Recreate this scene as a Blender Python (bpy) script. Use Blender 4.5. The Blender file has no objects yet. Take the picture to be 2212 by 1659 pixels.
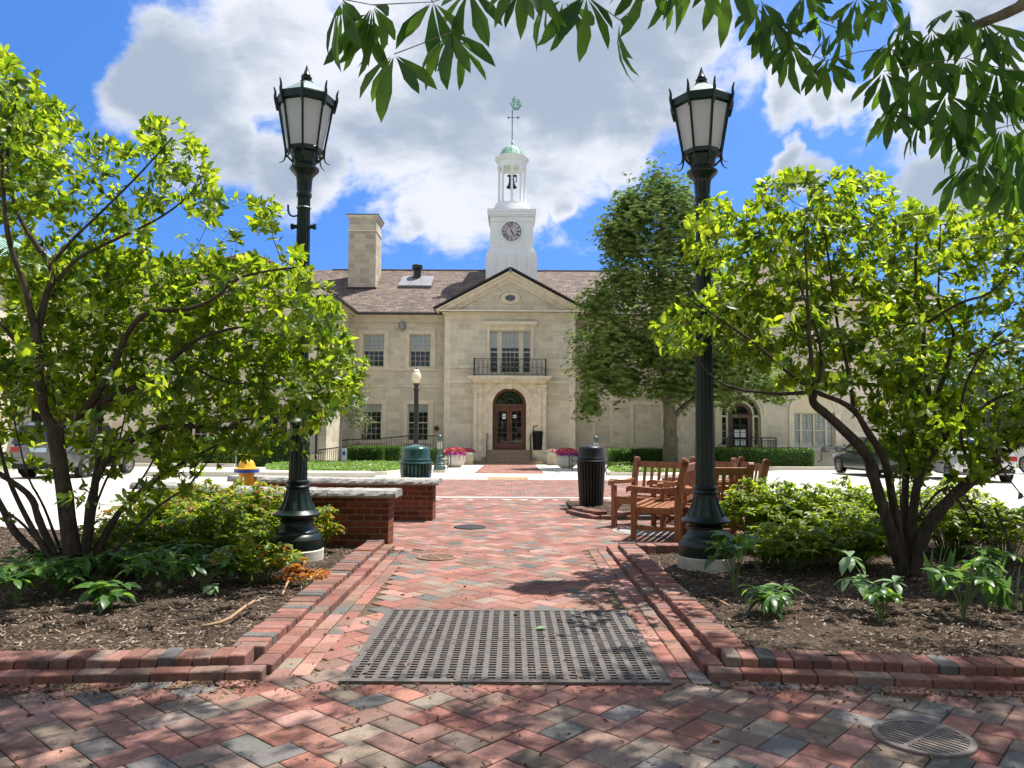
import bpy, math, random
import numpy as np
from mathutils import Vector, Matrix
random.seed(7); RNG = np.random.default_rng(11)
SC = bpy.context.scene
# ------------------------------------------------------------------ camera
FPX = 1661.0; HORIZON = 928.0; CX, CY = 1106.0, 829.5; CAMH = 1.4
TH = math.atan((HORIZON - CY) / FPX)
cam = bpy.data.objects.new('camera', bpy.data.cameras.new('camera'))
SC.collection.objects.link(cam); SC.camera = cam
cam.data.sensor_width = 36.0; cam.data.lens = 36.0 * FPX / 2212.0
cam.data.clip_start = 0.05; cam.data.clip_end = 5000
cam.location = (0, 0, CAMH); cam.rotation_euler = (Matrix.Rotation(math.pi / 2 + TH, 3, 'X') @ Matrix.Rotation(math.radians(0.3), 3, 'Z')).to_euler()   # slight roll of the hand-held shot
# ------------------------------------------------------------------ light
SUN_DIR = Vector((1.64, 1.06, 4.69)).normalized()      # towards the sun
SUN_EL = math.asin(SUN_DIR.z); SUN_AZ = math.atan2(SUN_DIR.x, SUN_DIR.y)
sl = bpy.data.lights.new('sun', 'SUN'); sl.energy = 3.9; sl.angle = math.radians(0.5); sl.color = (1.0, 0.955, 0.88)
sun = bpy.data.objects.new('sun', sl); SC.collection.objects.link(sun)
sun.rotation_euler = SUN_DIR.to_track_quat('Z', 'Y').to_euler(); sun.location = (20, 12, 60)
SC.view_settings.view_transform = 'Standard'; SC.view_settings.look = 'None'
SC.view_settings.exposure = 1.25; SC.view_settings.gamma = 1.0
SC.cycles.max_bounces = 7; SC.cycles.diffuse_bounces = 4; SC.cycles.transmission_bounces = 4
SC.cycles.glossy_bounces = 3; SC.cycles.transparent_max_bounces = 10
SC.cycles.caustics_reflective = False; SC.cycles.caustics_refractive = False
try:
    SC.cycles.use_denoising = True; SC.cycles.denoiser = 'OPENIMAGEDENOISE'
except Exception: pass
SC.cycles.use_adaptive_sampling = True; SC.cycles.adaptive_threshold = 0.015

def pdir(x, y):
    u = (x - CX) / FPX; v = (CY - y) / FPX
    return Vector((u, math.cos(TH) - v * math.sin(TH), math.sin(TH) + v * math.cos(TH)))
def P(x, y, Y):
    d = pdir(x, y); t = Y / d.y
    return Vector((d.x * t, Y, CAMH + d.z * t))
def PX(x, y, Y): return P(x, y, Y).x
def PZ(y, Y): return P(CX, y, Y).z

# ---- sky: Nishita sky with procedural clouds fixed to world directions
world = bpy.data.worlds.new('World'); SC.world = world; world.use_nodes = True
nt = world.node_tree; nt.nodes.clear()
def N(t, **k):
    n = nt.nodes.new(t)
    for a, b in k.items(): setattr(n, a, b)
    return n
def L(a, b): nt.links.new(a, b)
def M(op, a, b=None, c=None, clamp=False):
    n = nt.nodes.new('ShaderNodeMath'); n.operation = op; n.use_clamp = clamp
    for i, v in enumerate((a, b, c)):
        if v is None: continue
        if isinstance(v, (int, float)): n.inputs[i].default_value = v
        else: nt.links.new(v, n.inputs[i])
    return n.outputs[0]
out = N('ShaderNodeOutputWorld'); tc = N('ShaderNodeTexCoord')
sky = N('ShaderNodeTexSky', sky_type='NISHITA'); sky.sun_disc = False
sky.sun_elevation = SUN_EL; sky.sun_rotation = SUN_AZ; sky.altitude = 200; sky.air_density = 1.0; sky.dust_density = 0.25; sky.ozone_density = 2.2
hsv = N('ShaderNodeHueSaturation'); hsv.inputs['Saturation'].default_value = 1.29; hsv.inputs['Value'].default_value = .98; hsv.inputs['Hue'].default_value = 0.508
L(sky.outputs[0], hsv.inputs['Color'])
lift = N('ShaderNodeVectorMath', operation='ADD'); L(tc.outputs['Generated'], lift.inputs[0]); lift.inputs[1].default_value = (0, 0, .30); L(lift.outputs[0], sky.inputs[0]) if len(sky.inputs) else None
bg1 = N('ShaderNodeBackground'); bg1.inputs[1].default_value = 0.105; L(hsv.outputs[0], bg1.inputs[0])
nrm = N('ShaderNodeVectorMath', operation='NORMALIZE'); L(tc.outputs['Generated'], nrm.inputs[0]); D0 = nrm.outputs[0]
nz0 = N('ShaderNodeTexNoise'); nz0.inputs['Scale'].default_value = 7.0; nz0.inputs['Detail'].default_value = 6; L(D0, nz0.inputs['Vector'])
sub = N('ShaderNodeVectorMath', operation='SUBTRACT'); L(nz0.outputs['Color'], sub.inputs[0]); sub.inputs[1].default_value = (.5, .5, .5)
scl = N('ShaderNodeVectorMath', operation='SCALE'); L(sub.outputs[0], scl.inputs[0]); scl.inputs['Scale'].default_value = 0.17
add = N('ShaderNodeVectorMath', operation='ADD'); L(D0, add.inputs[0]); L(scl.outputs[0], add.inputs[1]); DW = add.outputs[0]
BLOBS = [(330,170,110),(420,180,170),(600,100,200),(800,250,260),(650,380,130),(1000,340,200),(1200,200,280),(1390,110,190),(1000,60,300),(870,440,70),
 (1080,440,80),(1190,420,60),(1490,40,110),(520,330,90),(1350,300,110),(1660,250,60),(1740,235,60),(1830,215,60),(1900,230,80),(1980,270,90),(1760,355,55),(1690,350,40),
 (2010,375,75),(2100,400,80),(1930,100,70),(2080,150,130),(2190,260,130),(1150,-150,400),(700,-200,250),(2150,-60,170),(-500,200,350),(2900,200,400),(1500,-600,420),(200,-900,500)]
dens = None
FILL_CLOUDS = [((0, -1, .35), 1.0), ((-.9, -.6, .4), .9), ((.9, -.6, .45), .9), ((0, -.7, 1.0), .4), ((-1, .15, .55), .6), ((0, -1, 1.2), .4)]  # unseen clouds added out of frame as neutral fill for bluish shade
for (x, y, r) in BLOBS + [(None, d_, r_ * FPX) for d_, r_ in FILL_CLOUDS]:
    d = pdir(x, y).normalized() if x is not None else Vector(y).normalized()
    vd = N('ShaderNodeVectorMath', operation='DISTANCE'); L(DW, vd.inputs[0]); vd.inputs[1].default_value = d
    mr = N('ShaderNodeMapRange'); mr.interpolation_type = 'SMOOTHSTEP'
    rr = r / FPX
    mr.inputs['From Min'].default_value = rr * 1.5; mr.inputs['From Max'].default_value = rr * 0.05
    mr.inputs['To Min'].default_value = 0; mr.inputs['To Max'].default_value = 1
    L(vd.outputs['Value'], mr.inputs['Value'])
    dens = mr.outputs[0] if dens is None else M('MAXIMUM', dens, mr.outputs[0])
mp = N('ShaderNodeMapping'); mp.inputs['Scale'].default_value = (1.0, 1.0, 1.7); L(D0, mp.inputs['Vector'])
nz = N('ShaderNodeTexNoise'); nz.inputs['Scale'].default_value = 6.5; nz.inputs['Detail'].default_value = 9; nz.inputs['Roughness'].default_value = 0.62; nz.inputs['Distortion'].default_value = 0.25
L(mp.outputs[0], nz.inputs['Vector'])
nz2 = N('ShaderNodeTexNoise'); nz2.inputs['Scale'].default_value = 3.6; nz2.inputs['Detail'].default_value = 6; nz2.inputs['Roughness'].default_value = 0.55
mp2 = N('ShaderNodeMapping'); mp2.inputs['Location'].default_value = (3.1, 1.7, .4); mp2.inputs['Scale'].default_value = (1, 1, 2.2); L(D0, mp2.inputs['Vector']); L(mp2.outputs[0], nz2.inputs['Vector'])
cov = M('ADD', dens, M('MULTIPLY', M('SUBTRACT', nz.outputs['Fac'], 0.5), 2.0))
cr = N('ShaderNodeMapRange'); cr.interpolation_type = 'SMOOTHSTEP'
cr.inputs['From Min'].default_value = 0.24; cr.inputs['From Max'].default_value = 0.66; L(cov, cr.inputs['Value'])
# brightness: thin edges are white, thick middles blue-grey
thick = N('ShaderNodeMapRange'); thick.interpolation_type = 'SMOOTHSTEP'; thick.inputs['From Min'].default_value = 0.78; thick.inputs['From Max'].default_value = 1.2
L(M('ADD', M('MULTIPLY', M('MINIMUM', cov, 1.0), .45), M('MULTIPLY', nz2.outputs['Fac'], 1.25)), thick.inputs['Value'])
ccol = N('ShaderNodeMix', data_type='RGBA'); ccol.inputs['A'].default_value = (.49, .505, .535, 1); ccol.inputs['B'].default_value = (.235, .275, .335, 1)
L(thick.outputs[0], ccol.inputs['Factor'])
bg2 = N('ShaderNodeBackground'); bg2.inputs[1].default_value = 0.80; L(ccol.outputs['Result'], bg2.inputs[0])
mx = N('ShaderNodeMixShader'); L(M('MULTIPLY', cr.outputs[0], 0.95), mx.inputs[0]); L(bg1.outputs[0], mx.inputs[1]); L(bg2.outputs[0], mx.inputs[2])
L(mx.outputs[0], out.inputs[0])

# ------------------------------------------------------------------ mesh helpers
class MB:
    def __init__(s): s.v = []; s.f = []; s.mi = []; s.c = []
    def add(s, vs, fs, m=0, c=None):
        b = len(s.v); s.v += [tuple(v) for v in vs]
        for f in fs: s.f.append([b + i for i in f]); s.mi.append(m); s.c.append(c)
        return s
    def quad(s, a, b, c_, d, m=0, c=None): return s.add([a, b, c_, d], [(0, 1, 2, 3)], m, c)
    def box(s, x0, x1, y0, y1, z0, z1, m=0, c=None):
        vs = [(x, y, z) for z in (z0, z1) for x, y in ((x0, y0), (x1, y0), (x1, y1), (x0, y1))]
        return s.add(vs, [(3, 2, 1, 0), (4, 5, 6, 7), (0, 1, 5, 4), (1, 2, 6, 5), (2, 3, 7, 6), (3, 0, 4, 7)], m, c)
    def obox(s, cen, ax, ay, az, m=0, c=None):
        cen = Vector(cen); ax = Vector(ax); ay = Vector(ay); az = Vector(az)
        vs = [cen + ax * i + ay * j + az * k for k in (-1, 1) for i, j in ((-1, -1), (1, -1), (1, 1), (-1, 1))]
        return s.add(vs, [(3, 2, 1, 0), (4, 5, 6, 7), (0, 1, 5, 4), (1, 2, 6, 5), (2, 3, 7, 6), (3, 0, 4, 7)], m, c)
    def bbox(s, x0, x1, y0, y1, z0, z1, b=.01, m=0, c=None, xf=None):
        """box with chamfered vertical + top edges"""
        if xf is None: xf = lambda p: p
        def ring(z, i, j): return [(x0 + i + j, y0 + j, z), (x1 - i - j, y0 + j, z), (x1 - j, y0 + i + j, z), (x1 - j, y1 - i - j, z), (x1 - i - j, y1 - j, z), (x0 + i + j, y1 - j, z), (x0 + j, y1 - i - j, z), (x0 + j, y0 + i + j, z)]
        r = [ring(z0, b, 0), ring(z1 - b, b, 0), ring(z1, b, b * .7)]
        vs = [xf(p) for q in r for p in q]; fs = []
        for k in range(2):
            for i in range(8): j = (i + 1) % 8; fs.append((k * 8 + i, k * 8 + j, k * 8 + 8 + j, k * 8 + 8 + i))
        fs.append(tuple(range(16, 24))); fs.append(tuple(range(7, -1, -1)))
        return s.add(vs, fs, m, c)
    def beam(s, p0, p1, w, h, m=0, c=None, up=(0, 0, 1)):
        p0 = Vector(p0); p1 = Vector(p1); d = p1 - p0; l = d.length; d.normalize(); up = Vector(up)
        sx = d.cross(up)
        if sx.length < 1e-4: sx = d.cross(Vector((0, 1, 0)))
        sx.normalize(); uz = sx.cross(d)
        return s.obox((p0 + p1) / 2, sx * w / 2, d * l / 2, uz * h / 2, m, c)
    def path(s, pts, rad, n=8, m=0, cap=True, c=None, wob=0.0):
        pts = [Vector(p) for p in pts]; k = len(pts)
        if isinstance(rad, (int, float)): rad = [rad] * k
        ref = Vector((0.31, 0.22, 0.92)); vs = []; fs = []; pu = None
        for i, p in enumerate(pts):
            t = (pts[min(i + 1, k - 1)] - pts[max(i - 1, 0)])
            if t.length < 1e-9: t = Vector((0, 0, 1))
            t.normalize()
            u = (pu if pu is not None else ref); u = u - t * u.dot(t)
            if u.length < 1e-3: u = Vector((1, 0, 0)) - t * t.x
            u.normalize(); w = t.cross(u); pu = u
            for j in range(n):
                a = 2 * math.pi * j / n; r = rad[i] * (1 + (random.uniform(-wob, wob) if wob else 0))
                vs.append(p + u * (math.cos(a) * r) + w * (math.sin(a) * r))
        for i in range(k - 1):
            for j in range(n): q = (j + 1) % n; fs.append((i * n + j, i * n + q, (i + 1) * n + q, (i + 1) * n + j))
        if cap: fs.append(tuple(range(n - 1, -1, -1))); fs.append(tuple(range((k - 1) * n, k * n)))
        return s.add(vs, fs, m, c)
    def lathe(s, prof, n=24, cen=(0, 0, 0), m=0, flute=None, c=None, cap=True, a0=0.0, sx=1, sy=1):
        """prof: list of (r,z); flute: (zlo,zhi,count,depth)"""
        vs = []; fs = []; k = len(prof)
        for (r, z) in prof:
            for j in range(n):
                a = a0 + 2 * math.pi * j / n; rr = r
                if flute and flute[0] <= z <= flute[1]: rr = r * (1 - flute[3] * (0.5 - 0.5 * math.cos(a * flute[2])))
                vs.append((cen[0] + math.cos(a) * rr * sx, cen[1] + math.sin(a) * rr * sy, cen[2] + z))
        for i in range(k - 1):
            for j in range(n): q = (j + 1) % n; fs.append((i * n + j, i * n + q, (i + 1) * n + q, (i + 1) * n + j))
        if cap: fs.append(tuple(range(n - 1, -1, -1))); fs.append(tuple(range((k - 1) * n, k * n)))
        return s.add(vs, fs, m, c)
    def prism(s, poly, fn, d0, d1, m=0, c=None):
        """poly: list of 2D; fn(u,v,d)->3D"""
        n = len(poly); vs = [fn(u, v, d0) for u, v in poly] + [fn(u, v, d1) for u, v in poly]
        fs = [tuple(range(n - 1, -1, -1)), tuple(range(n, 2 * n))] + [(i, (i + 1) % n, n + (i + 1) % n, n + i) for i in range(n)]
        return s.add(vs, fs, m, c)
    def arch(s, cx, cz, r0, r1, y0, y1, a0=0, a1=math.pi, n=24, m=0, rz=1.0, c=None):
        """ring segment in the XZ plane, thickness y0..y1"""
        vs = []; fs = []
        for i in range(n + 1):
            a = a0 + (a1 - a0) * i / n; ca, sa = math.cos(a), math.sin(a) * rz
            for r in (r0, r1):
                for y in (y0, y1): vs.append((cx + r * ca, y, cz + r * sa))
        for i in range(n):
            b = i * 4; d = b + 4
            fs += [(b, b + 2, d + 2, d), (b + 1, d + 1, d + 3, b + 3), (b, d, d + 1, b + 1), (b + 2, b + 3, d + 3, d + 2)]
        fs += [(0, 1, 3, 2), (n * 4, n * 4 + 2, n * 4 + 3, n * 4 + 1)]
        return s.add(vs, fs, m, c)
    def disc(s, cx, cz, r, y, n=32, a0=0, a1=2 * math.pi, m=0, rz=1.0, c=None):
        vs = [(cx + r * math.cos(a0 + (a1 - a0) * i / n), y, cz + r * rz * math.sin(a0 + (a1 - a0) * i / n)) for i in range(n + (0 if a1 - a0 > 6.28 else 1))]
        return s.add(vs, [tuple(range(len(vs)))], m, c)
    def build(s, name, mats, parent=None, smooth=False, loc=None):
        me = bpy.data.meshes.new(name); me.from_pydata(s.v, [], s.f)
        if not isinstance(mats, (list, tuple)): mats = [mats]
        for mt in mats: me.materials.append(mt)
        if len(mats) > 1: me.polygons.foreach_set('material_index', s.mi)
        finish(me, s.c if any(c is not None for c in s.c) else None, smooth)
        o = bpy.data.objects.new(name, me); SC.collection.objects.link(o)
        if parent is not None: o.parent = parent
        if loc is not None: o.location = loc
        return o
def finish(me, cols, smooth):
    nf = len(me.polygons); nl = len(me.loops)
    me.update()
    co = np.empty(len(me.vertices) * 3); me.vertices.foreach_get('co', co); co = co.reshape(-1, 3)
    li = np.empty(nl, dtype=np.int32); me.loops.foreach_get('vertex_index', li)
    tot = np.empty(nf, dtype=np.int32); me.polygons.foreach_get('loop_total', tot)
    no = np.empty(nf * 3); me.polygons.foreach_get('normal', no); no = np.abs(no.reshape(-1, 3))
    ax = np.repeat(np.argmax(no + np.array([0.0, 0.001, 0.0]), axis=1), tot); c = co[li]
    uv = np.where((ax == 0)[:, None], c[:, [1, 2]], np.where((ax == 1)[:, None], c[:, [0, 2]], c[:, [0, 1]]))
    ul = me.uv_layers.new(name='UVMap'); ul.data.foreach_set('uv', uv.ravel())
    if cols is not None:
        arr = np.array([(list(x) + [1.0])[:4] if x is not None else [1, 1, 1, 1] for x in cols], dtype=np.float32)
        at = me.color_attributes.new('Col', 'FLOAT_COLOR', 'CORNER'); at.data.foreach_set('color', np.repeat(arr, tot, axis=0).ravel())
    if smooth: me.polygons.foreach_set('use_smooth', [True] * nf)
def smooth_by_angle(o, deg=35):
    me = o.data; me.polygons.foreach_set('use_smooth', [True] * len(me.polygons))
    try: me.set_sharp_from_angle(angle=math.radians(deg))
    except Exception: pass
    return o
def tag(o, label=None, cat=None, group=None, kind=None):
    if label: o['label'] = label
    if cat: o['category'] = cat
    if group: o['group'] = group
    if kind: o['kind'] = kind
    return o
def empty(name, loc=(0, 0, 0), rz=0.0, label=None, cat=None, group=None):
    o = bpy.data.objects.new(name, None); SC.collection.objects.link(o); o.location = loc; o.rotation_euler = (0, 0, rz); o.empty_display_size = .2
    return tag(o, label, cat, group)
def copy_tree(o, parent=None, depth=0):
    c = o.copy(); SC.collection.objects.link(c); c.parent = parent
    for ch in [x for x in SC.objects if x.parent == o and x is not c]: copy_tree(ch, c, depth + 1)
    return c

# ------------------------------------------------------------------ materials
def mat(name):
    m = bpy.data.materials.new(name); m.use_nodes = True
    global nt
    nt = m.node_tree; nt.nodes.clear()
    return m, N('ShaderNodeOutputMaterial')
def setin(n, **k):
    for a, b in k.items():
        a = a.replace('_', ' ')
        if isinstance(b, (int, float, tuple)): n.inputs[a].default_value = b
        else: L(b, n.inputs[a])
    return n
def noise(scale, detail=4, rough=.55, vec=None, dist=0.0):
    n = N('ShaderNodeTexNoise'); n.inputs['Scale'].default_value = scale; n.inputs['Detail'].default_value = detail; n.inputs['Roughness'].default_value = rough; n.inputs['Distortion'].default_value = dist
    if vec is not None: L(vec, n.inputs['Vector'])
    return n.outputs['Fac']
def mixc(f, a, b, mode='MIX'):
    n = N('ShaderNodeMix', data_type='RGBA'); n.blend_type = mode
    for key, v in (('Factor', f), ('A', a), ('B', b)):
        if isinstance(v, (int, float)): n.inputs[key].default_value = v
        elif isinstance(v, tuple): n.inputs[key].default_value = v if len(v) == 4 else v + (1,)
        else: L(v, n.inputs[key])
    return n.outputs['Result']
def ramp(f, stops):
    n = N('ShaderNodeValToRGB'); e = n.color_ramp.elements
    while len(e) < len(stops): e.new(0.5)
    for i, (p, c) in enumerate(stops): e[i].position = p; e[i].color = c if len(c) == 4 else tuple(c) + (1,)
    L(f, n.inputs[0]); return n.outputs[0]
def objco():
    return N('ShaderNodeTexCoord').outputs['Object']
def bump(h, strength=.3, dist=.01):
    n = N('ShaderNodeBump'); n.inputs['Strength'].default_value = strength; n.inputs['Distance'].default_value = dist; L(h, n.inputs['Height']); return n.outputs[0]
def colattr():
    a = N('ShaderNodeAttribute'); a.attribute_name = 'Col'; return a.outputs['Color']
def pbr(o, col, rough=.6, nrm=None, metal=0.0, spec=.5, coat=0.0):
    p = N('ShaderNodeBsdfPrincipled')
    if isinstance(col, tuple): col = col if len(col) == 4 else col + (1,)
    setin(p, Base_Color=col, Roughness=rough, Metallic=metal)
    p.inputs['Specular IOR Level'].default_value = spec; p.inputs['Coat Weight'].default_value = coat
    if nrm is not None: L(nrm, p.inputs['Normal'])
    L(p.outputs[0], o.inputs[0]); return p
def simple(name, col, rough=.5, metal=0.0, var=.25, scale=8, bmp=0.0, spec=.5, coat=0.0):
    m, o = mat(name); oc = objco(); f = noise(scale, 5, .6, oc)
    dark = tuple(x * (1 - var) for x in col[:3]); light = tuple(min(1, x * (1 + var)) for x in col[:3])
    pbr(o, ramp(f, [(.3, dark), (.7, light)]), M('ADD', M('MULTIPLY', f, .16), rough - .08), bump(noise(scale * 6, 4, .6, oc), bmp, .004) if bmp else None, metal, spec, coat)
    return m
def stone(name, c1, c2, mortar, bw=.78, bh=.34, off=.5, msize=.008, var=1.0):
    m, o = mat(name); uv = N('ShaderNodeUVMap').outputs[0]; oc = objco()
    b = N('ShaderNodeTexBrick'); b.offset = off; b.squash = 1; b.inputs['Scale'].default_value = 1; b.inputs['Brick Width'].default_value = bw; b.inputs['Row Height'].default_value = bh
    b.inputs['Mortar Size'].default_value = msize; b.inputs['Mortar Smooth'].default_value = .3; b.inputs['Bias'].default_value = 0
    b.inputs['Color1'].default_value = c1 + (1,); b.inputs['Color2'].default_value = c2 + (1,); b.inputs['Mortar'].default_value = mortar + (1,); L(uv, b.inputs['Vector'])
    mpn = N('ShaderNodeMapping'); mpn.inputs['Scale'].default_value = (1, 1, .35); L(oc, mpn.inputs['Vector'])
    n1 = noise(1.3, 6, .7, oc); n2 = noise(9, 6, .75, mpn.outputs[0], .8)
    f = M('ADD', M('MULTIPLY', n1, .55), M('MULTIPLY', n2, .45))
    st = ramp(f, [(.28, (.62, .60, .56)), (.5, (1, 1, 1)), (.70, (1.18, 1.16, 1.12))])
    col = mixc(.8 * var, b.outputs['Color'], st, 'MULTIPLY')
    pbr(o, col, .85, bump(M('SUBTRACT', n2, M('MULTIPLY', b.outputs['Fac'], 1.2)), .35, .02), spec=.25)
    return m
LIME = (.50, .445, .345); LIME2 = (.40, .35, .27)
M_ashlar = stone('limestone_ashlar', (.70, .64, .52), (.545, .49, .385), (.72, .67, .57), msize=.009)
M_smooth = stone('limestone_smooth', (.66, .595, .465), (.57, .505, .39), (.42, .38, .30), bw=2.4, bh=1.3, msize=.003, var=.7)
M_cornice = simple('limestone_moulding', (.70, .63, .49), .85, var=.13, scale=2.5, bmp=.3, spec=.25)
M_door_stone = simple('door_surround_stone', (.72, .645, .50), .85, var=.18, scale=3, bmp=.3, spec=.25)
M_step = simple('brown_stone_step', (.36, .27, .20), .85, var=.15, scale=4, bmp=.3, spec=.25)
M_white = simple('white_tower_paint', (.78, .80, .80), .5, var=.04, scale=2, bmp=.1)
M_cream = simple('cream_window_paint', (.60, .55, .40), .55, var=.08, scale=3)
M_copper = simple('verdigris_copper', (.22, .40, .31), .6, var=.35, scale=2.5, bmp=.2)
M_black = simple('black_iron', (.012, .012, .014), .42, var=.3, scale=10)
M_gutter = simple('dark_bronze_gutter', (.03, .026, .022), .5, var=.2, scale=4)
M_bin = simple('black_bin_plastic', (.010, .010, .011), .42, var=.3, scale=5, spec=.35)
M_gbin = simple('green_bin_plastic', (.008, .062, .05), .25, var=.3, scale=5, coat=.35)
M_green = simple('dark_green_cast_iron', (.0035, .0145, .012), .36, var=.35, scale=5, bmp=.12, spec=.4)
M_bollard = simple('grey_green_cast_iron', (.05, .09, .085), .4, var=.3, scale=5, bmp=.1)
M_conc = simple('concrete_collar', (.50, .47, .40), .9, var=.2, scale=6, bmp=.5, spec=.2)
M_bell = simple('bell_metal', (.03, .035, .03), .4, .6, var=.3)
M_lead = simple('grey_flashing', (.22, .22, .23), .5, .3, var=.15, scale=2)
M_steel = simple('grey_steel', (.30, .30, .30), .4, .7, var=.2)
M_blind = simple('white_window_blind', (.80, .81, .79), .8, var=.05)
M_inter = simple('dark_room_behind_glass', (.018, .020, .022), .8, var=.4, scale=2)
M_paper = simple('white_paper', (.75, .75, .75), .7, var=.02)
M_blue = simple('blue_sign_paint', (.02, .09, .42), .5, var=.05)
M_doorwood = simple('red_brown_door_wood', (.12, .040, .022), .4, var=.25, scale=6, coat=.15)
M_doorbrown = simple('brown_painted_door', (.085, .045, .032), .5, var=.2, scale=6)
M_dial = simple('pale_clock_dial', (.56, .52, .57), .6, var=.05)
M_planter = simple('pale_concrete_planter', (.58, .55, .48), .85, var=.1, scale=8, bmp=.4, spec=.2)
M_tan = simple('buff_square_planter', (.42, .37, .27), .85, var=.12, scale=8, bmp=.4)
def mk_glass(name, tint=(.35, .42, .45), refl=.30):
    m, o = mat(name); g = N('ShaderNodeBsdfGlossy'); g.inputs['Color'].default_value = (.9, .95, 1, 1); g.inputs['Roughness'].default_value = .03
    oc = objco(); L(bump(noise(1.2, 2, .5, oc), .05, .02), g.inputs['Normal'])
    t = N('ShaderNodeBsdfTransparent'); t.inputs['Color'].default_value = tint + (1,)
    lw = N('ShaderNodeLayerWeight'); lw.inputs['Blend'].default_value = .35
    x = N('ShaderNodeMixShader'); L(M('ADD', M('MULTIPLY', lw.outputs['Fresnel'], .8), refl * .12, clamp=True), x.inputs[0]); L(t.outputs[0], x.inputs[1]); L(g.outputs[0], x.inputs[2]); L(x.outputs[0], o.inputs[0]); return m
M_glass = mk_glass('window_glass', (.90, .93, .93))
M_carglass = mk_glass('car_glass', (.10, .12, .13), .5)
def mk_frost():
    m, o = mat('frosted_lamp_glass'); p = pbr(o, (.72, .72, .74), .5)
    t = N('ShaderNodeBsdfTranslucent'); t.inputs['Color'].default_value = (.80, .80, .83, 1)
    x = N('ShaderNodeMixShader'); x.inputs[0].default_value = .5; L(p.outputs[0], x.inputs[1]); L(t.outputs[0], x.inputs[2]); L(x.outputs[0], o.inputs[0]); return m
M_frost = mk_frost()
M_globe = simple('cream_lamp_globe', (.72, .66, .46), .35, var=.08)
def mk_roof(name='brown_roof_tiles', cols=None):
    m, o = mat(name); uv = N('ShaderNodeUVMap').outputs[0]; oc = objco()
    b = N('ShaderNodeTexBrick'); b.offset = .5; b.inputs['Scale'].default_value = 1; b.inputs['Brick Width'].default_value = .42; b.inputs['Row Height'].default_value = .13
    b.inputs['Mortar Size'].default_value = .016; b.inputs['Mortar Smooth'].default_value = .8; b.inputs['Color1'].default_value = (.215, .165, .135, 1); b.inputs['Color2'].default_value = (.105, .083, .072, 1); b.inputs['Mortar'].default_value = (.03, .025, .025, 1)
    n0 = N('ShaderNodeMapping'); L(uv, n0.inputs['Vector']); L(n0.outputs[0], b.inputs['Vector'])
    w = N('ShaderNodeTexWhiteNoise'); sn = N('ShaderNodeVectorMath', operation='SNAP'); sn.inputs[1].default_value = (.21, .13, 1); L(uv, sn.inputs[0]); L(sn.outputs[0], w.inputs['Vector'])
    col = mixc(.45, b.outputs['Color'], ramp(w.outputs['Value'], [(0, (.5, .5, .55)), (.5, (1, .98, .95)), (1, (1.6, 1.45, 1.3))]), 'MULTIPLY')
    col = mixc(.5, col, ramp(noise(.7, 4, .6, oc), [(.3, (.8, .8, .8)), (.7, (1.2, 1.18, 1.15))]), 'MULTIPLY')
    pbr(o, col, .8, bump(M('SUBTRACT', w.outputs['Value'], M('MULTIPLY', b.outputs['Fac'], 1.5)), .5, .03), spec=.25); return m
M_roof = mk_roof()
def mk_colored(name, rough=.8, nscale=40, bs=.35, spec=.25, dirt=.35, big=3):
    m, o = mat(name); oc = objco(); c = colattr(); n1 = noise(nscale, 5, .7, oc); n2 = noise(big, 5, .6, oc)
    col = mixc(dirt, c, ramp(n1, [(.25, (.55, .55, .55)), (.5, (1, 1, 1)), (.8, (1.35, 1.33, 1.3))]), 'MULTIPLY')
    col = mixc(dirt, col, ramp(n2, [(.3, (.72, .72, .70)), (.65, (1.15, 1.13, 1.1))]), 'MULTIPLY')
    pbr(o, col, rough, bump(n1, bs, .004), spec=spec); return m
M_paver = mk_colored('clay_paver', .85, 48, .7, .2, .85, 1.7)
M_edge = mk_colored('edging_brick', .88, 38, 1.0, .2, .9, 6)
M_chip = mk_colored('wood_mulch', .95, 60, .6, .1, .3)
M_debris = mk_colored('dry_leaf_bits', .9, 60, .3, .1, .3)
M_petal = mk_colored('flower_petals', .6, 30, .1, .3, .2)
def mk_bark(name, c1, c2, sc=9):
    m, o = mat(name); oc = objco(); mpn = N('ShaderNodeMapping'); mpn.inputs['Scale'].default_value = (1, 1, .22); L(oc, mpn.inputs['Vector'])
    f = noise(sc * 3, 6, .7, mpn.outputs[0], .8); g = noise(sc * .6, 4, .6, oc)
    col = mixc(M('MULTIPLY', g, .5), ramp(f, [(.3, c1), (.7, c2)]), ramp(g, [(.4, c1), (.7, tuple(x * 1.25 for x in c2))]))
    pbr(o, col, .9, bump(f, 1.0, .02), spec=.15); return m
M_bark = mk_bark('shrub_bark', (.022, .016, .013), (.105, .082, .064))
M_bark2 = mk_bark('tree_bark', (.07, .06, .04), (.24, .21, .15), 4)
M_palebark = mk_bark('pale_bark', (.25, .23, .20), (.42, .39, .34), 4)
def mk_leaf(name, c1, c2, t1, t2, tw=.5, rough=.42, spec=.4, veins=False):
    """c1..c2 reflected, t1..t2 transmitted; mixed by the leaf's own value in Col.r"""
    m, o = mat(name); sp = N('ShaderNodeSeparateColor'); L(colattr(), sp.inputs[0]); f = sp.outputs[0]
    col = ramp(f, [(0, c1), (1, c2)]); tcol = ramp(f, [(0, t1), (1, t2)])
    if veins:
        n = noise(90, 3, .6, objco()); col = mixc(.35, col, ramp(n, [(.3, (.7, .7, .7)), (.7, (1.25, 1.25, 1.25))]), 'MULTIPLY')
    p = pbr(o, col, rough, None, spec=spec); t = N('ShaderNodeBsdfTranslucent'); L(tcol, t.inputs['Color'])
    x = N('ShaderNodeMixShader'); x.inputs[0].default_value = tw; L(p.outputs[0], x.inputs[1]); L(t.outputs[0], x.inputs[2]); L(x.outputs[0], o.inputs[0]); return m
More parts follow.
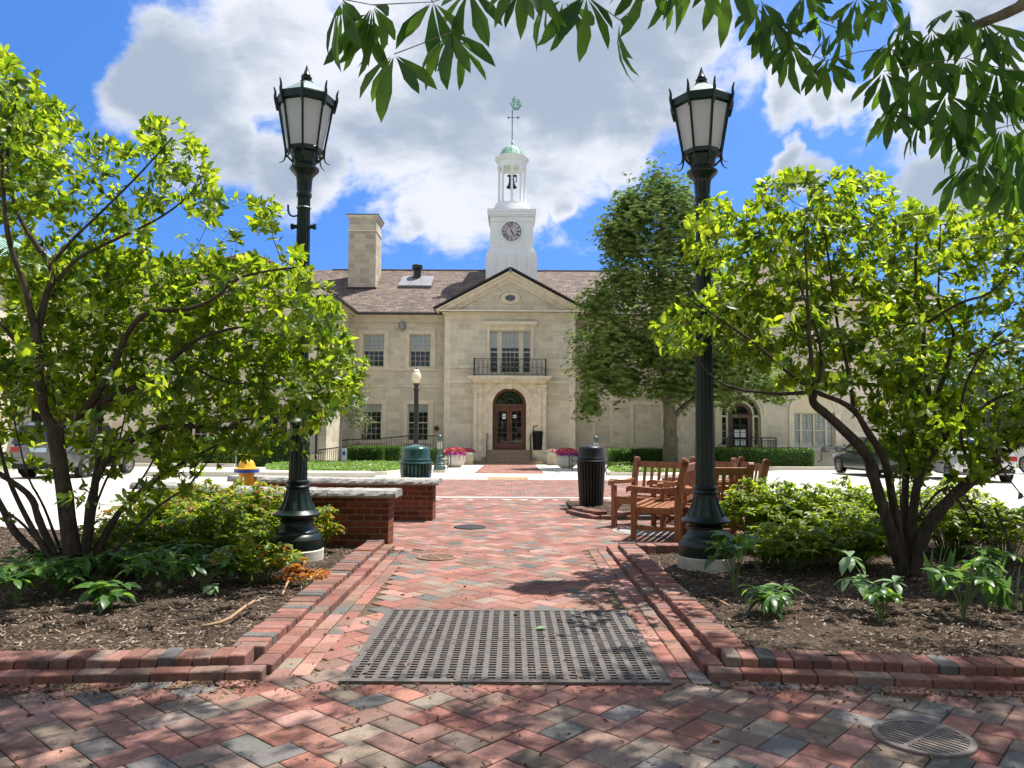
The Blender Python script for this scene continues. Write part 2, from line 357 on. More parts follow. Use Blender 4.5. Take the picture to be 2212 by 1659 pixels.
M_leaf_shrub = mk_leaf('shrub_leaf', (.024, .060, .010), (.10, .17, .018), (.085, .21, .006), (.62, .74, .03), .54, veins=True)
M_leaf_over = mk_leaf('dark_palmate_leaf', (.022, .055, .014), (.055, .11, .022), (.04, .14, .008), (.22, .42, .025), .46, .5, .3, veins=True)
M_leaf_tree = mk_leaf('tree_leaf', (.045, .10, .02), (.26, .31, .09), (.10, .24, .02), (.38, .50, .09), .42, .7, .15)
M_leaf_olive = mk_leaf('olive_leaf', (.10, .14, .06), (.22, .26, .12), (.14, .20, .05), (.28, .34, .10), .35)
M_leaf_hedge = mk_leaf('hedge_leaf', (.02, .07, .008), (.10, .20, .02), (.05, .14, .01), (.15, .30, .02), .3)
M_leaf_cover = mk_leaf('ground_cover_leaf', (.07, .15, .02), (.20, .32, .05), (.12, .26, .02), (.35, .55, .06), .4)
M_leaf_gold = mk_leaf('yellow_green_leaf', (.07, .15, .012), (.22, .25, .02), (.22, .42, .01), (.60, .62, .02), .5)
M_leaf_orange = mk_leaf('orange_leaf', (.30, .16, .02), (.42, .12, .03), (.65, .38, .03), (.70, .22, .04), .5)
M_leaf_mound = mk_leaf('mound_leaf', (.05, .11, .012), (.19, .25, .02), (.20, .38, .01), (.66, .72, .03), .5)
M_leaf_helle = mk_leaf('broad_dark_leaf', (.03, .085, .035), (.12, .23, .05), (.08, .22, .025), (.35, .58, .06), .42, .35)
M_leaf_pale = mk_leaf('pale_leaf', (.18, .30, .14), (.28, .42, .22), (.25, .42, .15), (.35, .55, .22), .4)
M_leaf_iris = mk_leaf('blade_leaf', (.05, .12, .04), (.12, .22, .07), (.15, .32, .06), (.30, .50, .10), .4)
M_dry = mk_leaf('dead_leaf', (.07, .05, .03), (.18, .13, .08), (.08, .05, .02), (.16, .10, .05), .25)
M_stem = simple('green_stem', (.14, .20, .06), .6, var=.2)

# ------------------------------------------------------------------ leaves
class Leaves:
    # template: base, then (L,M,R) x 3, tip
    T = {'ov': [(.0, 0), (.25, .72), (.55, 1.0), (.8, .62), (1.0, 0)], 'obov': [(.0, 0), (.3, .45), (.62, 1.0), (.86, .62), (1.0, 0)], 'lan': [(.0, 0), (.3, .48), (.6, 1.0), (.83, .66), (1.0, 0)], 'blade': [(.0, .55), (.3, 1.0), (.6, .9), (.85, .45), (1.0, 0)], 'dia': None}
    def __init__(s): s.d = []
    def leaf(s, p, d, n, Lh, W, curl=.25, c=None):
        s.d.append((p[0], p[1], p[2], d[0], d[1], d[2], n[0], n[1], n[2], Lh, W, curl, random.random() if c is None else c))
    def arrays(s, A): s.d += [tuple(r) for r in A]
    def build(s, name, mt, parent=None, shape='ov', fold=.28):
        A = np.array(s.d, dtype=np.float64)
        if len(A) == 0: return None
        p = A[:, 0:3]; d = A[:, 3:6]; n = A[:, 6:9]
        d = d / (np.linalg.norm(d, axis=1, keepdims=True) + 1e-9)
        n = n - d * (n * d).sum(1, keepdims=True); ln = np.linalg.norm(n, axis=1, keepdims=True)
        n = np.where(ln < 1e-4, np.cross(d, [0.3, .9, .2]), n); n = n / (np.linalg.norm(n, axis=1, keepdims=True) + 1e-9)
        sd = np.cross(d, n); Lh = A[:, 9:10]; W = A[:, 10:11]; cu = A[:, 11:12]
        if shape == 'dia':
            tv = [(0, 0, 0), (.5, -.5, .0), (.5, .5, .0), (1, 0, -.15)]; F = [(0, 1, 3, 2)]
            V = [p + d * (t * Lh) + sd * (w * W) + n * (h * Lh) for t, w, h in tv]
        else:
            st = s.T[shape]; V = [p]
            for (t, w) in st[1:4]:
                dr = -cu * (t ** 2)
                for q in (-1, 0, 1): V.append(p + d * (t * Lh) + sd * (q * w * W * .5) + n * ((dr * Lh) + (abs(q) * fold * w * W * .5)))
            V.append(p + d * Lh * .97 + n * (-cu * Lh))
            F = [(0, 1, 2), (0, 2, 3), (1, 4, 5, 2), (2, 5, 6, 3), (4, 7, 8, 5), (5, 8, 9, 6), (7, 10, 8), (8, 10, 9)]
        k = len(V); V = np.stack(V, axis=1); m = len(A)
        me = bpy.data.meshes.new(name); me.vertices.add(m * k); me.vertices.foreach_set('co', V.reshape(-1, 3).ravel())
        fl = [i for f in F for i in f]; tot = np.array([len(f) for f in F]); nl = len(fl)
        loops = (np.array(fl)[None, :] + (np.arange(m) * k)[:, None]).ravel()
        me.loops.add(m * nl); me.loops.foreach_set('vertex_index', loops.astype(np.int32))
        st_ = np.concatenate([[0], np.cumsum(tot)[:-1]]); ls = (st_[None, :] + (np.arange(m) * nl)[:, None]).ravel()
        me.polygons.add(m * len(F)); me.polygons.foreach_set('loop_start', ls.astype(np.int32))
        try: me.polygons.foreach_set('loop_total', np.tile(tot, m).astype(np.int32))
        except Exception: pass
        me.update(calc_edges=True); me.materials.append(mt)
        cc = np.repeat(A[:, 12], nl); col = np.stack([cc, cc, cc, np.ones_like(cc)], 1).astype(np.float32)
        at = me.color_attributes.new('Col', 'FLOAT_COLOR', 'CORNER'); at.data.foreach_set('color', col.ravel())
        if shape != 'dia': me.polygons.foreach_set('use_smooth', [True] * len(me.polygons))
        o = bpy.data.objects.new(name, me); SC.collection.objects.link(o)
        if parent is not None: o.parent = parent
        return o
def rvec():
    v = RNG.normal(size=3); return Vector(v / np.linalg.norm(v))
def in_poly(x, y, poly):
    c = False; n = len(poly); j = n - 1
    for i in range(n):
        xi, yi = poly[i]; xj, yj = poly[j]
        if (yi > y) != (yj > y) and x < (xj - xi) * (y - yi) / (yj - yi) + xi: c = not c
        j = i
    return c
def mz(Y): return .085 - .085 * max(0, min(1, (Y - 4.6) / 2.6))     # top of the mulch
def gz(Y): return 0.0 if Y < 14 else -.0176 * (min(Y, 44.5) - 14)
def ground_at(x, y):
    d = pdir(x, y); lo, hi = 1.5, 300.0
    if CAMH + d.z / d.y * hi > gz(hi): return P(x, y, hi)
    for _ in range(50):
        m = (lo + hi) / 2
        if CAMH + d.z / d.y * m > gz(m): lo = m
        else: hi = m
    return P(x, y, lo)
def resample(pts, step):
    out = [Vector(pts[0])]
    for a, b in zip(pts[:-1], pts[1:]):
        a = Vector(a); b = Vector(b); n = max(1, int((b - a).length / step))
        for i in range(1, n + 1): out.append(a.lerp(b, i / n))
    return out
def smooth_pts(pts, it=2):
    pts = [Vector(p) for p in pts]
    for _ in range(it):
        q = [pts[0]]
        for a, b in zip(pts[:-1], pts[1:]): q += [a.lerp(b, .25), a.lerp(b, .75)]
        q.append(pts[-1]); pts = q
    return pts
def grow(mb, limbs, tips, n_side=5, r_tip=.003, expo=.5, jit=.04, step=.12, base_min=.35, maxseg=7, pull=.35):
    """limbs: list of (pts,r0,r1); tips: Nx3. Returns list of (tip, dir). Twigs are added to mb."""
    NP = []; NR = []
    for pts, r0, r1 in limbs:
        sp = smooth_pts(pts, 2); n = len(sp)
        rs = [r0 + (r1 - r0) * (i / (n - 1)) ** .8 for i in range(n)]
        mb.path(sp, rs, 8, wob=.10)
        for i, p in enumerate(sp):
            if i / n > .25: NP.append(p); NR.append(rs[i])
    NPa = np.array([list(p) for p in NP]); tips = np.array([list(t) for t in tips])
    d0 = np.array([np.min(np.linalg.norm(NPa - t, axis=1)) for t in tips]); order = np.argsort(d0)
    cap = len(NPa) + len(tips) * maxseg + 10; buf = np.zeros((cap, 3)); buf[:len(NPa)] = NPa; rr = np.zeros(cap); rr[:len(NPa)] = NR; cnt = len(NPa)
    res = []
    for ti in order:
        t = tips[ti]; dv = buf[:cnt] - t; ds = np.linalg.norm(dv, axis=1) + np.maximum(0, dv[:, 2]) * .9
        k = int(np.argmin(ds)); a = Vector(buf[k]); b = Vector(t); dist = (b - a).length
        if dist < 1e-3: continue
        ns = max(1, min(maxseg, int(dist / step))); ra = min(rr[k] * .75, .0035 + dist * .007); pts = [a]
        side = rvec() * dist * .10
        for i in range(1, ns + 1):
            f = i / ns; q = a.lerp(b, f) + side * math.sin(f * math.pi) + (rvec() * jit * dist * .5 if i < ns else Vector((0, 0, 0))); q.z += -pull * .12 * dist * math.sin(f * math.pi); pts.append(q)
        rs = [ra + (r_tip - ra) * (i / ns) for i in range(ns + 1)]; mb.path(pts, rs, n_side, cap=False)
        for i in range(1, ns + 1): buf[cnt] = pts[i]; rr[cnt] = rs[i]; cnt += 1
        res.append((b, (pts[-1] - pts[-2]).normalized(), a))
    return res
# ================================================================== TOWN HALL
YP, YM, YW = 44.0, 45.3, 39.8           # planes of the portico, main wall and wing fronts
GZ = gz(44.5)
hall = empty('town_hall', (-.1, 45.3, GZ), 0, 'two storey pale limestone town hall with brown tiled roof, arched entrance and white clock tower', 'building')
def part(mb, name, mats, smooth=False, parent=None):
    o = mb.build(name, mats, None, smooth)
    par = parent or hall
    o.parent = par; o.matrix_parent_inverse = Matrix.Translation(-world_loc(par))
    return o
def world_loc(o):
    v = Vector(o.location) if o.type == 'EMPTY' else Vector((0, 0, 0))
    return v
def sub(mb, name, mats, parent, smooth=False):
    o = mb.build(name, mats, None, smooth); o.parent = parent; return o
def wall_holes(mb, x0, x1, z0, z1, Y, holes, depth=.3, m=0):
    """front face (towards -Y) with rectangular holes and reveals"""
    xs = sorted({x0, x1} | {h[0] for h in holes} | {h[1] for h in holes}); zs = sorted({z0, z1} | {h[2] for h in holes} | {h[3] for h in holes})
    for a, b in zip(xs[:-1], xs[1:]):
        for c, d in zip(zs[:-1], zs[1:]):
            mx_, mz_ = (a + b) / 2, (c + d) / 2
            if any(h[0] < mx_ < h[1] and h[2] < mz_ < h[3] for h in holes): continue
            mb.quad((a, Y, c), (b, Y, c), (b, Y, d), (a, Y, d), m)
    for h in holes:
        a, b, c, d = h[:4]
        mb.quad((a, Y, c), (a, Y + depth, c), (a, Y + depth, d), (a, Y, d), m); mb.quad((b, Y, c), (b, Y, d), (b, Y + depth, d), (b, Y + depth, c), m)
        mb.quad((a, Y, d), (a, Y + depth, d), (b, Y + depth, d), (b, Y, d), m); mb.quad((a, Y, c), (b, Y, c), (b, Y + depth, c), (a, Y + depth, c), m)
def window(x0, x1, z0, z1, Y, cols=4, rows=(3, 3), blind=.5, surround=True, rec=.14, lights=None, flat=False):
    """sash window set back in its opening; glass, blind and dark room behind"""
    f = MB(); y0 = Y + rec; fw = .07
    f.box(x0, x0 + fw, y0, y0 + .08, z0, z1); f.box(x1 - fw, x1, y0, y0 + .08, z0, z1); f.box(x0 + fw, x1 - fw, y0, y0 + .08, z1 - fw, z1); f.box(x0 + fw, x1 - fw, y0 - .02, y0 + .08, z0, z0 + fw)
    zm = (z0 + z1) / 2 + .0
    bays = lights or [(x0 + fw, x1 - fw, cols)]
    for i, (a, b, nc) in enumerate(bays):
        if i: f.box(bays[i - 1][1], a, y0 - .015, y0 + .08, z0 + fw, z1 - fw)
        zz = [(z0 + fw, zm, rows[0], .0), (zm, z1 - fw, rows[1], .022)]
        f.box(a, b, y0 + .01, y0 + .07, zm - .03, zm + .03)
        for (q0, q1, nr, yo) in zz:
            for k in range(1, nc): xx = a + (b - a) * k / nc; f.box(xx - .011, xx + .011, y0 + .03 + yo, y0 + .05 + yo, q0, q1)
            for k in range(1, nr): q = q0 + (q1 - q0) * k / nr; f.box(a, b, y0 + .033 + yo, y0 + .047 + yo, q - .011, q + .011)
    if surround:
        w = .24; 
        f.box(x0 - w, x0, Y - .035, Y + .02, z0 - .02, z1, 1); f.box(x1, x1 + w, Y - .035, Y + .02, z0 - .02, z1, 1); f.box(x0 - w - .03, x1 + w + .03, Y - .045, Y + .02, z1, z1 + w, 1)
        f.box(x0 - w - .05, x1 + w + .05, Y - .09, Y + .02, z0 - .14, z0 - .02, 1)
        f.box(x0 - w - .05, x0 - w + .02, Y - .06, Y + .02, z0 - .02, z1 + w, 1); f.box(x1 + w - .02, x1 + w + .05, Y - .06, Y + .02, z0 - .02, z1 + w, 1)
    fo = part(f, 'window', [M_cream, M_cornice])
    g = MB(); g.quad((x0 + fw, y0 + .05, z0), (x1 - fw, y0 + .05, z0), (x1 - fw, y0 + .05, z1), (x0 + fw, y0 + .05, z1)); sub(g, 'pane', M_glass, fo)
    if blind > 0:
        b = MB(); zb = z1 - (z1 - z0) * blind; b.box(x0 + fw, x1 - fw, y0 + .10, y0 + .115, zb, z1 - fw)
        sub(b, 'blind', M_blind, fo)
    b = MB(); b.box(x0 - .1, x1 + .1, y0 + .35, y0 + .4, z0 - .1, z1 + .1); sub(b, 'room', M_inter, fo)
    return fo
def rect(px0, px1, py0, py1, Y):  # pixel box -> x0,x1,z0,z1 (py0 upper)
    ym = (py0 + py1) / 2
    return (PX(px0, ym, Y), PX(px1, ym, Y), PZ(py1, Y), PZ(py0, Y))
XP0, XP1 = PX(959.8, 850, YP), PX(1242.6, 850, YP); XC = (XP0 + XP1) / 2
ZE = PZ(680, YP)                                       # bottom of the cornice
XW = 9.45                                              # wing inner side walls at XC -/+ XW
XL, XR = XC - 22.0, XC + 22.0
# --- main wall with windows
wl = [rect(783.5, 829.5, 723, 794, YM), rect(884, 930, 723, 794, YM), rect(778, 824.5, 874, 954, YM), rect(881, 926, 874, 954, YM)]
W = MB(); wall_holes(W, XC - XW, XP0, GZ, ZE + .2, YM, wl)
wr = [(2 * XC - b, 2 * XC - a, c, d) for a, b, c, d in wl[:2]]
wall_holes(W, XP1, XC + XW, GZ, ZE + .2, YM, wr)
# portico block
WP = rect(1057, 1147, 714, 806, YP); OV = None
dx0, dx1 = PX(1064.6, 900, YP), PX(1136.7, 900, YP); dcx = (dx0 + dx1) / 2; dr = (dx1 - dx0) / 2; zspr = PZ(875, YP); zland = PZ(971.5, YP)
DH = (dx0 - .2, dx1 + .2, zland, zspr + dr + .2)
wall_holes(W, XP0, XP1, GZ, ZE + .1, YP, [WP, DH], .5)
W.quad((XP0, YM, GZ), (XP0, YP, GZ), (XP0, YP, ZE + .1), (XP0, YM, ZE + .1)); W.quad((XP1, YP, GZ), (XP1, YM, GZ), (XP1, YM, ZE + .1), (XP1, YP, ZE + .1))
# wings
ww = [rect(579, 629, 709, 772, YW), rect(421, 461, 709, 772, YW), rect(552, 622, 884, 962, YW), rect(400, 465, 884, 962, YW)]
wall_holes(W, XL, XC - XW, gz(YW), ZE + .2, YW, ww)
aw = rect(1716, 1804, 888, 965, YW); acx = PX(1600.5, 900, YW); ar = (PX(1643, 900, YW) - PX(1558, 900, YW)) / 2; azs = PZ(893, YW); az0 = PZ(972.5, YW)
AH = (acx - ar, acx + ar, az0, azs + ar)
wx = (aw[0] + aw[1]) / 2; wrr = (aw[1] - aw[0]) / 2
aw2 = (aw[0] + 5.0, aw[1] + 5.0, aw[2], aw[3])
wall_holes(W, XC + XW, XR, gz(YW), ZE + .2, YW, [(AH[0], AH[1], AH[2], AH[3]), aw, aw2])
for sx, s2 in ((XC - XW, 1), (XC + XW, -1)):
    W.quad((sx, YW, gz(YW)), (sx, YM, gz(YW) - .3), (sx, YM, ZE + .2), (sx, YW, ZE + .2))
for sx in (XL, XR): W.quad((sx, YW, gz(YW) - .3), (sx, 60, gz(YW) - .3), (sx, 60, ZE + .2), (sx, YW, ZE + .2))
W.quad((XL, 60, GZ), (XR, 60, GZ), (XR, 60, ZE), (XL, 60, ZE))
part(W, 'wall', M_ashlar)
for i, r in enumerate(wl): window(*r, YM, 4, (3, 3) , .48 if i < 2 else .22)
for r in wr: window(*r, YM, 4, (3, 3), .5)
window(*ww[0], YW, 4, (3, 3), .1); window(*ww[1], YW, 4, (3, 3), .2)
for r in ww[2:]:
    a, b = r[0] + .07, r[1] - .07; w = b - a
    window(*r, YW, 4, (2, 2), .25, lights=[(a, a + w * .2, 1), (a + w * .28, a + w * .72, 2), (a + w * .8, b, 1)])
# --- trim: bands, plinths, cornices
T = MB()
def hband(x0, x1, za, zb, Y, d, m=0): T.box(x0, x1, Y - d, Y + .02, za, zb, m)
zb1, zb0 = PZ(790, YP), PZ(795, YP); zc1, zc0 = PZ(822, YP), PZ(832, YP)
for (x0, x1, Y) in ((XP0 - .03, PX(1021.5, 800, YP) + .3, YP), (PX(1181, 800, YP) - .3, XP1 + .03, YP)):
    hband(x0, x1, zb0 - .02, zb1, Y, .09); hband(x0, x1, zc0 + .12, zc1, Y, .035)
hband(XP0 - .03, XP1 + .03, ZE - .25, ZE + .04, YP, .03)
for (x0, x1, Y) in ((XC - XW, XP0 - .03, YM), (XP1 + .03, XC + XW, YM), (XL, XC - XW, YW), (XC + XW, XR, YW)):
    hband(x0, x1, PZ(802, YM), PZ(797.5, YM), Y, .07); hband(x0, x1, PZ(837, YM), PZ(833, YM), Y, .03)
    hband(x0, x1, GZ - .2, GZ + .5 + (.06 if Y == YW else 0), Y, .08); hband(x0, x1, GZ + .5 + (.06 if Y == YW else 0), GZ + .62, Y, .12)
    hband(x0, x1, ZE - .42, ZE - .36, Y, .06)
hband(XP0 - .03, PX(1021, 950, YP), GZ, GZ + .22, YP, .06); hband(PX(1181, 950, YP), XP1 + .03, GZ, GZ + .22, YP, .06)
hband(XP0 - .005, XP0 + .35, GZ + .22, ZE - .25, YP, .025); hband(XP1 - .35, XP1 + .005, GZ + .22, ZE - .25, YP, .025)
# stepped cornice (profile) along runs
def cornice_run(p0, p1, nrm_, prof, z):
    """prof list of (outset, dz0, dz1)"""
    p0 = Vector(p0); p1 = Vector(p1); n_ = Vector(nrm_)
    for (o_, za, zb) in prof:
        a = p0; b = p1; q = [a, b, b + n_ * o_, a + n_ * o_]
        vs = [(v.x, v.y, z + za) for v in q] + [(v.x, v.y, z + zb) for v in q]
        T.add(vs, [(3, 2, 1, 0), (4, 5, 6, 7), (0, 1, 5, 4), (1, 2, 6, 5), (2, 3, 7, 6), (3, 0, 4, 7)])
CP = [(.06, -.30, -.12), (.14, -.12, 0), (.22, 0, .08), (.34, .08, .16), (.46, .16, .26)]
for (a, b, n_) in (((XC - XW + .0, YM), (XP0, YM), (0, -1)), ((XP1, YM), (XC + XW, YM), (0, -1)), ((XC - XW, YW - .46), (XC - XW, YM), (1, 0)), ((XC + XW, YW - .46), (XC + XW, YM), (-1, 0)), ((XL, YW), (XC - XW, YW), (0, -1)), ((XC + XW, YW), (XR, YW), (0, -1)), ((XR, YW - .46), (XR, 60), (1, 0))):
    cornice_run((a[0], a[1], 0), (b[0], b[1], 0), (n_[0], n_[1], 0), [(o_ - (.003 if n_[1] == 0 else 0), za, zb) for o_, za, zb in CP], ZE)
# recessed wall panels, right link wall and quoins
for (pa, pb) in ((1286, 1318), (1369, 1428)):
    x0, x1, z0, z1 = rect(pa, pb, 873, 958, YM)
    T.box(x0 - .18, x0, YM - .04, YM + .01, z0, z1); T.box(x1, x1 + .18, YM - .04, YM + .01, z0, z1); T.box(x0 - .2, x1 + .2, YM - .05, YM + .01, z1, z1 + .2); T.box(x0 - .07, x0 - .0, YM - .07, YM - .04, z0, z1); T.box(x0 - .2, x1 + .2, YM - .05, YM + .01, z0 - .12, z0)
part(T, 'cornice', M_cornice)
# --- pediment
Pm = MB(); zap = PZ(588, YP); xe0, xe1 = PX(941, 680, YP), PX(1262, 680, YP); zbase = PZ(672, YP); half = (xe1 - xe0) / 2; pc = (xe0 + xe1) / 2
for (o_, za, zb) in ((.10, ZE, ZE + .10), (.2, ZE + .10, ZE + .17), (.34, ZE + .17, zbase - .09), (.48, zbase - .09, zbase)):
    Pm.box(XP0 - o_ , XP1 + o_, YP - o_, YP + .5, za, zb)
def fxz(Y0): return lambda u, v, d: (u, Y0 + d, v)
slope = (zap - zbase) / half
tri = [(XP0, zbase), (XP1, zbase), (pc, zap - .25)]
Pm.prism(tri, fxz(YP), .02, .4, 1)
for s in (-1, 1):
    for (o_, t0, t1, ) in ((.10, .60, .45), (.2, .45, .34), (.34, .34, .12), (.48, .12, 0)):
        a = (pc + s * half, zbase + .02 - t0); b = (pc, zap + .02 - t0); c = (pc, zap + .02 - t1); d = (pc + s * half, zbase + .02 - t1)
        # clip outer bottom at the base line
        if t0 > .02:
            k = t0 - .02; xx = half - k / slope
            a = (pc + s * xx, zbase + .0); 
            k2 = max(0, t1 - .02); d = (pc + s * (half - k2 / slope), zbase + .0)
        poly = [a, d, c, b] if s > 0 else [a, b, c, d]
        Pm.prism(poly, fxz(YP), -o_, .1)
for sgn in (0,):
    zc_ = PZ(644, YP); Pm.arch(pc, zc_, .36, .55, YP - .05, YP + .05, 0, 2 * math.pi, 36, 2, .62); Pm.arch(pc, zc_, .30, .37, YP - .08, YP + .05, 0, 2 * math.pi, 36, 0, .6)
    for s in (-1, 1): Pm.arch(pc + s * .72, zc_ - .12, .05, .13, YP - .06, YP + .03, 0, 2 * math.pi, 14, 2); Pm.path([(pc + s * .78, YP - .02, zc_ - .05), (pc + s * .62, YP - .03, zc_ + .2), (pc + s * .38, YP - .03, zc_ + .38), (pc, YP - .03, zc_ + .45)], .05, 6, 2)
ped = part(Pm, 'pediment', [M_cornice, M_ashlar, M_door_stone])
g = MB(); g.disc(pc, zc_, .31, YP - .0, 28, rz=.6); sub(g, 'oval_window', M_carglass, ped)
# dark tile verge on the rakes (stepped tiles)
V = MB()
for s in (-1, 1):
    n_ = 26
    for i in range(n_):
        f0, f1 = i / n_, (i + 1.25) / n_
        xa, za = pc + s * (half + .12) * (1 - f0), zbase - .02 + (zap - zbase + .1) * f0; xb, zb = pc + s * (half + .12) * (1 - min(1, f1)), zbase - .02 + (zap - zbase + .1) * min(1, f1)
        V.beam((xa, YP - .22, za + .11), (xb, YP - .22, zb + .075), .75, .07, 0, up=(0, 0, 1))
V.box(pc - .06, pc + .06, YP - .6, YP - .5, zap - .12, zap + .08, 1)
part(V, 'roof_verge', [simple('dark_verge_tile', (.045, .033, .03), .8, var=.4, scale=6), M_lead])
# --- roofs
R = MB(); ye = YM - .6; ze = PZ(676, ye) ; yr = 50.6; zr = PZ(585.5, yr); sl_ = (zr - ze) / (yr - ye)
zwe = ze; hw = XW - .62                                            # wing eave line (inner)
yb = ye; 
xl0, xr0 = XC - XW + .6, XC + XW - .6
yhip = YW - .6 + 6.4
R.quad((xl0 - 6.7, ye, ze), (xr0 + 6.7, ye, ze), (xr0 + 6.7, yr, zr), (xl0 - 6.7, yr, zr)); R.quad((xl0 - 6.7, yr, zr), (xr0 + 6.7, yr, zr), (xr0 + 6.7, 58.5, ze), (xl0 - 6.7, 58.5, ze))
for s in (-1, 1):
    xi, xo = XC + s * (XW - .6), XC + s * 22.6; xm = (xi + xo) / 2; zm_ = ze + sl_ * abs(xm - xi) * .88; yh = YW - .6 + abs(xm - xi)
    q = [(xi, YW - .6, ze), (xo, YW - .6, ze), (xm, yh, zm_)]; R.add(q, [(0, 1, 2) if s > 0 else (2, 1, 0)])
    R.quad((xi, YW - .6, ze), (xm, yh, zm_), (xm, 58, zm_), (xi, 58, ze)) if s < 0 else R.quad((xi, YW - .6, ze), (xi, 58, ze), (xm, 58, zm_), (xm, yh, zm_))
    R.quad((xo, YW - .6, ze), (xo, 58, ze), (xm, 58, zm_), (xm, yh, zm_))
    # hip tiles
    R.path([(xi, YW - .6, ze + .02), (xm, yh, zm_ + .03)], .09, 6); R.path([(xo, YW - .6, ze + .02), (xm, yh, zm_ + .03)], .09, 6)
for s in (-1, 1): R.quad((pc + s * (half + .1), YP - .5, zbase + .02), (pc, YP - .5, zap + .08), (pc, 50, zap + .08), (pc + s * (half + .1), 50, zbase + .02))
R.path([(xl0 - 3, yr, zr + .02), (xr0 + 3, yr, zr + .02)], .07, 6)
part(R, 'roof', M_roof)
G = MB()
def gut(a, b):
    G.path([a, b], .095, 8); a = Vector(a); b = Vector(b); n = int((b - a).length / 1.0)
    for i in range(n): q = a.lerp(b, (i + .5) / n); G.box(q.x - .03, q.x + .03, q.y - .06, q.y + .02, q.z + .07, q.z + .13, 1)
for s in (-1, 1):
    G = MB()
    if s < 0: gut((xl0, ye - .06, ze - .06), (XP0 - .1, ye - .06, ze - .06)); G.path([(XC - XW - .5, YW - .08, ze - .2), (XC - XW - .5, YW - .08, GZ + .3)], .05, 8)
    else: gut((XP1 + .1, ye - .06, ze - .06), (xr0, ye - .06, ze - .06))
    xi, xo = XC + s * (XW - .54), XC + s * 22.65; gut((xi, YW - .66, ze - .06), (xi, ye, ze - .06)); gut((xi, YW - .66, ze - .06), (xo, YW - .66, ze - .06)); part(G, 'gutter', [M_gutter, M_steel])
# --- chimney
C = MB(); cyf = 47.8; cx0, cx1 = PX(750.9, 560, cyf), PX(810.4, 560, cyf); ct = PZ(465, cyf); cb = PZ(640, cyf)
C.box(cx0, cx1, cyf, cyf + 2.0, cb, ct - .14, 0); C.box(cx0 - .12, cx1 + .12, cyf - .12, cyf + 2.12, ct - .14, ct - .04, 1); C.box(cx0 - .06, cx1 + .06, cyf - .06, cyf + 2.06, ct - .22, ct - .14, 1); C.box(cx0 - .16, cx1 + .16, cyf - .16, cyf + 2.16, ct - .04, ct, 2)
zs_ = PZ(501, cyf); C.box(cx0 - .04, cx1 + .04, cyf - .04, cyf + 2.04, zs_, zs_ + .07, 1)
C.box(cx0 - .05, cx1 + .05, cyf - .05, cyf + 2.02, PZ(627, cyf) - .1, PZ(622, cyf), 2)
C.lathe([(.0, 0), (.16, 0), (.18, .12), (.05, .2)], 10, ((cx0 + cx1) / 2 + .1, cyf + .9, ct + .1), 3); C.path([((cx0 + cx1) / 2 + .1, cyf + .9, ct), ((cx0 + cx1) / 2 + .1, cyf + .9, ct + .2)], .05, 6, 3)
part(C, 'chimney', [M_chim if 'M_chim' in globals() else stone('chimney_ashlar', (.56, .50, .39), (.38, .33, .25), (.58, .53, .44), .62, .31, msize=.006), M_cornice, M_black, M_steel])
# --- roof hatch with vent
def roofp(x, y):
    lo, hi = ye, yr
    for _ in range(40):
        m = (lo + hi) / 2
        if PZ(y, m) < ze + sl_ * (m - ye): hi = m     # ray below the roof
        else: lo = m
    # ray height against slope: solve properly
    a, b = ye, yr
    f = lambda Y: (P(x, y, Y).z - (ze + sl_ * (Y - ye)))
    for _ in range(50):
        m = (a + b) / 2
        if f(a) * f(m) <= 0: b = m
        else: a = m
    return P(x, y, a)
H = MB(); q = [roofp(859, 622.6), roofp(931, 622.6), roofp(937, 602), roofp(870, 602)]; up = Vector((0, -.5, .86)) * .16
H.add([p - up * .3 for p in q] + [p + up for p in q], [(4, 5, 6, 7), (0, 1, 5, 4), (1, 2, 6, 5), (2, 3, 7, 6), (3, 0, 4, 7)])
a, b = (q[0] + q[3]) / 2, (q[1] + q[2]) / 2
for t in (.33, .66): u0 = q[0].lerp(q[1], t) + up * 1.1; u1 = q[3].lerp(q[2], t) + up * 1.1; H.beam(u0, u1, .05, .03)
part(H, 'roof_hatch', M_lead)
H = MB(); v = roofp(900, 606); H.lathe([(.24, -.3), (.24, .5), (.20, .55), (.20, .62), (.34, .62), (.34, .85), (.3, .88)], 16, (v.x, v.y, v.z + .1))
part(H, 'roof_vent', M_black)
# --- wall light, bell push
H = MB(); r = rect(862, 874, 697, 712, YM - .15); H.bbox(r[0], r[1], YM - .28, YM, r[2], r[3], .04); part(H, 'wall_light', M_steel)
H = MB(); H.arch(PX(943.5, 926, YM), PZ(926, YM), .0, .13, YM - .1, YM, 0, 2 * math.pi, 16); part(H, 'wall_bell', M_black); H = MB(); H.box(PX(1467, 912, YM) - .09, PX(1467, 912, YM) + .09, YM - .1, YM, PZ(914, YM), PZ(909, YM)); part(H, 'alarm_box', M_black)
# --- portico window with sidelights, balcony
S = MB(); x0, x1, z0, z1 = WP
a, b = x0 + .07, x1 - .07; w = b - a
window(x0, x1, z0, z1, YP, 4, (4, 2), 0, surround=False, lights=[(a, a + w * .165, 1), (a + w * .285, a + w * .715, 4), (a + w * .835, b, 1)])
bl = MB(); zz = PZ(751, YP); bl.box(a, b, YP + .24, YP + .25, zz, z1 - .08); part(bl, 'window_shade', M_blind)
S.box(x0 - .14, x0, YP - .07, YP + .02, z0, z1); S.box(x1, x1 + .14, YP - .07, YP + .02, z0, z1)
S.box(x0 - .14, x1 + .14, YP - .07, YP + .02, z1, z1 + .22); S.box(x0 - .26, x1 + .26, YP - .14, YP + .02, z1 + .22, z1 + .32); S.box(x0 - .34, x1 + .34, YP - .26, YP + .02, z1 + .32, PZ(695.5, YP))
part(S, 'window_hood', M_cornice)
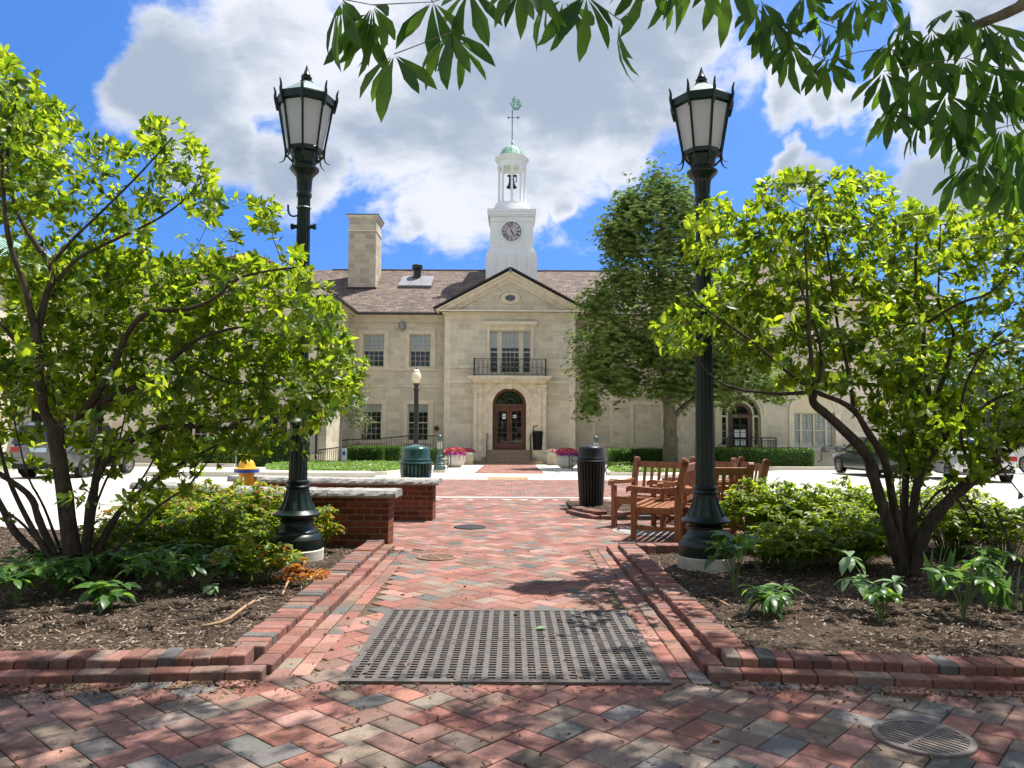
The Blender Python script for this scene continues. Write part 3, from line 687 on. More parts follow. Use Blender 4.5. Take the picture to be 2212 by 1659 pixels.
# --- door surround
bx0, bx1 = PX(1011, 815, YP - .9), PX(1191, 815, YP - .9); bt, bb = PZ(812, YP - .9), PZ(827, YP - .7)
sx0, sx1 = PX(1023, 900, YP - .5), PX(1180, 900, YP - .5); sc_ = (sx0 + sx1) / 2
D = MB(); 
D.box(bx0, bx1, YP - 1.0, YP, bt - .12, bt); D.box(bx0 + .08, bx1 - .08, YP - .92, YP, bt - .22, bt - .12); D.box(bx0 + .22, bx1 - .22, YP - .78, YP, bt - .32, bt - .22); D.box(bx0 + .30, bx1 - .30, YP - .66, YP, bt - .40, bt - .32)
zcap = PZ(846, YP - .5); zent = bt - .40; ZL = zland
yf = YP - .42
for s in (-1, 1):
    xo = sx0 if s < 0 else sx1; xi = sc_ + s * (dr + .62)
    lo, hi = min(xo, xi), max(xo, xi)
    D.box(lo, hi, yf, YP, ZL, zent)                                                  # pier
    wdt = (hi - lo - .08) / 2
    for k in range(2):
        pa = lo + k * (wdt + .08); inn = (k == 1) == (s < 0); yy = yf - (.10 if not inn else .05)
        D.box(pa, pa + wdt, yy, yf, ZL + .22, zcap - .16); D.box(pa - .03, pa + wdt + .03, yy - .04, yf, ZL, ZL + .22)
        D.box(pa - .03, pa + wdt + .03, yy - .03, yf, zcap - .16, zcap - .08); D.box(pa - .06, pa + wdt + .06, yy - .07, yf, zcap - .08, zcap)
        D.box(pa + .07, pa + wdt - .07, yy - .012, yy, ZL + .35, zcap - .3)
    D.box(lo - .04, hi + .04, yf - .12, yf, zcap, zcap + .16); D.box(lo - .0, hi + .0, yf - .09, yf, zcap + .16, zcap + .3); D.box(lo - .06, hi + .06, yf - .15, yf, zcap + .3, zcap + .38); D.box(lo, hi, yf - .08, yf, zcap + .38, zent)
# arch infill plate with a round-headed opening
def arch_plate(mb, x0, x1, z0, zs, z1, cx, r, y0, y1, m=0, n=20):
    mb.box(x0, cx - r, y0, y1, z0, zs, m); mb.box(cx + r, x1, y0, y1, z0, zs, m)
    pts = [(cx + r * math.cos(math.pi * i / n), zs + r * math.sin(math.pi * i / n)) for i in range(n + 1)]
    outer = []
    for (px_, pz_) in pts:
        dx, dz = px_ - cx, pz_ - zs
        t = min([q for q in (((x1 - cx) / dx) if dx > 1e-6 else 1e9, ((x0 - cx) / dx) if dx < -1e-6 else 1e9, ((z1 - zs) / dz) if dz > 1e-6 else 1e9)])
        outer.append((cx + dx * t, zs + dz * t))
    for i in range(n):
        a, b, c, d = pts[i], pts[i + 1], outer[i + 1], outer[i]
        mb.quad((a[0], y0, a[1]), (d[0], y0, d[1]), (c[0], y0, c[1]), (b[0], y0, b[1]), m)
        mb.quad((a[0], y0, a[1]), (b[0], y0, b[1]), (b[0], y1, b[1]), (a[0], y1, a[1]), m)
    for (cxn, czn) in ((x1, z1), (x0, z1)):
        k = [i for i in range(n) if (abs(outer[i][0] - cxn) < 1e-5) != (abs(outer[i + 1][0] - cxn) < 1e-5)]
        for i in k: mb.add([(outer[i][0], y0, outer[i][1]), (cxn, y0, czn), (outer[i + 1][0], y0, outer[i + 1][1])], [(0, 1, 2)], m)
arch_plate(D, sc_ - dr - .62, sc_ + dr + .62, ZL, zspr, zent, dcx, dr, yf + .02, YP + .4)
D.arch(dcx, zspr, dr + .003, dr + .20, yf - .05, yf + .02, 0, math.pi, 28); D.arch(dcx, zspr, dr + .20, dr + .36, yf - .09, yf + .02, 0, math.pi, 28)
for s in (-1, 1):
    D.box(dcx + s * (dr + .10) - .097, dcx + s * (dr + .10) + .097, yf - .05, yf + .02, ZL, zspr - .08); D.box(dcx + s * (dr + .14) - .137, dcx + s * (dr + .14) + .14, yf - .08, yf + .02, zspr - .08, zspr)
D.prism([(dcx - .13, zspr + dr - .06), (dcx + .13, zspr + dr - .06), (dcx + .19, zent - .02), (dcx - .19, zent - .02)], fxz(yf), -.18, .0)
part(D, 'door_surround', M_door_stone)
# balcony rail
B = MB(); ry = YP - .85; rx0, rx1 = PX(1024, 790, ry), PX(1179, 790, ry); rz0, rz1 = bt + .02, PZ(775.5, ry)
for (a, b) in (((rx0, ry), (rx1, ry)), ((rx0, ry), (rx0, YP)), ((rx1, ry), (rx1, YP))):
    B.beam((a[0], a[1], rz1), (b[0], b[1], rz1), .05, .035); B.beam((a[0], a[1], rz0 + .06), (b[0], b[1], rz0 + .06), .035, .025); 
for k in range(9):
    for x in (rx0, rx1): B.beam((x, ry + .1 * k, rz0), (x, ry + .1 * k, rz1), .018, .018)
for x in (rx0, rx1): B.box(x - .03, x + .03, ry - .03, ry + .03, bt, rz1 + .05)
for i in range(1, 16):
    x = rx0 + (rx1 - rx0) * i / 16; zc = (rz0 + rz1) / 2
    B.beam((x, ry, rz0 + .06), (x, ry, rz1), .014, .014)
    if i != 8:
        for q in (-1, 1):
            B.path([(x, ry, zc + .28), (x + q * .05, ry, zc + .1), (x + q * .085, ry, zc), (x + q * .05, ry, zc - .1), (x, ry, zc - .28)], .010, 4)
            B.path([(x + q * .06, ry, zc + .33), (x + q * .08, ry, zc + .38), (x, ry, zc + .35)], .010, 4); B.path([(x + q * .06, ry, zc - .30), (x + q * .08, ry, zc - .35), (x, ry, zc - .32)], .010, 4)
        B.box(x - .04, x + .04, ry - .02, ry + .02, zc - .03, zc + .03)
x = (rx0 + rx1) / 2
for q in (-1, 1):
    B.path([(x, ry, rz0 + .05), (x + q * .2, ry, rz0 + .12), (x + q * .38, ry, rz0 + .1), (x + q * .42, ry, rz0 + .22), (x + q * .3, ry, rz0 + .26), (x + q * .27, ry, rz0 + .18)], .016, 5)
    B.path([(x, ry, rz0 + .05), (x + q * .1, ry, rz0 + .3), (x + q * .05, ry, rz0 + .5), (x, ry, rz0 + .42)], .014, 5)
part(B, 'balcony_rail', M_black)
# door
yd = YP + .1; Dd = MB()
zt = PZ(878.5, YP); D1 = MB()
D1.arch(dcx, zspr, dr - .15, dr - .0, yd - .05, yd + .08, 0, math.pi, 28); D1.box(dcx - dr, dcx - dr + .13, yd - .05, yd + .08, ZL, zspr); D1.box(dcx + dr - .13, dcx + dr, yd - .05, yd + .08, ZL, zspr)
D1.box(dcx - dr + .13, dcx + dr - .13, yd - .06, yd + .08, zt - .02, zspr + .06)
dfr = part(D1, 'door_frame', M_doorwood)
g = MB(); g.disc(dcx, zspr + .06, dr - .14, yd + .03, 24, 0, math.pi); sub(g, 'fanlight', M_carglass, dfr)
g = MB()
for k in range(1, 8): a = math.pi * k / 8; g.beam((dcx + .3 * math.cos(a), yd + .015, zspr + .06 + .3 * math.sin(a)), (dcx + (dr - .16) * math.cos(a), yd + .015, zspr + .06 + (dr - .16) * math.sin(a)), .02, .02)
g.arch(dcx, zspr + .06, .27, .31, yd, yd + .03, 0, math.pi, 16); g.arch(dcx, zspr + .06, .58, .60, yd, yd + .03, 0, math.pi, 20); sub(g, 'glazing_bars', simple('dark_grey_bars', (.05, .05, .05), .5), dfr)
for s in (-1, 1):
    xa, xb = (dcx - dr + .14, dcx - .01) if s < 0 else (dcx + .01, dcx + dr - .14); d = MB(); y0 = yd
    d.box(xa, xa + .13, y0, y0 + .06, ZL + .02, zt - .03); d.box(xb - .13, xb, y0, y0 + .06, ZL + .02, zt - .03); d.box(xa + .13, xb - .13, y0, y0 + .06, ZL + .02, ZL + .34); d.box(xa + .13, xb - .13, y0, y0 + .06, zt - .26, zt - .03)
    xc_ = (xa + xb) / 2; d.box(xc_ - .014, xc_ + .014, y0 + .01, y0 + .05, ZL + .34, zt - .26, 1)
    for k in range(1, 6): z = ZL + .34 + (zt - .6 - ZL) * k / 6; d.box(xa + .13, xb - .13, y0 + .012, y0 + .048, z - .014, z + .014, 1)
    do = part(d, 'door', [M_doorwood, simple('door_glazing_bar', (.10, .06, .05), .5)])
    g = MB(); g.quad((xa + .1, y0 + .03, ZL + .3), (xb - .1, y0 + .03, ZL + .3), (xb - .1, y0 + .03, zt - .2), (xa + .1, y0 + .03, zt - .2)); sub(g, 'pane', M_glass, do)
    g = MB(); hx = xb - .065 if s < 0 else xa + .065; g.path([(hx, y0 - .02, ZL + .95), (hx, y0 - .07, ZL + .98), (hx, y0 - .07, ZL + 1.3), (hx, y0 - .02, ZL + 1.33)], .014, 6); sub(g, 'handle', M_black, do)
    g = MB(); px_, pz_ = (dcx - s * 0 + s * .31, PZ(899.5, YP)); g.box(px_ - .10, px_ + .10, y0 + .015, y0 + .025, pz_ - (.15 if s < 0 else .09), pz_ + (.15 if s < 0 else .09)); sub(g, 'notice', M_paper, do)
g = MB(); g.box(dcx - dr - .2, dcx + dr + .2, YP + .9, YP + 1.0, ZL - .1, zspr + dr + .3); part(g, 'lobby', M_inter)
# steps and landing
S = MB(); stp = [(PX(1025.5, 995, 42.6), PX(1173, 995, 42.6), 42.55), (PX(1041.6, 990, 42.9), PX(1157.5, 990, 42.9), 42.85), (PX(1052.6, 985, 43.1), PX(1151, 985, 43.1), 43.15), (PX(1052.6, 980, 43.4), PX(1151, 980, 43.4), 43.45)]
rise = (ZL - GZ) / 4
for i, (a, b, y) in enumerate(stp):
    S.box(a, b, y, YP + .1, GZ + rise * i - (.05 if i == 0 else 0), GZ + rise * (i + 1) - .035); S.box(a - .02, b + .02, y - .03, YP + .1, GZ + rise * (i + 1) - .035, GZ + rise * (i + 1) - (.002 if i < 3 else 0))
part(S, 'step', M_step, parent=None)
S = MB()
for (a, b) in ((PX(1023, 985, 43), PX(1052, 985, 43)), (PX(1151.5, 985, 43), PX(1180.5, 985, 43))):
    S = MB(); S.box(a, b, 43.2, YP - .55, GZ, ZL - .06); S.box(a - .02, b + .02, 43.16, YP, ZL - .06, ZL + .001); part(S, 'landing_pier', M_door_stone)
for px_ in (1052, 1147):
    S = MB(); x = PX(px_, 985, 42.9)
    S.path([(x, 42.75, GZ), (x, 42.75, GZ + .95)], .02, 6); S.path([(x, YP - .5, ZL), (x, YP - .5, ZL + .9)], .02, 6)
    S.path([(x, 42.6, GZ + .85), (x, 42.68, GZ + .97), (x, 43.2, GZ + 1.2), (x, YP - .45, ZL + .92), (x, YP - .25, ZL + .92)], .024, 6); S.path([(x, 42.75, GZ + .55), (x, YP - .5, ZL + .5)], .014, 5)
    part(S, 'handrail', M_black)
# --- right wing: arched door and window
A = MB(); A.arch(acx, azs, ar, ar + .16, YW - .05, YW + .02, 0, math.pi, 30); A.arch(acx, azs, ar + .16, ar + .30, YW - .09, YW + .02, 0, math.pi, 30)
for s in (-1, 1): A.box(acx + s * (ar + .15) - .15, acx + s * (ar + .15) + .15, YW - .06, YW + .02, az0, azs)
M_tymp = simple('cream_tympanum', (.66, .58, .40), .7, var=.06)
arch_plate(A, acx - ar, acx + ar, azs - .001, azs, azs + ar + .001, acx, ar - .004, YW + .001, YW + .3, 1)
part(A, 'arch_surround', [M_cornice, M_ashlar]); ax = (aw[0] + aw[1]) / 2
for cxw in (ax, ax + 5.0):
    A = MB()
    A.arch(cxw, aw[3], wrr + .02, wrr + .17, YW - .05, YW + .02, 0, math.pi, 28, 0, .86); A.arch(cxw, aw[3], wrr + .17, wrr + .28, YW - .085, YW + .02, 0, math.pi, 28, 0, .88)
    for s in (-1, 1): A.box(cxw + s * (wrr + .15) - .13, cxw + s * (wrr + .15) + .13, YW - .06, YW + .02, aw[2], aw[3])
    A.box(cxw - wrr - .3, cxw + wrr + .3, YW - .1, YW + .02, aw[2] - .13, aw[2])
    A.arch(cxw, aw[3], .01, wrr + .02, YW - .02, YW - .012, 0, math.pi, 28, 2, .86); part(A, 'arch_surround', [M_cornice, M_ashlar, M_tymp])
yd = YW + .14; F = MB(); rin = ar * .60; zt2 = azs + .05
F.arch(acx, azs, rin + .02, rin + .12, yd - .04, yd + .06, 0, math.pi, 28); F.arch(acx, azs, ar - .07, ar - .006, yd - .04, yd + .06, 0, math.pi, 28)
for s in (-1, 1):
    F.box(acx + s * (rin + .07) - .05, acx + s * (rin + .07) + .05, yd - .04, yd + .06, az0, azs - .03); F.box(acx + s * (ar - .04) - .035, acx + s * (ar - .04) + .033, yd - .04, yd + .06, az0, azs - .03)
    a, b = sorted((acx + s * (rin + .02), acx + s * (ar - .01))); F.box(a, b, yd - .05, yd + .06, azs - .14, azs - .03)
    for k in range(1, 4): z = az0 + .3 + (azs - .1 - az0 - .3) * k / 4; F.box(a + .1, b - .06, yd + .01, yd + .04, z - .015, z + .015)
    F.box(a, b, yd - .02, yd + .06, az0, az0 + .32)
for k in range(1, 6):
    an = math.pi * k / 6; F.beam((acx + (rin + .1) * math.cos(an), yd + .02, azs + (rin + .1) * math.sin(an)), (acx + (ar - .05) * math.cos(an), yd + .02, azs + (ar - .05) * math.sin(an)), .03, .03)
fo = part(F, 'window', M_cream)
g = MB(); g.arch(acx, azs, rin + .1, ar - .03, yd + .03, yd + .035, 0, math.pi, 28)
for s in (-1, 1): a, b = sorted((acx + s * (rin + .1), acx + s * (ar - .05))); g.quad((a, yd + .03, az0 + .3), (b, yd + .03, az0 + .3), (b, yd + .03, azs - .1), (a, yd + .03, azs - .1))
sub(g, 'pane', M_glass, fo)
d = MB(); d.arch(acx, azs, rin - .16, rin + .02, yd - .02, yd + .06, 0, math.pi, 24); d.box(acx - rin - .02, acx - rin + .22, yd - .02, yd + .06, az0, azs); d.box(acx + rin - .22, acx + rin + .02, yd - .02, yd + .06, az0, azs)
d.box(acx - rin + .22, acx + rin - .22, yd - .02, yd + .06, az0, az0 + .25); d.box(acx - rin + .22, acx + rin - .22, yd - .02, yd + .06, azs - .18, azs + .04)
d.box(acx - .02, acx + .02, yd, yd + .05, az0 + .25, azs - .18)
for k in range(1, 4): z = az0 + .25 + (azs - .43 - az0) * k / 4; d.box(acx - rin + .22, acx + rin - .22, yd + .01, yd + .045, z - .012, z + .012)
do = part(d, 'side_door', M_doorbrown)
g = MB(); g.quad((acx - rin + .2, yd + .03, az0 + .2), (acx + rin - .2, yd + .03, az0 + .2), (acx + rin - .2, yd + .03, azs), (acx - rin + .2, yd + .03, azs)); g.disc(acx, azs + .04, rin - .14, yd + .03, 20, 0, math.pi); sub(g, 'pane', M_glass, do)
g = MB()
for s in (-1, 1): g.box(acx + s * .16 - .13, acx + s * .16 + .13, yd + .015, yd + .022, az0 + .72, az0 + 1.12); g.box(acx + s * .16 - .12, acx + s * .16 + .12, yd + .015, yd + .022, az0 + .30, az0 + .62)
sub(g, 'notice', M_paper, do)
g = MB(); g.path([(acx - rin + .1, yd - .03, az0 + .98), (acx - rin + .1, yd - .08, az0 + 1.0), (acx - rin + .1, yd - .08, az0 + 1.2)], .014, 6); sub(g, 'handle', M_black, do)
g = MB(); g.box(acx - ar, acx + ar, YW + .8, YW + .85, az0 - .1, azs + ar + .2); part(g, 'lobby', M_inter)
for q in (aw, aw2):
    a, b = q[0] + .07, q[1] - .07; w = b - a
    window(*q, YW, 4, (1, 2), .98, surround=False, lights=[(a, a + w * .14, 1), (a + w * .2, a + w * .49, 2), (a + w * .53, a + w * .80, 2), (a + w * .86, b, 1)])
S = MB(); S.box(acx - 1.5, acx + 2.0, YW - 1.5, YW - .13, gz(YW) - .1, az0 - .01); part(S, 'step', M_step)
Rr = MB(); yy = YW - 1.45; xa, xb = PX(1553, 955, yy), PX(1677, 955, yy); zt_ = PZ(943, yy); xm_ = PX(1572, 945, yy)
Rr.path([(xa - .05, yy, zt_ - .68), (xa - .12, yy, zt_ - .52), (xa, yy, zt_ - .4), (xm_, yy, zt_), (xb, yy, zt_), (xb, YW - .2, zt_)], .028, 6)
Rr.path([(xa, yy, zt_ - .55), (xm_, yy, zt_ - .14), (xb, yy, zt_ - .14), (xb, YW - .2, zt_ - .14)], .016, 5)
for i in range(22):
    x = xa + (xb - xa) * i / 21; zt__ = zt_ - .14 if x > xm_ else zt_ - .14 - .4 * (xm_ - x) / (xm_ - xa); Rr.beam((x, yy, az0 - .25), (x, yy, zt__), .016, .016)
for i in range(9): y = yy + (YW - .2 - yy) * i / 8; Rr.beam((xb, y, az0 - .1), (xb, y, zt_ - .14), .016, .016)
for x in (xm_, (xm_ + xb) / 2 + .5, xb): Rr.box(x - .025, x + .025, yy - .025, yy + .025, az0 - .4, zt_)
part(Rr, 'side_handrail', M_black)
# --- left access ramp with railings along the wall
Q = MB(); yq = 43.3; M_ramp = M_conc
xa, xb, xc_, xd = PX(720, 960, yq), PX(821, 955, yq), PX(882, 955, yq), PX(957, 950, yq)
zA, zB = PZ(951, yq), PZ(942.5, yq)
Q.path([(xa, yq, zA - .1), (PX(760, 955, yq), yq, zA), (xb, yq, zA + .05), (xc_, yq, zB), (xd, yq, zB)], .03, 6)
for i in range(46):
    x = xa + (xd - xa) * i / 45; zt_ = zA if x < xb else (zA + (zB - zA) * min(1, (x - xb) / (xc_ - xb))); Q.beam((x, yq, zt_ - .95), (x, yq, zt_), .02, .02)
Q.path([(xa, yq, zA - .92), (xb, yq, zA - .9), (xc_, yq, zB - .9), (xd, yq, zB - .9)], .02, 5)
yq2 = 41.0; Q.path([(XC - XW + .2, yq2 - 3.5, GZ + .9), (XC - XW + .8, yq2, GZ + 1.0), (XC - XW + 1.0, yq, GZ + 1.15)], .03, 6)
for i in range(20): f = i / 19; x = XC - XW + .2 + f * .7; y = yq2 - 3.5 + f * 5.6; Q.beam((x, y, GZ), (x, y, GZ + .9 + .2 * f), .02, .02)
part(Q, 'ramp_railing', M_black)
Q = MB(); Q.add([(xa, yq + .05, GZ), (xd, yq + .05, GZ), (xd, yq + .05, zB - .95), (xc_, yq + .05, zB - .95), (xb, yq + .05, zA - .95), (xa, yq + .05, zA - .97), (xa, YM - .15, GZ), (xd, YM - .15, GZ), (xd, YM - .15, zB - .95), (xc_, YM - .15, zB - .95), (xb, YM - .15, zA - .95), (xa, YM - .15, zA - .97)], [(0, 1, 2, 3, 4, 5), (2, 8, 9, 3), (3, 9, 10, 4), (4, 10, 11, 5), (1, 7, 8, 2), (5, 11, 6, 0)])
part(Q, 'ramp', M_step)
# ================================================================== clock tower (part with sub-parts)
TY = 48.3; tw = 2.7; tcx = PX(1103.5, 500, TY + 1.3)
def txz(px0, px1, py, Y=TY): return PX(px0, py, Y), PX(px1, py, Y)
K = MB(); TCY = TY + 1.36
def sq(pxh, py0, py1, extra=0.0):
    """square block centred on the tower axis: half width from pixels at its own front plane"""
    Y = TY
    for _ in range(5):
        h = (PX(1103.5 + pxh, (py0 + py1) / 2, Y) - PX(1103.5 - pxh, (py0 + py1) / 2, Y)) / 2; Y = TCY - h
    z0, z1 = PZ(py1, Y), PZ(py0, Y); K.box(tcx - h, tcx + h, TCY - h, TCY + h, z0, z1); return h, Y, z0, z1
YLH = sq(55.3, 552, 625)[0]; sq(54, 545.5, 552.2); sq(52, 540.5, 545.6); sq(49, 536, 540.6)
h, yb_, z0b, z1b = sq(46.3, 462, 536.2)
for i in (-1, 1):    # corner pilaster strips and panel joints
    K.box(tcx + i * (h - .28) - .28, tcx + i * (h - .28) + .284, yb_ - .03, yb_ + .05, z0b, z1b - .55)
for py0, py1, hh in ((475.6, 478, 48), (462.5, 466, 50.2), (456, 462.6, 51.5), (450.5, 456.2, 52.8)): sq(hh, py0, py1)
for k in range(1, 4):
    Yl = TCY - 1.62; x = tcx - 1.6 + 3.2 * k / 4
for ang in range(4): pass
yl = TCY - (PX(1103.5 + 55.3, 570, TY) - PX(1103.5 - 55.3, 570, TY)) / 2
for k in range(1, 5): x = tcx - 1.62 + 3.24 * k / 5; K.box(x - .005, x + .005, TCY - YLH - .003, TCY - YLH + .03, PZ(600, TY), PZ(554, TY), 1)
z0r = PZ(452, TY)
def rz(py): return PZ(py, TCY)
zq = PZ(450.5, TY - .1)
K.lathe([(1.2, zq - .3), (1.2, zq + .05), (1.18, zq + .28), (1.22, zq + .30), (1.22, zq + .38), (1.13, zq + .42), (1.10, zq + .62), (.2, zq + .66)], 40, (tcx, TCY, 0))
zc0 = zq + .66; zc1 = rz(366) 
tower = part(K, 'clock_tower', [M_white, M_lead], smooth=False); smooth_by_angle(tower, 30)
K = MB()
K.lathe([(.86, zc1 + .0), (.9, zc1 - .02), (.94, zc1 + .04), (.94, zc1 + .40), (.99, zc1 + .42), (1.04, zc1 + .50), (1.12, zc1 + .62), (1.12, zc1 + .70), (.9, zc1 + .76), (.8, zc1 + .76)], 40, (tcx, TCY, 0))
K.lathe([(.1, zc1 + .05), (.9, zc1 + .05), (.9, zc1 + .2), (.1, zc1 + .2)], 24, (tcx, TCY, 0))
smooth_by_angle(sub(K, 'cupola_ring', M_white, tower), 30)
for k in range(8):
    a = math.pi / 8 * (2 * k) - math.pi / 2; x, y = tcx + .84 * math.cos(a), TCY + .84 * math.sin(a); c = MB()
    c.box(x - .13, x + .13, y - .13, y + .13, zc0 - .02, zc0 + .08); c.lathe([(.11, .06), (.11, .12), (.085, .16), (.072, zc1 - zc0 - .14), (.1, zc1 - zc0 - .1), (.11, zc1 - zc0 + .03)], 12, (x, y, zc0)); o = sub(c, 'column', M_white, tower); smooth_by_angle(o)
c = MB(); zb_ = rz(382); c.lathe([(.06, .02), (.14, 0), (.18, -.1), (.19, -.35), (.24, -.55), (.34, -.68), (.35, -.72), (.31, -.72), (.1, -.3)], 24, (tcx - .02, TCY, zb_)); c.path([(tcx, TCY, zb_ - .3), (tcx, TCY, zb_ - .8)], .03, 6); c.lathe([(.02, -.78), (.05, -.8), (.02, -.86)], 8, (tcx, TCY, zb_))
c.box(tcx - .3, tcx + .3, TCY - .06, TCY + .06, zb_, zb_ + .12); c.path([(tcx + .3, TCY, zb_ + .1), (tcx + .3, TCY, zb_ - .3), (tcx + .22, TCY - .1, zb_ - .4)], .03, 6)
o = sub(c, 'bell', M_bell, tower); smooth_by_angle(o)
c = MB(); zd = zc1 + .76; hd = rz(313.5) - zd
prof = [(.86, 0), (.85, .06), (.80, hd * .18), (.72, hd * .4), (.60, hd * .6), (.45, hd * .76), (.28, hd * .87), (.12, hd * .95), (.07, hd), (.05, hd + .12), (.10, hd + .15), (.04, hd + .3), (.01, hd + .32)]
c.lathe(prof, 48, (tcx, TCY, zd))
for k in range(16):
    a = 2 * math.pi * k / 16; c.path([(tcx + (r + .012) * math.cos(a), TCY + (r + .012) * math.sin(a), zd + z) for r, z in prof[1:8]], .018, 5)
o = sub(c, 'dome', M_copper, tower); smooth_by_angle(o)
c = MB(); zt3 = zd + hd + .2; c.path([(tcx, TCY, zt3), (tcx, TCY, rz(237))], .028, 8); za = rz(254)
c.beam((tcx - .32, TCY, za), (tcx + .48, TCY, za), .025, .025); c.prism([(tcx - .34, za), (tcx - .22, za + .07), (tcx - .22, za - .07)], fxz(TCY), -.02, .02); c.arch(tcx + .38, za, .06, .085, TCY - .015, TCY + .015, 0, 2 * math.pi, 12)
c.beam((tcx, TCY - .4, za + .02), (tcx, TCY + .4, za + .02), .025, .025)
sub(c, 'vane_rod', M_black, tower)
c = MB(); u = (PX(1124, 225, TCY) - PX(1098, 225, TCY)) / 26; ox, oz = PX(1111, 225, TCY), rz(225)
def sp(pts): c.prism([(ox + (x - 1111) * u, oz + (225 - y) * u) for x, y in pts], fxz(TCY), -.025, .025)
sp([(1100, 226), (1098, 221), (1101, 222), (1104, 229), (1112, 232), (1120, 229), (1123, 226), (1122, 231), (1117, 238), (1107, 238), (1103, 233)])
sp([(1103, 212), (1110, 212), (1111, 222), (1103, 222.5)]); sp([(1111.5, 222), (1120, 220), (1124, 229), (1118, 228), (1113, 229)]); sp([(1104, 224), (1109, 224), (1110, 228), (1105, 229)]); sp([(1107, 208), (1110, 209), (1107, 211)]); sp([(1115, 213), (1118, 214), (1115, 216)]); sp([(1112, 217), (1118, 216), (1120, 219), (1112.5, 221)])
c.beam((ox + (1107 - 1111) * u, TCY, oz - 10 * u), (ox + (1107 - 1111) * u, TCY, oz + 17 * u), .025, .025); c.beam((ox + (1115 - 1111) * u, TCY, oz - 8 * u), (ox + (1115 - 1111) * u, TCY, oz + 12 * u), .025, .025)
sub(c, 'ship_vane', M_copper, tower)
# clock face with Roman numerals
def clock(cx, cz, y, R_):
    c = MB(); c.arch(cx, cz, R_ * 1.04, R_ * 1.14, y - .05, y + .02, 0, 2 * math.pi, 48, 2); c.disc(cx, cz, R_ * 1.05, y - .012, 48, m=0)
    c.arch(cx, cz, R_ * .95, R_ * 1.0, y - .02, y - .01, 0, 2 * math.pi, 60, 1); c.arch(cx, cz, R_ * .53, R_ * .55, y - .02, y - .012, 0, 2 * math.pi, 48, 3); c.disc(cx, cz, R_ * .53, y - .016, 48, m=4)
    for k in range(60):
        a = 2 * math.pi * k / 60; c.beam((cx + R_ * .90 * math.sin(a), y - .016, cz + R_ * .90 * math.cos(a)), (cx + R_ * .955 * math.sin(a), y - .016, cz + R_ * .955 * math.cos(a)), .012 if k % 5 else .03, .006, 1, up=(0, 1, 0))
    NUM = {12: 'XII', 1: 'I', 2: 'II', 3: 'III', 4: 'IIII', 5: 'V', 6: 'VI', 7: 'VII', 8: 'VIII', 9: 'IX', 10: 'X', 11: 'XI'}
    for hr, txt in NUM.items():
        a = 2 * math.pi * hr / 12; ur = Vector((math.sin(a), 0, math.cos(a))); ut = Vector((math.cos(a), 0, -math.sin(a)))   # outwards, clockwise
        wd = {'I': .075, 'V': .14, 'X': .14}; tot = sum(wd[q] for q in txt); k_ = min(1, .36 / tot) if tot > .36 else 1; x = -tot * k_ / 2
        r0, r1 = .60, .86
        def pt(t, r): return Vector((cx, y - .018, cz)) + (ut * t + ur * r) * R_
        c.beam(pt(-tot * k_ / 2 - .01, r1), pt(tot * k_ / 2 + .01, r1), .018 * R_ * 1.4, .006, 1, up=(0, 1, 0)); c.beam(pt(-tot * k_ / 2 - .01, r0), pt(tot * k_ / 2 + .01, r0), .018 * R_ * 1.4, .006, 1, up=(0, 1, 0))
        for q in txt:
            w = wd[q] * k_; xm = x + w / 2; th, tn = .045 * k_ ** .5, .018
            if q == 'I': c.beam(pt(xm, r0), pt(xm, r1), th * R_, .006, 1, up=(0, 1, 0))
            elif q == 'V': c.beam(pt(x + .01, r1), pt(xm, r0), th * R_, .006, 1, up=(0, 1, 0)); c.beam(pt(x + w - .01, r1), pt(xm, r0), tn * R_, .006, 1, up=(0, 1, 0))
            else: c.beam(pt(x + .01, r1), pt(x + w - .01, r0), th * R_, .006, 1, up=(0, 1, 0)); c.beam(pt(x + w - .01, r1), pt(x + .01, r0), tn * R_, .006, 1, up=(0, 1, 0))
            x += w
    def hand(ang, ln, w, tail):
        ur = Vector((math.sin(ang), 0, math.cos(ang))); ut = Vector((math.cos(ang), 0, -math.sin(ang))); o_ = Vector((cx, y - .035, cz))
        pts = [o_ - ur * tail * R_ - ut * w * .4 * R_, o_ - ut * w * R_, o_ + ur * ln * .75 * R_ - ut * w * .7 * R_, o_ + ur * ln * R_, o_ + ur * ln * .75 * R_ + ut * w * .7 * R_, o_ + ut * w * R_, o_ - ur * tail * R_ + ut * w * .4 * R_]
        n = len(pts); c.add(pts + [p + Vector((0, .008, 0)) for p in pts], [tuple(range(n)), tuple(range(2 * n - 1, n - 1, -1))] + [(i, n + i, n + (i + 1) % n, (i + 1) % n) for i in range(n)], 1)
    hand(math.radians(344), .93, .035, .35); hand(math.radians(148.5), .62, .055, .1); c.disc(cx, cz, R_ * .07, y - .04, 16, m=1)
    return sub(c, 'clock_face', [M_dial, M_black, M_white, M_black, simple('lilac_dial_centre', (.50, .45, .53), .6, var=.04)], tower)
yc_ = TCY - h; clock(PX(1103.3, 500, yc_), PZ(500, yc_), yc_ - .02, (PX(1103.5 + 20.6, 500, yc_) - PX(1103.5, 500, yc_)))
c = MB(); zq0, zq1 = PZ(534, yc_), PZ(480, yc_); rr_ = (PX(1103.5 + 25, 500, yc_) - PX(1103.5, 500, yc_)); xc2 = PX(1103.3, 500, yc_)
for s in (-1, 1): c.box(xc2 + s * rr_ - .012, xc2 + s * rr_ + .012, yc_ - .02, yc_ + .01, zq0, zq1)
c.arch(xc2, zq1 - 1.15, 1.36, 1.39, yc_ - .025, yc_ + .01, math.radians(57), math.radians(123), 14)
sub(c, 'dial_moulding', M_white, tower)
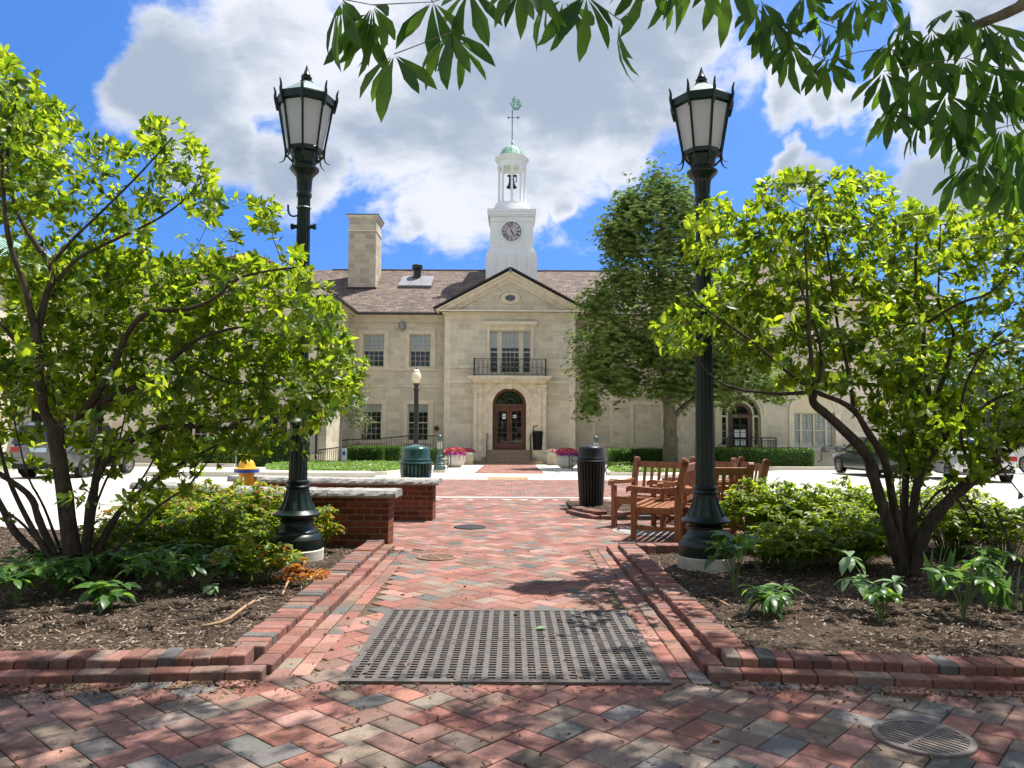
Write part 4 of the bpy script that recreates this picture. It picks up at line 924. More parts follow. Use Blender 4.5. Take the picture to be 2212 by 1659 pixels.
# ================================================================== SETTING
def struct(o, label=None): o['kind'] = 'structure'; return o
def sheet(name, polys, mt, dz=0.0, sub_y=True, label=None):
    """flat sheets following the ground; polys are lists of (x,y) quads split along Y"""
    mb = MB()
    for poly in polys:
        ys = sorted({p[1] for p in poly}); 
        mb.add([(x, y, gz(y) + dz) for x, y in poly], [tuple(range(len(poly)))])
    return struct(mb.build(name, mt))
m_, o_ = mat('pale_parking_concrete'); oc = objco(); n1 = noise(.35, 6, .6, oc); n2 = noise(30, 4, .7, oc)
wv = N('ShaderNodeTexBrick'); wv.offset = 0; wv.inputs['Scale'].default_value = 1; wv.inputs['Brick Width'].default_value = 3.6; wv.inputs['Row Height'].default_value = 3.6; wv.inputs['Mortar Size'].default_value = .018; wv.inputs['Color1'].default_value = (1, 1, 1, 1); wv.inputs['Color2'].default_value = (.94, .94, .93, 1); wv.inputs['Mortar'].default_value = (.35, .33, .3, 1)
L(N('ShaderNodeUVMap').outputs[0], wv.inputs['Vector'])
c_ = ramp(M('ADD', M('MULTIPLY', n1, .7), M('MULTIPLY', n2, .3)), [(.3, (.42, .395, .345)), (.7, (.55, .52, .46))])
pbr(o_, mixc(1.0, c_, wv.outputs['Color'], 'MULTIPLY'), .9, bump(n2, .3, .004), spec=.2); M_lot = m_
m_, o_ = mat('sidewalk_concrete'); oc = objco(); n1 = noise(.8, 6, .6, oc); n2 = noise(40, 4, .7, oc)
pbr(o_, ramp(M('ADD', M('MULTIPLY', n1, .6), M('MULTIPLY', n2, .4)), [(.3, (.52, .49, .41)), (.7, (.66, .62, .53))]), .9, bump(n2, .3, .003), spec=.2); M_walk = m_
m_, o_ = mat('jointing_sand_and_moss'); oc = objco(); n1 = noise(2.4, 5, .7, oc); n2 = noise(60, 4, .7, oc)
pbr(o_, mixc(ramp(n1, [(.56, (0, 0, 0)), (.66, (1, 1, 1))]), ramp(n2, [(.3, (.05, .038, .028)), (.7, (.15, .12, .085))]), (.055, .085, .012)), .95, bump(n2, .8, .01), spec=.1); M_sand = m_
m_, o_ = mat('far_ground_grass'); oc = objco(); n1 = noise(.2, 6, .6, oc)
pbr(o_, ramp(n1, [(.3, (.05, .09, .02)), (.7, (.10, .15, .04))]), .95, spec=.1); M_grassfar = m_
m_, o_ = mat('mulch_soil'); oc = objco(); n1 = noise(35, 6, .8, oc); n2 = noise(3, 4, .6, oc)
pbr(o_, ramp(M('ADD', M('MULTIPLY', n1, .7), M('MULTIPLY', n2, .3)), [(.35, (.018, .012, .009)), (.5, (.065, .046, .033)), (.68, (.18, .14, .11))]), .95, bump(n1, 1.0, .02), spec=.1); M_soil = m_
# ground: one sheet to the horizon
G = MB()
ys = [-60, 0, 14, 44.5, 120, 900]; xs = [-900, -120, 120, 900]
for a, b in zip(ys[:-1], ys[1:]):
    for c, d in zip(xs[:-1], xs[1:]): G.quad((c, a, gz(a) - .05), (d, a, gz(a) - .05), (d, b, gz(b) - .05), (c, b, gz(b) - .05))
struct(G.build('ground', M_grassfar))
def band(x0, x1, y0, y1): 
    cuts = [y for y in (14, 44.5) if y0 < y < y1]; yy = [y0] + cuts + [y1]
    return [[(x0, a), (x1, a), (x1, b), (x0, b)] for a, b in zip(yy[:-1], yy[1:])]
sheet('parking_lot', band(-60, 60, -12, 41), M_lot, -.03)
sheet('plaza_bed', band(-5.2, 5.6, .3, 15.55), M_sand, -.012)
sheet('entrance_walk', band(-7.0, 6.6, 24.7, 43.9) , M_walk, -.016)
# kerbed walks to either side of the ramp: real step of 0.13
K_ = MB()
def slab(poly, h, dz=-.04):
    n = len(poly); vs = [(x, y, gz(y) + dz) for x, y in poly] + [(x, y, gz(y) + h) for x, y in poly]
    K_.add(vs, [tuple(range(n, 2 * n))] + [(i, (i + 1) % n, n + (i + 1) % n, n + i) for i in range(n)])
slab([(-12.4, 26.2), (-4.6, 26.2), (-5.2, 27.8), (-12.0, 27.8)], .13)
slab([(5.0, 26.2), (8.2, 26.2), (8.2, 27.8), (5.6, 27.8)], .13)
slab([(10.4, 36.2), (23, 36.2), (23, 36.6), (10.4, 36.6)], .12); slab([(-23, 36.2), (-13, 36.2), (-13, 36.6), (-23, 36.6)], .12)
struct(K_.build('kerb', M_walk))
# --- clay pavers as individual stones
PAL = [(.30, .125, .092), (.25, .098, .072), (.34, .165, .128), (.215, .115, .088), (.185, .13, .10), (.145, .138, .13), (.235, .17, .135), (.118, .114, .112)]
def pcol(wts):
    c = random.choices(PAL, wts)[0]; k = random.uniform(.80, 1.14); g = (c[0] + c[1] + c[2]) / 3; q = random.uniform(.12, .34); c = tuple(v * (1 - q) + g * 1.02 * q for v in c); return (c[0] * k, c[1] * k * random.uniform(.95, 1.05), c[2] * k, 1)
W_FRONT = [12, 11, 10, 18, 20, 12, 13, 3]; W_PATH = [28, 22, 18, 13, 8, 6, 6, 2]; W_FAR = [30, 26, 14, 12, 6, 10, 4, 4]
def paver(mb, cx, cy, ux, uy, l, w, z, wt, ch=.008, h=.028, c=None):
    """one stone: centre, unit direction of the long side"""
    vx, vy = -uy, ux; tx, ty = random.uniform(-.010, .010), random.uniform(-.014, .014); dz = random.uniform(-.0018, .0018); vs = []
    for (k, zz) in ((0, z - h), (0, z - ch * .55), (ch, z)):
        for a, b in ((-1, -1), (1, -1), (1, 1), (-1, 1)):
            la, lb = a * (l / 2 - k), b * (w / 2 - k)
            vs.append((cx + ux * la + vx * lb, cy + uy * la + vy * lb, zz + dz + (tx * la + ty * lb if zz > z - h else 0)))
    c = c or pcol(wt)
    mb.add(vs, [(8, 9, 10, 11)] + [(i, (i + 1) % 4, 4 + (i + 1) % 4, 4 + i) for i in range(4)] + [(4 + i, 4 + (i + 1) % 4, 8 + (i + 1) % 4, 8 + i) for i in range(4)], 0, c)
EDX0, EDX1 = -1.37, 1.12            # outer faces of the raised edgings along the path
def front_y(x):                      # outer face of the front edgings
    return 4.38 - .085 * (EDX0 - x) if x < EDX0 else (4.41 - .10 * (x - EDX1) if x > EDX1 else 9)
def in_plaza(x, y):
    if y < 1.9 or y > 15.55: return False
    if y < 4.41: return y < front_y(x) - .11 and -4.3 < x < 4.3
    if y < 9.05: return EDX0 + .235 < x < EDX1 - .235
    if y < 9.25: return EDX0 < x < 5.3
    if x < -1.2: return x > -5.2
    if 12.0 < y < 14.4 and .95 < x < 3.6 and (x - .95) * 1 > (12.9 - y) * .9 - .3: return False
    return x < 5.4
gr0, gr1, gry0, gry1 = -.93, .87, 4.33, 6.0
PV = MB(); w_, l_ = .150, .225; s2 = math.sqrt(.5); g_ = .007; rot = math.radians(45 + 3)
cr_, sr_ = math.cos(rot), math.sin(rot)
def tr(u, v): return (u * cr_ - v * sr_, u * sr_ + v * cr_)
for i in range(-90, 91):
    for j in range(-70, 71):
        bx, by = i * w_ + j * l_, i * w_ - j * l_
        for (cx, cy, a, b) in ((bx + l_ / 2, by + w_ / 2, 1, 0), (bx + w_ / 2, by + w_ + l_ / 2, 0, 1)):
            X, Y = tr(cx, cy); Y += 8
            if not (-5.5 < X < 5.6 and 1.8 < Y < 15.6) or not in_plaza(X, Y): continue
            if abs(X) > .72 * Y + .6: continue
            if gr0 + .1 < X < gr1 - .1 and gry0 + .1 < Y < gry1 - .1: continue
            d = tr(a, b); fr = max(0, min(1, (5.2 - Y) / 1.6)); wt = W_FRONT if random.random() < fr else W_PATH
            paver(PV, X, Y, d[0], d[1], l_ - g_, w_ - g_, .0, wt)
# flush border course beside the raised edgings
for sx, xe in ((-1, EDX0), (1, EDX1)):
    for row in range(2):
        y = 4.35 + row * .11; xx = xe - sx * (.055 + .112 * row)
        while y < 9.05: paver(PV, xx, y + .11, 0, 1, .215, .105, .003, W_PATH); y += .222
for sx in (-1, 1):
    x = (EDX0 - .05) if sx < 0 else (EDX1 + .05)
    while abs(x) < 4.2:
        y = front_y(x); a = .085 if sx < 0 else -.10; n_ = math.hypot(1, a); paver(PV, x + sx * .1, y - .055, 1 / n_, a / n_, .215, .105, .003, W_FRONT); x += sx * .222
struct(PV.build('brick_paving', M_paver))
# crosswalk: running bond across the drive
PC = MB(); y = 16.62
r = 0
while y < 24.5:
    x = -5.0 + (.1 if r % 2 else 0)
    while x < 5.9:
        paver(PC, x + .1, y + .05, 1, 0, .193, .094, gz(y) + .004, W_FAR, .004, .02); x += .2
    y += .1; r += 1
xf = PX(1050, 1001, 43.0); xg = PX(1149, 1001, 43.0); y = 29.8; r = 0
while y < 42.4:
    x = xf + (.1 if r % 2 else 0)
    while x < xg: paver(PC, x + .1, y + .05, 1, 0, .194, .095, gz(y) + .002, [40, 20, 20, 4, 0, 0, 0, 0], .004, .02); x += .2
    y += .1; r += 1
struct(PC.build('brick_crosswalk', M_paver))
sheet('crosswalk_bed', band(-5.05, 6.0, 16.55, 24.6) , M_sand, -.008)
sheet('cream_band', band(-7.5, 7.5, 15.56, 15.86), M_walk, .006); sheet('cream_band', band(-7.5, 7.5, 16.3, 16.6), M_walk, .003)
PC = MB(); y = 15.87
while y < 16.28:
    x = -5
    while x < 6: paver(PC, x + .1, y + .05, 1, 0, .193, .094, gz(y) + .003, W_FAR, .004, .02); x += .2
    y += .1
struct(PC.build('brick_strip', M_paver))
# walk joints
J = MB()
for (a, b) in (((-3.7, 25.0), (-2.2, 29.7)), ((3.55, 25.0), (1.95, 29.7)), ((-2.2, 29.7), (xf, 43.0)), ((1.95, 29.7), (xg + .15, 43.0))):
    J.beam((a[0], a[1], gz(a[1]) - .012), (b[0], b[1], gz(b[1]) - .012), .04, .012)
struct(J.build('walk_joint', M_soil))
# --- raised brick edgings (two tiers of bricks)
def ecol(): c = pcol([30, 26, 12, 16, 5, 3, 3, 4]); q = random.uniform(.75, 1.0); return (c[0] * q, c[1] * q, c[2] * q, 1)
def edging(name, pts, side, label, h1=.050, h2=.100, closed=False):
    """pts: outer line; side: +1 if the bed lies to the left of the walking direction"""
    E_ = MB()
    for (a, b) in zip(pts[:-1], pts[1:]):
        a = Vector((a[0], a[1])); b = Vector((b[0], b[1])); d = (b - a); Ln = d.length; d.normalize(); nn = Vector((-d.y, d.x)) * side
        first = (a - Vector((pts[0][0], pts[0][1]))).length < 1e-6; last = (b - Vector((pts[-1][0], pts[-1][1]))).length < 1e-6
        s = .0 if first else .125
        while s < Ln - .03:                      # lower course: stretchers
            l = min(.205 * random.uniform(.94, 1.06), Ln - s); c = a + d * (s + l / 2) + nn * .06; k = ecol(); jt = random.uniform(-.004, .004); c = c + nn * jt
            tw = random.uniform(-.02, .02); e = Vector((d.x - nn.x * tw, d.y - nn.y * tw)); f = Vector((nn.x, nn.y))
            xf_ = lambda p, c=c, e=e, f=f: (c.x + e.x * p[0] + f.x * p[1], c.y + e.y * p[0] + f.y * p[1], p[2])
            E_.bbox(-l / 2 + .002, l / 2 - .002, -.06, .06, -.02, h1 + random.uniform(-.004, .004), .006, 0, k, xf_); s += l
        s = .0 if first else .315; Ue = Ln - (0 if last else .11)
        while s < Ue - .04:                      # upper course: headers set back
            l = min(.098 * random.uniform(.95, 1.05), Ue - s); c = a + d * (s + l / 2) + nn * .21; k = ecol(); tw = random.uniform(-.03, .03); e = Vector((d.x - nn.x * tw, d.y - nn.y * tw)); f = Vector((nn.x + d.x * tw, nn.y + d.y * tw)); c = c + nn * random.uniform(-.006, .006)
            xf_ = lambda p, c=c, e=e, f=f: (c.x + e.x * p[0] + f.x * p[1], c.y + e.y * p[0] + f.y * p[1], p[2])
            E_.bbox(-l / 2 + .0015, l / 2 - .0015, -.10, .10, -.02, h2 + random.uniform(-.006, .006), .007, 0, k, xf_); s += l
    o = E_.build(name, M_edge); tag(o, label, 'brick edging'); return o
edging('brick_edging', [(-5.2, front_y(-5.2)), (EDX0, front_y(EDX0 - .001)), (EDX0, 9.1)], 1, 'two tier red brick edging around the mulch bed with the multi stemmed shrub at left')
edging('brick_edging', [(5.6, front_y(5.6)), (EDX1, front_y(EDX1 + .001)), (EDX1, 9.1), (3.6, 9.2)], -1, 'two tier brick edging around the mulch bed at right in front of the wooden chairs')
e_ = edging('brick_edging', [(.92, 13.1), (1.3, 12.2), (3.4, 12.3)], 1, 'low brick edging of the small bed under the ribbed black litter bin', .05, .10)
# --- mulch beds (sheet + loose chips)
def bumpy(name, poly, z, mt, n=40, amp=.02, pz=None):
    xs_ = [p[0] for p in poly]; ys_ = [p[1] for p in poly]; x0, x1, y0, y1 = min(xs_), max(xs_), min(ys_), max(ys_); nx = int((x1 - x0) / .08); ny = int((y1 - y0) / .08); vs = []; fs = []; idx = {}
    from mathutils import noise as mn
    for i in range(nx + 1):
        for j in range(ny + 1):
            x = x0 + (x1 - x0) * i / nx; y = y0 + (y1 - y0) * j / ny; vs.append((x, y, (mz(y) if z > .06 else z) + gz(y) + amp * (mn.noise(Vector((x * 1.3, y * 1.3, 2))) + .5 * mn.noise(Vector((x * 5, y * 5, 0))))))
    for i in range(nx):
        for j in range(ny):
            x = x0 + (x1 - x0) * (i + .5) / nx; y = y0 + (y1 - y0) * (j + .5) / ny
            if in_poly(x, y, poly): a = i * (ny + 1) + j; fs.append((a, a + ny + 1, a + ny + 2, a + 1))
    mb = MB(); mb.add(vs, fs); return mb.build(name, mt, None, True)
bedL = [(-7.5, 4.2), (-1.6, 4.65), (-1.6, 9.3), (-7.5, 11.0)]; bedR = [(7.8, 4.0), (1.34, 4.65), (1.34, 9.1), (3.7, 9.15), (4.6, 11.5), (7.8, 12)]; bedS = [(1.1, 13.3), (1.35, 12.42), (3.5, 12.42), (3.5, 15.0), (1.05, 15.0)]
CHP = [(.075, .05, .035), (.14, .10, .07), (.20, .155, .115), (.28, .23, .18), (.05, .032, .024), (.36, .31, .26)]
for poly, z, nm, cnt in ((bedL, .075, 'mulch', 22000), (bedR, .075, 'mulch', 24000), (bedS, .05, 'mulch', 1200)):
    struct(bumpy(nm + '_bed', poly, z, M_soil))
    ch = MB(); xs_ = [p[0] for p in poly]; ys_ = [p[1] for p in poly]; k = 0
    while k < cnt:
        f = random.random() ** 1.5; y = min(ys_) + (max(ys_) - min(ys_)) * f; x = random.uniform(min(xs_), max(xs_))
        if not in_poly(x, y, poly) or abs(x) > .72 * y + .4: k += .3; continue
        k += 1; l = random.uniform(.006, .024) * random.choice((.6, 1, 1.3)); w = random.uniform(.002, .007); a = random.uniform(0, 6.28); u = Vector((math.cos(a), math.sin(a), random.gauss(0, .35))).normalized(); v = u.cross(Vector((random.gauss(0, .5), random.gauss(0, .5), 1))).normalized()
        c = Vector((x, y, (mz(y) if z > .06 else z) + gz(y) + random.uniform(.0, .022))); ch.add([c - u * l - v * w, c + u * l - v * w * .6, c + u * l * .9 + v * w, c - u * l * .8 + v * w], [(0, 1, 2, 3)], 0, random.choices(CHP, [24, 30, 24, 12, 12, 3])[0] + (1,))
    o = ch.build('mulch_chips', M_chip); tag(o, None, None, None, 'stuff')
# --- grates, drains and covers
M_grate = simple('weathered_cast_grate', (.095, .082, .074), .7, var=.25, scale=20, bmp=.4, metal=.0)
M_slot = simple('dark_grate_slot', (.012, .010, .011), .7, var=.3, scale=20, bmp=.3)
g = MB(); ncol = 23; nrow = 34; gx0, gx1 = gr0 + .02, gr1 - .02; fy0, fy1 = gry0 + .02, gry1 - .02; pw = (gx1 - gx0) / ncol; ph = (fy1 - fy0) / nrow
g.box(gr0, gr1, gry0, gry1, -.03, .004, 1)
for i in range(ncol + 1): x = gx0 + pw * i; g.box(x - pw * .22, x + pw * .22, fy0, fy1, .004, .014)
for i in range(ncol):
    x = gx0 + pw * (i + .5)
    for j in range(nrow): y = fy0 + ph * (j + .5); g.box(x - pw * .28, x + pw * .28, y - ph * .20, y + ph * .20, .0045, .0115)
for (a, b, c, d) in ((gr0 - .015, gr0 + .02, gry0 - .015, gry1 + .015), (gr1 - .02, gr1 + .015, gry0 - .015, gry1 + .015), (gr0 + .02, gr1 - .02, gry0 - .015, gry0 + .02), (gr0 + .02, gr1 - .02, gry1 - .02, gry1 + .015), (gr0 + .02, gr1 - .02, (gry0 + gry1) / 2 - .008, (gry0 + gry1) / 2 + .008)): g.box(a, b, c, d, -.02, .0165)
o = g.build('tree_grate', [M_grate, M_slot]); tag(o, 'large square metal grate with many small slots set in the brick path', 'grate')
def round_drain(px, py, r, label, mt, rz=0.0, solid=False):
    p = ground_at(px, py); g = MB(); n = 40
    g.lathe([(r * .01, -.01), (r, -.01)], n, (0, 0, 0), 1, cap=False)
    g.lathe([(r * .86, .010), (r * .88, .012), (r * .99, .012), (r, .008), (r, -.02)], n, (0, 0, 0), 0, cap=False)
    if solid:
        g.lathe([(0.01, .012), (r * .84, .012), (r * .86, .004)], n, (0, 0, 0), 0, cap=False)
    else:
        for k in range(-6, 7):
            y = k * r * .135; hw = math.sqrt(max(0, (r * .88) ** 2 - y * y))
            for s in (-1, 1): g.box(s * hw if s < 0 else .04 * r, -.04 * r if s < 0 else hw, y - r * .035, y + r * .035, -.005, .009)
        g.box(-.045 * r, .045 * r, -r * .87, r * .87, -.005, .0105)
    o = g.build('drain_cover', [mt, M_slot], None, False, (p.x, p.y, .002)); o.rotation_euler = (0, 0, rz); return tag(o, label, 'drain cover')
M_rust = simple('rusty_cast_iron', (.22, .13, .09), .8, var=.35, scale=14, bmp=.4)
round_drain(946, 1205.5, .215, 'round rusty slotted drain cover in the middle of the brick path', M_rust, .4)
round_drain(1998, 1591, .215, 'round grey slotted drain cover in the shaded paving at lower right', simple('grey_cast_iron', (.16, .13, .115), .65, var=.25, scale=20, bmp=.3), math.radians(-52))
p_ = ground_at(1402, 1146); g = MB(); g.lathe([(.01, .006), (.40, .006), (.41, 0)], 40, cap=False); g.lathe([(.44, .004), (.5, .004), (.5, 0)], 40, m=0, cap=False); tag(g.build('utility_cover', [simple('grey_concrete_cover', (.27, .25, .23), .85, var=.15, scale=12, bmp=.3)], None, False, (p_.x, p_.y, .003)), 'flat round grey cover in the paving between the wooden chairs', 'utility cover')
p_ = ground_at(1016, 1141); g = MB(); g.lathe([(.01, .016), (.215, .016), (.23, .010), (.23, 0)], 30, cap=False); tag(g.build('access_cover', [M_slot], None, False, (p_.x, p_.y + .05, .002)), 'raised dark round cover standing proud of the brick path', 'utility cover')
def slot_grate(x0, x1, y0, y1, n, mt, label, z):
    g = MB(); g.box(x0, x1, y0, y1, z - .02, z + .002, 1); g.box(x0, x1, y0, y0 + .02, z, z + .012); g.box(x0, x1, y1 - .02, y1, z, z + .012)
    for i in range(n + 1): x = x0 + (x1 - x0) * i / n; g.box(x - .4 * (x1 - x0) / n * .8, x + .4 * (x1 - x0) / n * .8, y0, y1, z, z + .010)
    return tag(g.build('trench_grate', [mt, M_slot]), label, 'grate')
slot_grate(PX(1064, 1084, 15.2), PX(1172, 1084, 15.2), 14.85, 15.5, 26, M_grate, 'long grey slotted grate at the far end of the brick path', gz(15.2) + .004)
p_ = P(1054, 1032, 25.6); g = MB(); x0, x1 = PX(1054, 1032, 25.5), PX(1142, 1032, 25.5)
for i in range(26): x = x0 + (x1 - x0) * i / 26; g.box(x, x + .85 * (x1 - x0) / 26, 25.05, 26.3, gz(25.6) - .02, gz(25.6) + .004)
tag(g.build('tactile_strip', [simple('ochre_tactile_tile', (.42, .22, .10), .8, var=.2, scale=10)]), 'ochre ribbed tactile strip in the concrete walk beyond the crosswalk', 'tactile strip')
# --- litter of dry bits on the paving
dd = MB()
for k in range(4200):
    if random.random() < .60:
        x = random.choice((-1, 1)) * random.uniform(1.2, 3.6); y = front_y(x) - abs(random.gauss(0, .12)) - .02
        if x > 0 and random.random() < .5: continue
    elif random.random() < .5: x = random.uniform(-3, 3.4); y = random.uniform(2.2, 4.3)
    else: x = random.uniform(-1.3, 1.05); y = 4.2 + random.random() ** 2 * 6
    if not (y < front_y(x)): continue
    s_ = random.uniform(.003, .010); a = random.uniform(0, 6.28); u = Vector((math.cos(a), math.sin(a), random.gauss(0, .3))).normalized() * s_ * random.uniform(1, 2.2); v = Vector((-math.sin(a), math.cos(a), random.gauss(0, .5))) * s_ * .7
    c = Vector((x, y, .008 + (.012 if gr0 < x < gr1 and gry0 < y < gry1 else 0))); dd.add([c - u - v, c + u - v * .4, c + u * .8 + v, c - u * .6 + v * .8], [(0, 1, 2, 3)], 0, random.choice([(.10, .045, .025, 1), (.16, .08, .045, 1), (.05, .03, .02, 1), (.24, .15, .08, 1)]))
tag(dd.build('leaf_litter', M_debris), None, None, None, 'stuff')
for (px, py, a, c) in ((1160, 1366, .4, 'pale green fallen leaf lying on the slotted grate'),):
    p = ground_at(px, py); lf = Leaves(); lf.leaf((p.x, p.y, .025), (math.cos(a), math.sin(a), .1), (0, 0, 1), .09, .06, .1, .8); tag(lf.build('fallen_leaf', M_leaf_pale), c, 'leaf')
# --- brick seat walls with rough stone caps
m_, o_ = mat('red_wall_brick'); uv = N('ShaderNodeUVMap').outputs[0]; oc = objco()
b = N('ShaderNodeTexBrick'); b.inputs['Scale'].default_value = 1; b.inputs['Brick Width'].default_value = .20; b.inputs['Row Height'].default_value = .075; b.inputs['Mortar Size'].default_value = .009; b.inputs['Mortar Smooth'].default_value = .3
b.inputs['Color1'].default_value = (.24, .070, .038, 1); b.inputs['Color2'].default_value = (.12, .034, .022, 1); b.inputs['Mortar'].default_value = (.22, .165, .12, 1); L(uv, b.inputs['Vector']); n1 = noise(25, 5, .7, oc); n2 = noise(2.5, 4, .6, oc)
pbr(o_, mixc(.7, b.outputs['Color'], ramp(M('ADD', M('MULTIPLY', n1, .5), M('MULTIPLY', n2, .5)), [(.3, (.6, .6, .6)), (.7, (1.25, 1.2, 1.15))]), 'MULTIPLY'), .85, bump(M('SUBTRACT', n1, M('MULTIPLY', b.outputs['Fac'], 2.0)), .8, .012), spec=.2); M_brick = m_
m_, o_ = mat('rough_limestone_cap'); oc = objco(); n1 = noise(14, 7, .75, oc); n2 = noise(3, 5, .6, oc)
pbr(o_, ramp(M('ADD', M('MULTIPLY', n1, .55), M('MULTIPLY', n2, .45)), [(.34, (.12, .115, .10)), (.5, (.34, .33, .30)), (.68, (.52, .51, .48))]), .9, bump(n1, 1.0, .03), spec=.2); M_cap = m_
from mathutils import noise as mnoise
def seat_wall(line, thick, h, label, pier=None):
    root = empty('seat_wall', (line[0][0], line[0][1], 0), 0, label, 'brick wall'); inv = Vector((line[0][0], line[0][1], 0))
    lp = [Vector((p[0], p[1], 0)) - inv for p in line]; w = MB(); n = len(lp)
    def offs(d):
        out = []
        for i in range(n):
            t = (lp[min(i + 1, n - 1)] - lp[max(i - 1, 0)]).normalized(); out.append(lp[i] + Vector((-t.y, t.x, 0)) * d)
        return out
    A, B = offs(-thick / 2), offs(thick / 2)
    for i in range(n - 1):
        w.quad(A[i], A[i + 1], A[i + 1] + Vector((0, 0, h)), A[i] + Vector((0, 0, h))); w.quad(B[i + 1], B[i], B[i] + Vector((0, 0, h)), B[i + 1] + Vector((0, 0, h)))
    for i in (0, n - 1): w.quad(A[i], B[i], B[i] + Vector((0, 0, h)), A[i] + Vector((0, 0, h)))
    if pier: w.box(pier[0] - inv.x, pier[1] - inv.x, pier[2] - inv.y, pier[3] - inv.y, 0, h)
    w.build('brickwork', M_brick, root)
    # caps: separate rough slabs
    s0 = 0; tot = sum((lp[i + 1] - lp[i]).length for i in range(n - 1))
    def at(s):
        for i in range(n - 1):
            l = (lp[i + 1] - lp[i]).length
            if s <= l or i == n - 2: t = (lp[i + 1] - lp[i]).normalized(); return lp[i] + t * s, t
            s -= l
    s = -.10
    while s < tot + .05:
        ln = min(random.uniform(.55, .9), tot + .10 - s); 
        if ln < .2: break
        c = MB(); nx = 16; ny = 8; hh = .085; V = {}; vs = []; fs = []
        th = thick + .13
        def ring(i, k):
            ss = s + .006 + (ln - .012) * i / nx; p, t = at(max(0, min(tot, ss))) ; p = p + t * (ss - max(0, min(tot, ss))); nn = Vector((-t.y, t.x, 0))
            e = [(-th / 2, 0), (-th / 2 - .012, hh * .3), (-th / 2 + .004, hh * .65), (-th / 2 + .03, hh), (-th / 4, hh + .006), (0, hh + .004), (th / 4, hh + .008), (th / 2 - .03, hh), (th / 2, hh * .6), (th / 2 + .01, hh * .3), (th / 2, 0)]
            out = []
            for (a, z) in e:
                q = p + nn * a; wv = Vector((q.x * 9 + inv.x, q.y * 9, z * 14)); d = mnoise.noise(wv) * .5 + mnoise.noise(wv * 2.7) * .35
                edge = 1 if (abs(a) > th / 2 - .05) else .25
                out.append(q + nn * (d * .035 * edge * (1 if a > 0 else -1)) + Vector((0, 0, z + h + d * .012 * (1 if z > .01 else 0))))
            return out
        for i in range(nx + 1):
            r_ = ring(i, 0)
            if i in (0, nx): r_ = [v + (Vector((0, 0, 0))) for v in r_]
            vs += r_
        k = 11
        for i in range(nx):
            for j in range(k - 1): fs.append((i * k + j, (i + 1) * k + j, (i + 1) * k + j + 1, i * k + j + 1))
            fs.append((i * k + k - 1, (i + 1) * k + k - 1, (i + 1) * k, i * k))
        fs.append(tuple(range(k))); fs.append(tuple(range(nx * k + k - 1, nx * k - 1, -1))); c.add(vs, fs); c.build('cap_stone', M_cap, root); s += ln
    return root
seat_wall([(-1.46, 9.42), (-2.3, 9.45), (-3.2, 9.62), (-4.1, 10.0), (-4.9, 10.5)], .33, .58, 'nearer curved brick seat wall with rough pale stone cap behind the left lamp post')
seat_wall([(-1.20, 12.05), (-2.2, 12.08), (-3.3, 12.25), (-4.4, 12.6)], .36, .545, 'farther brick seat wall with rough stone cap in front of the green litter bin', None)
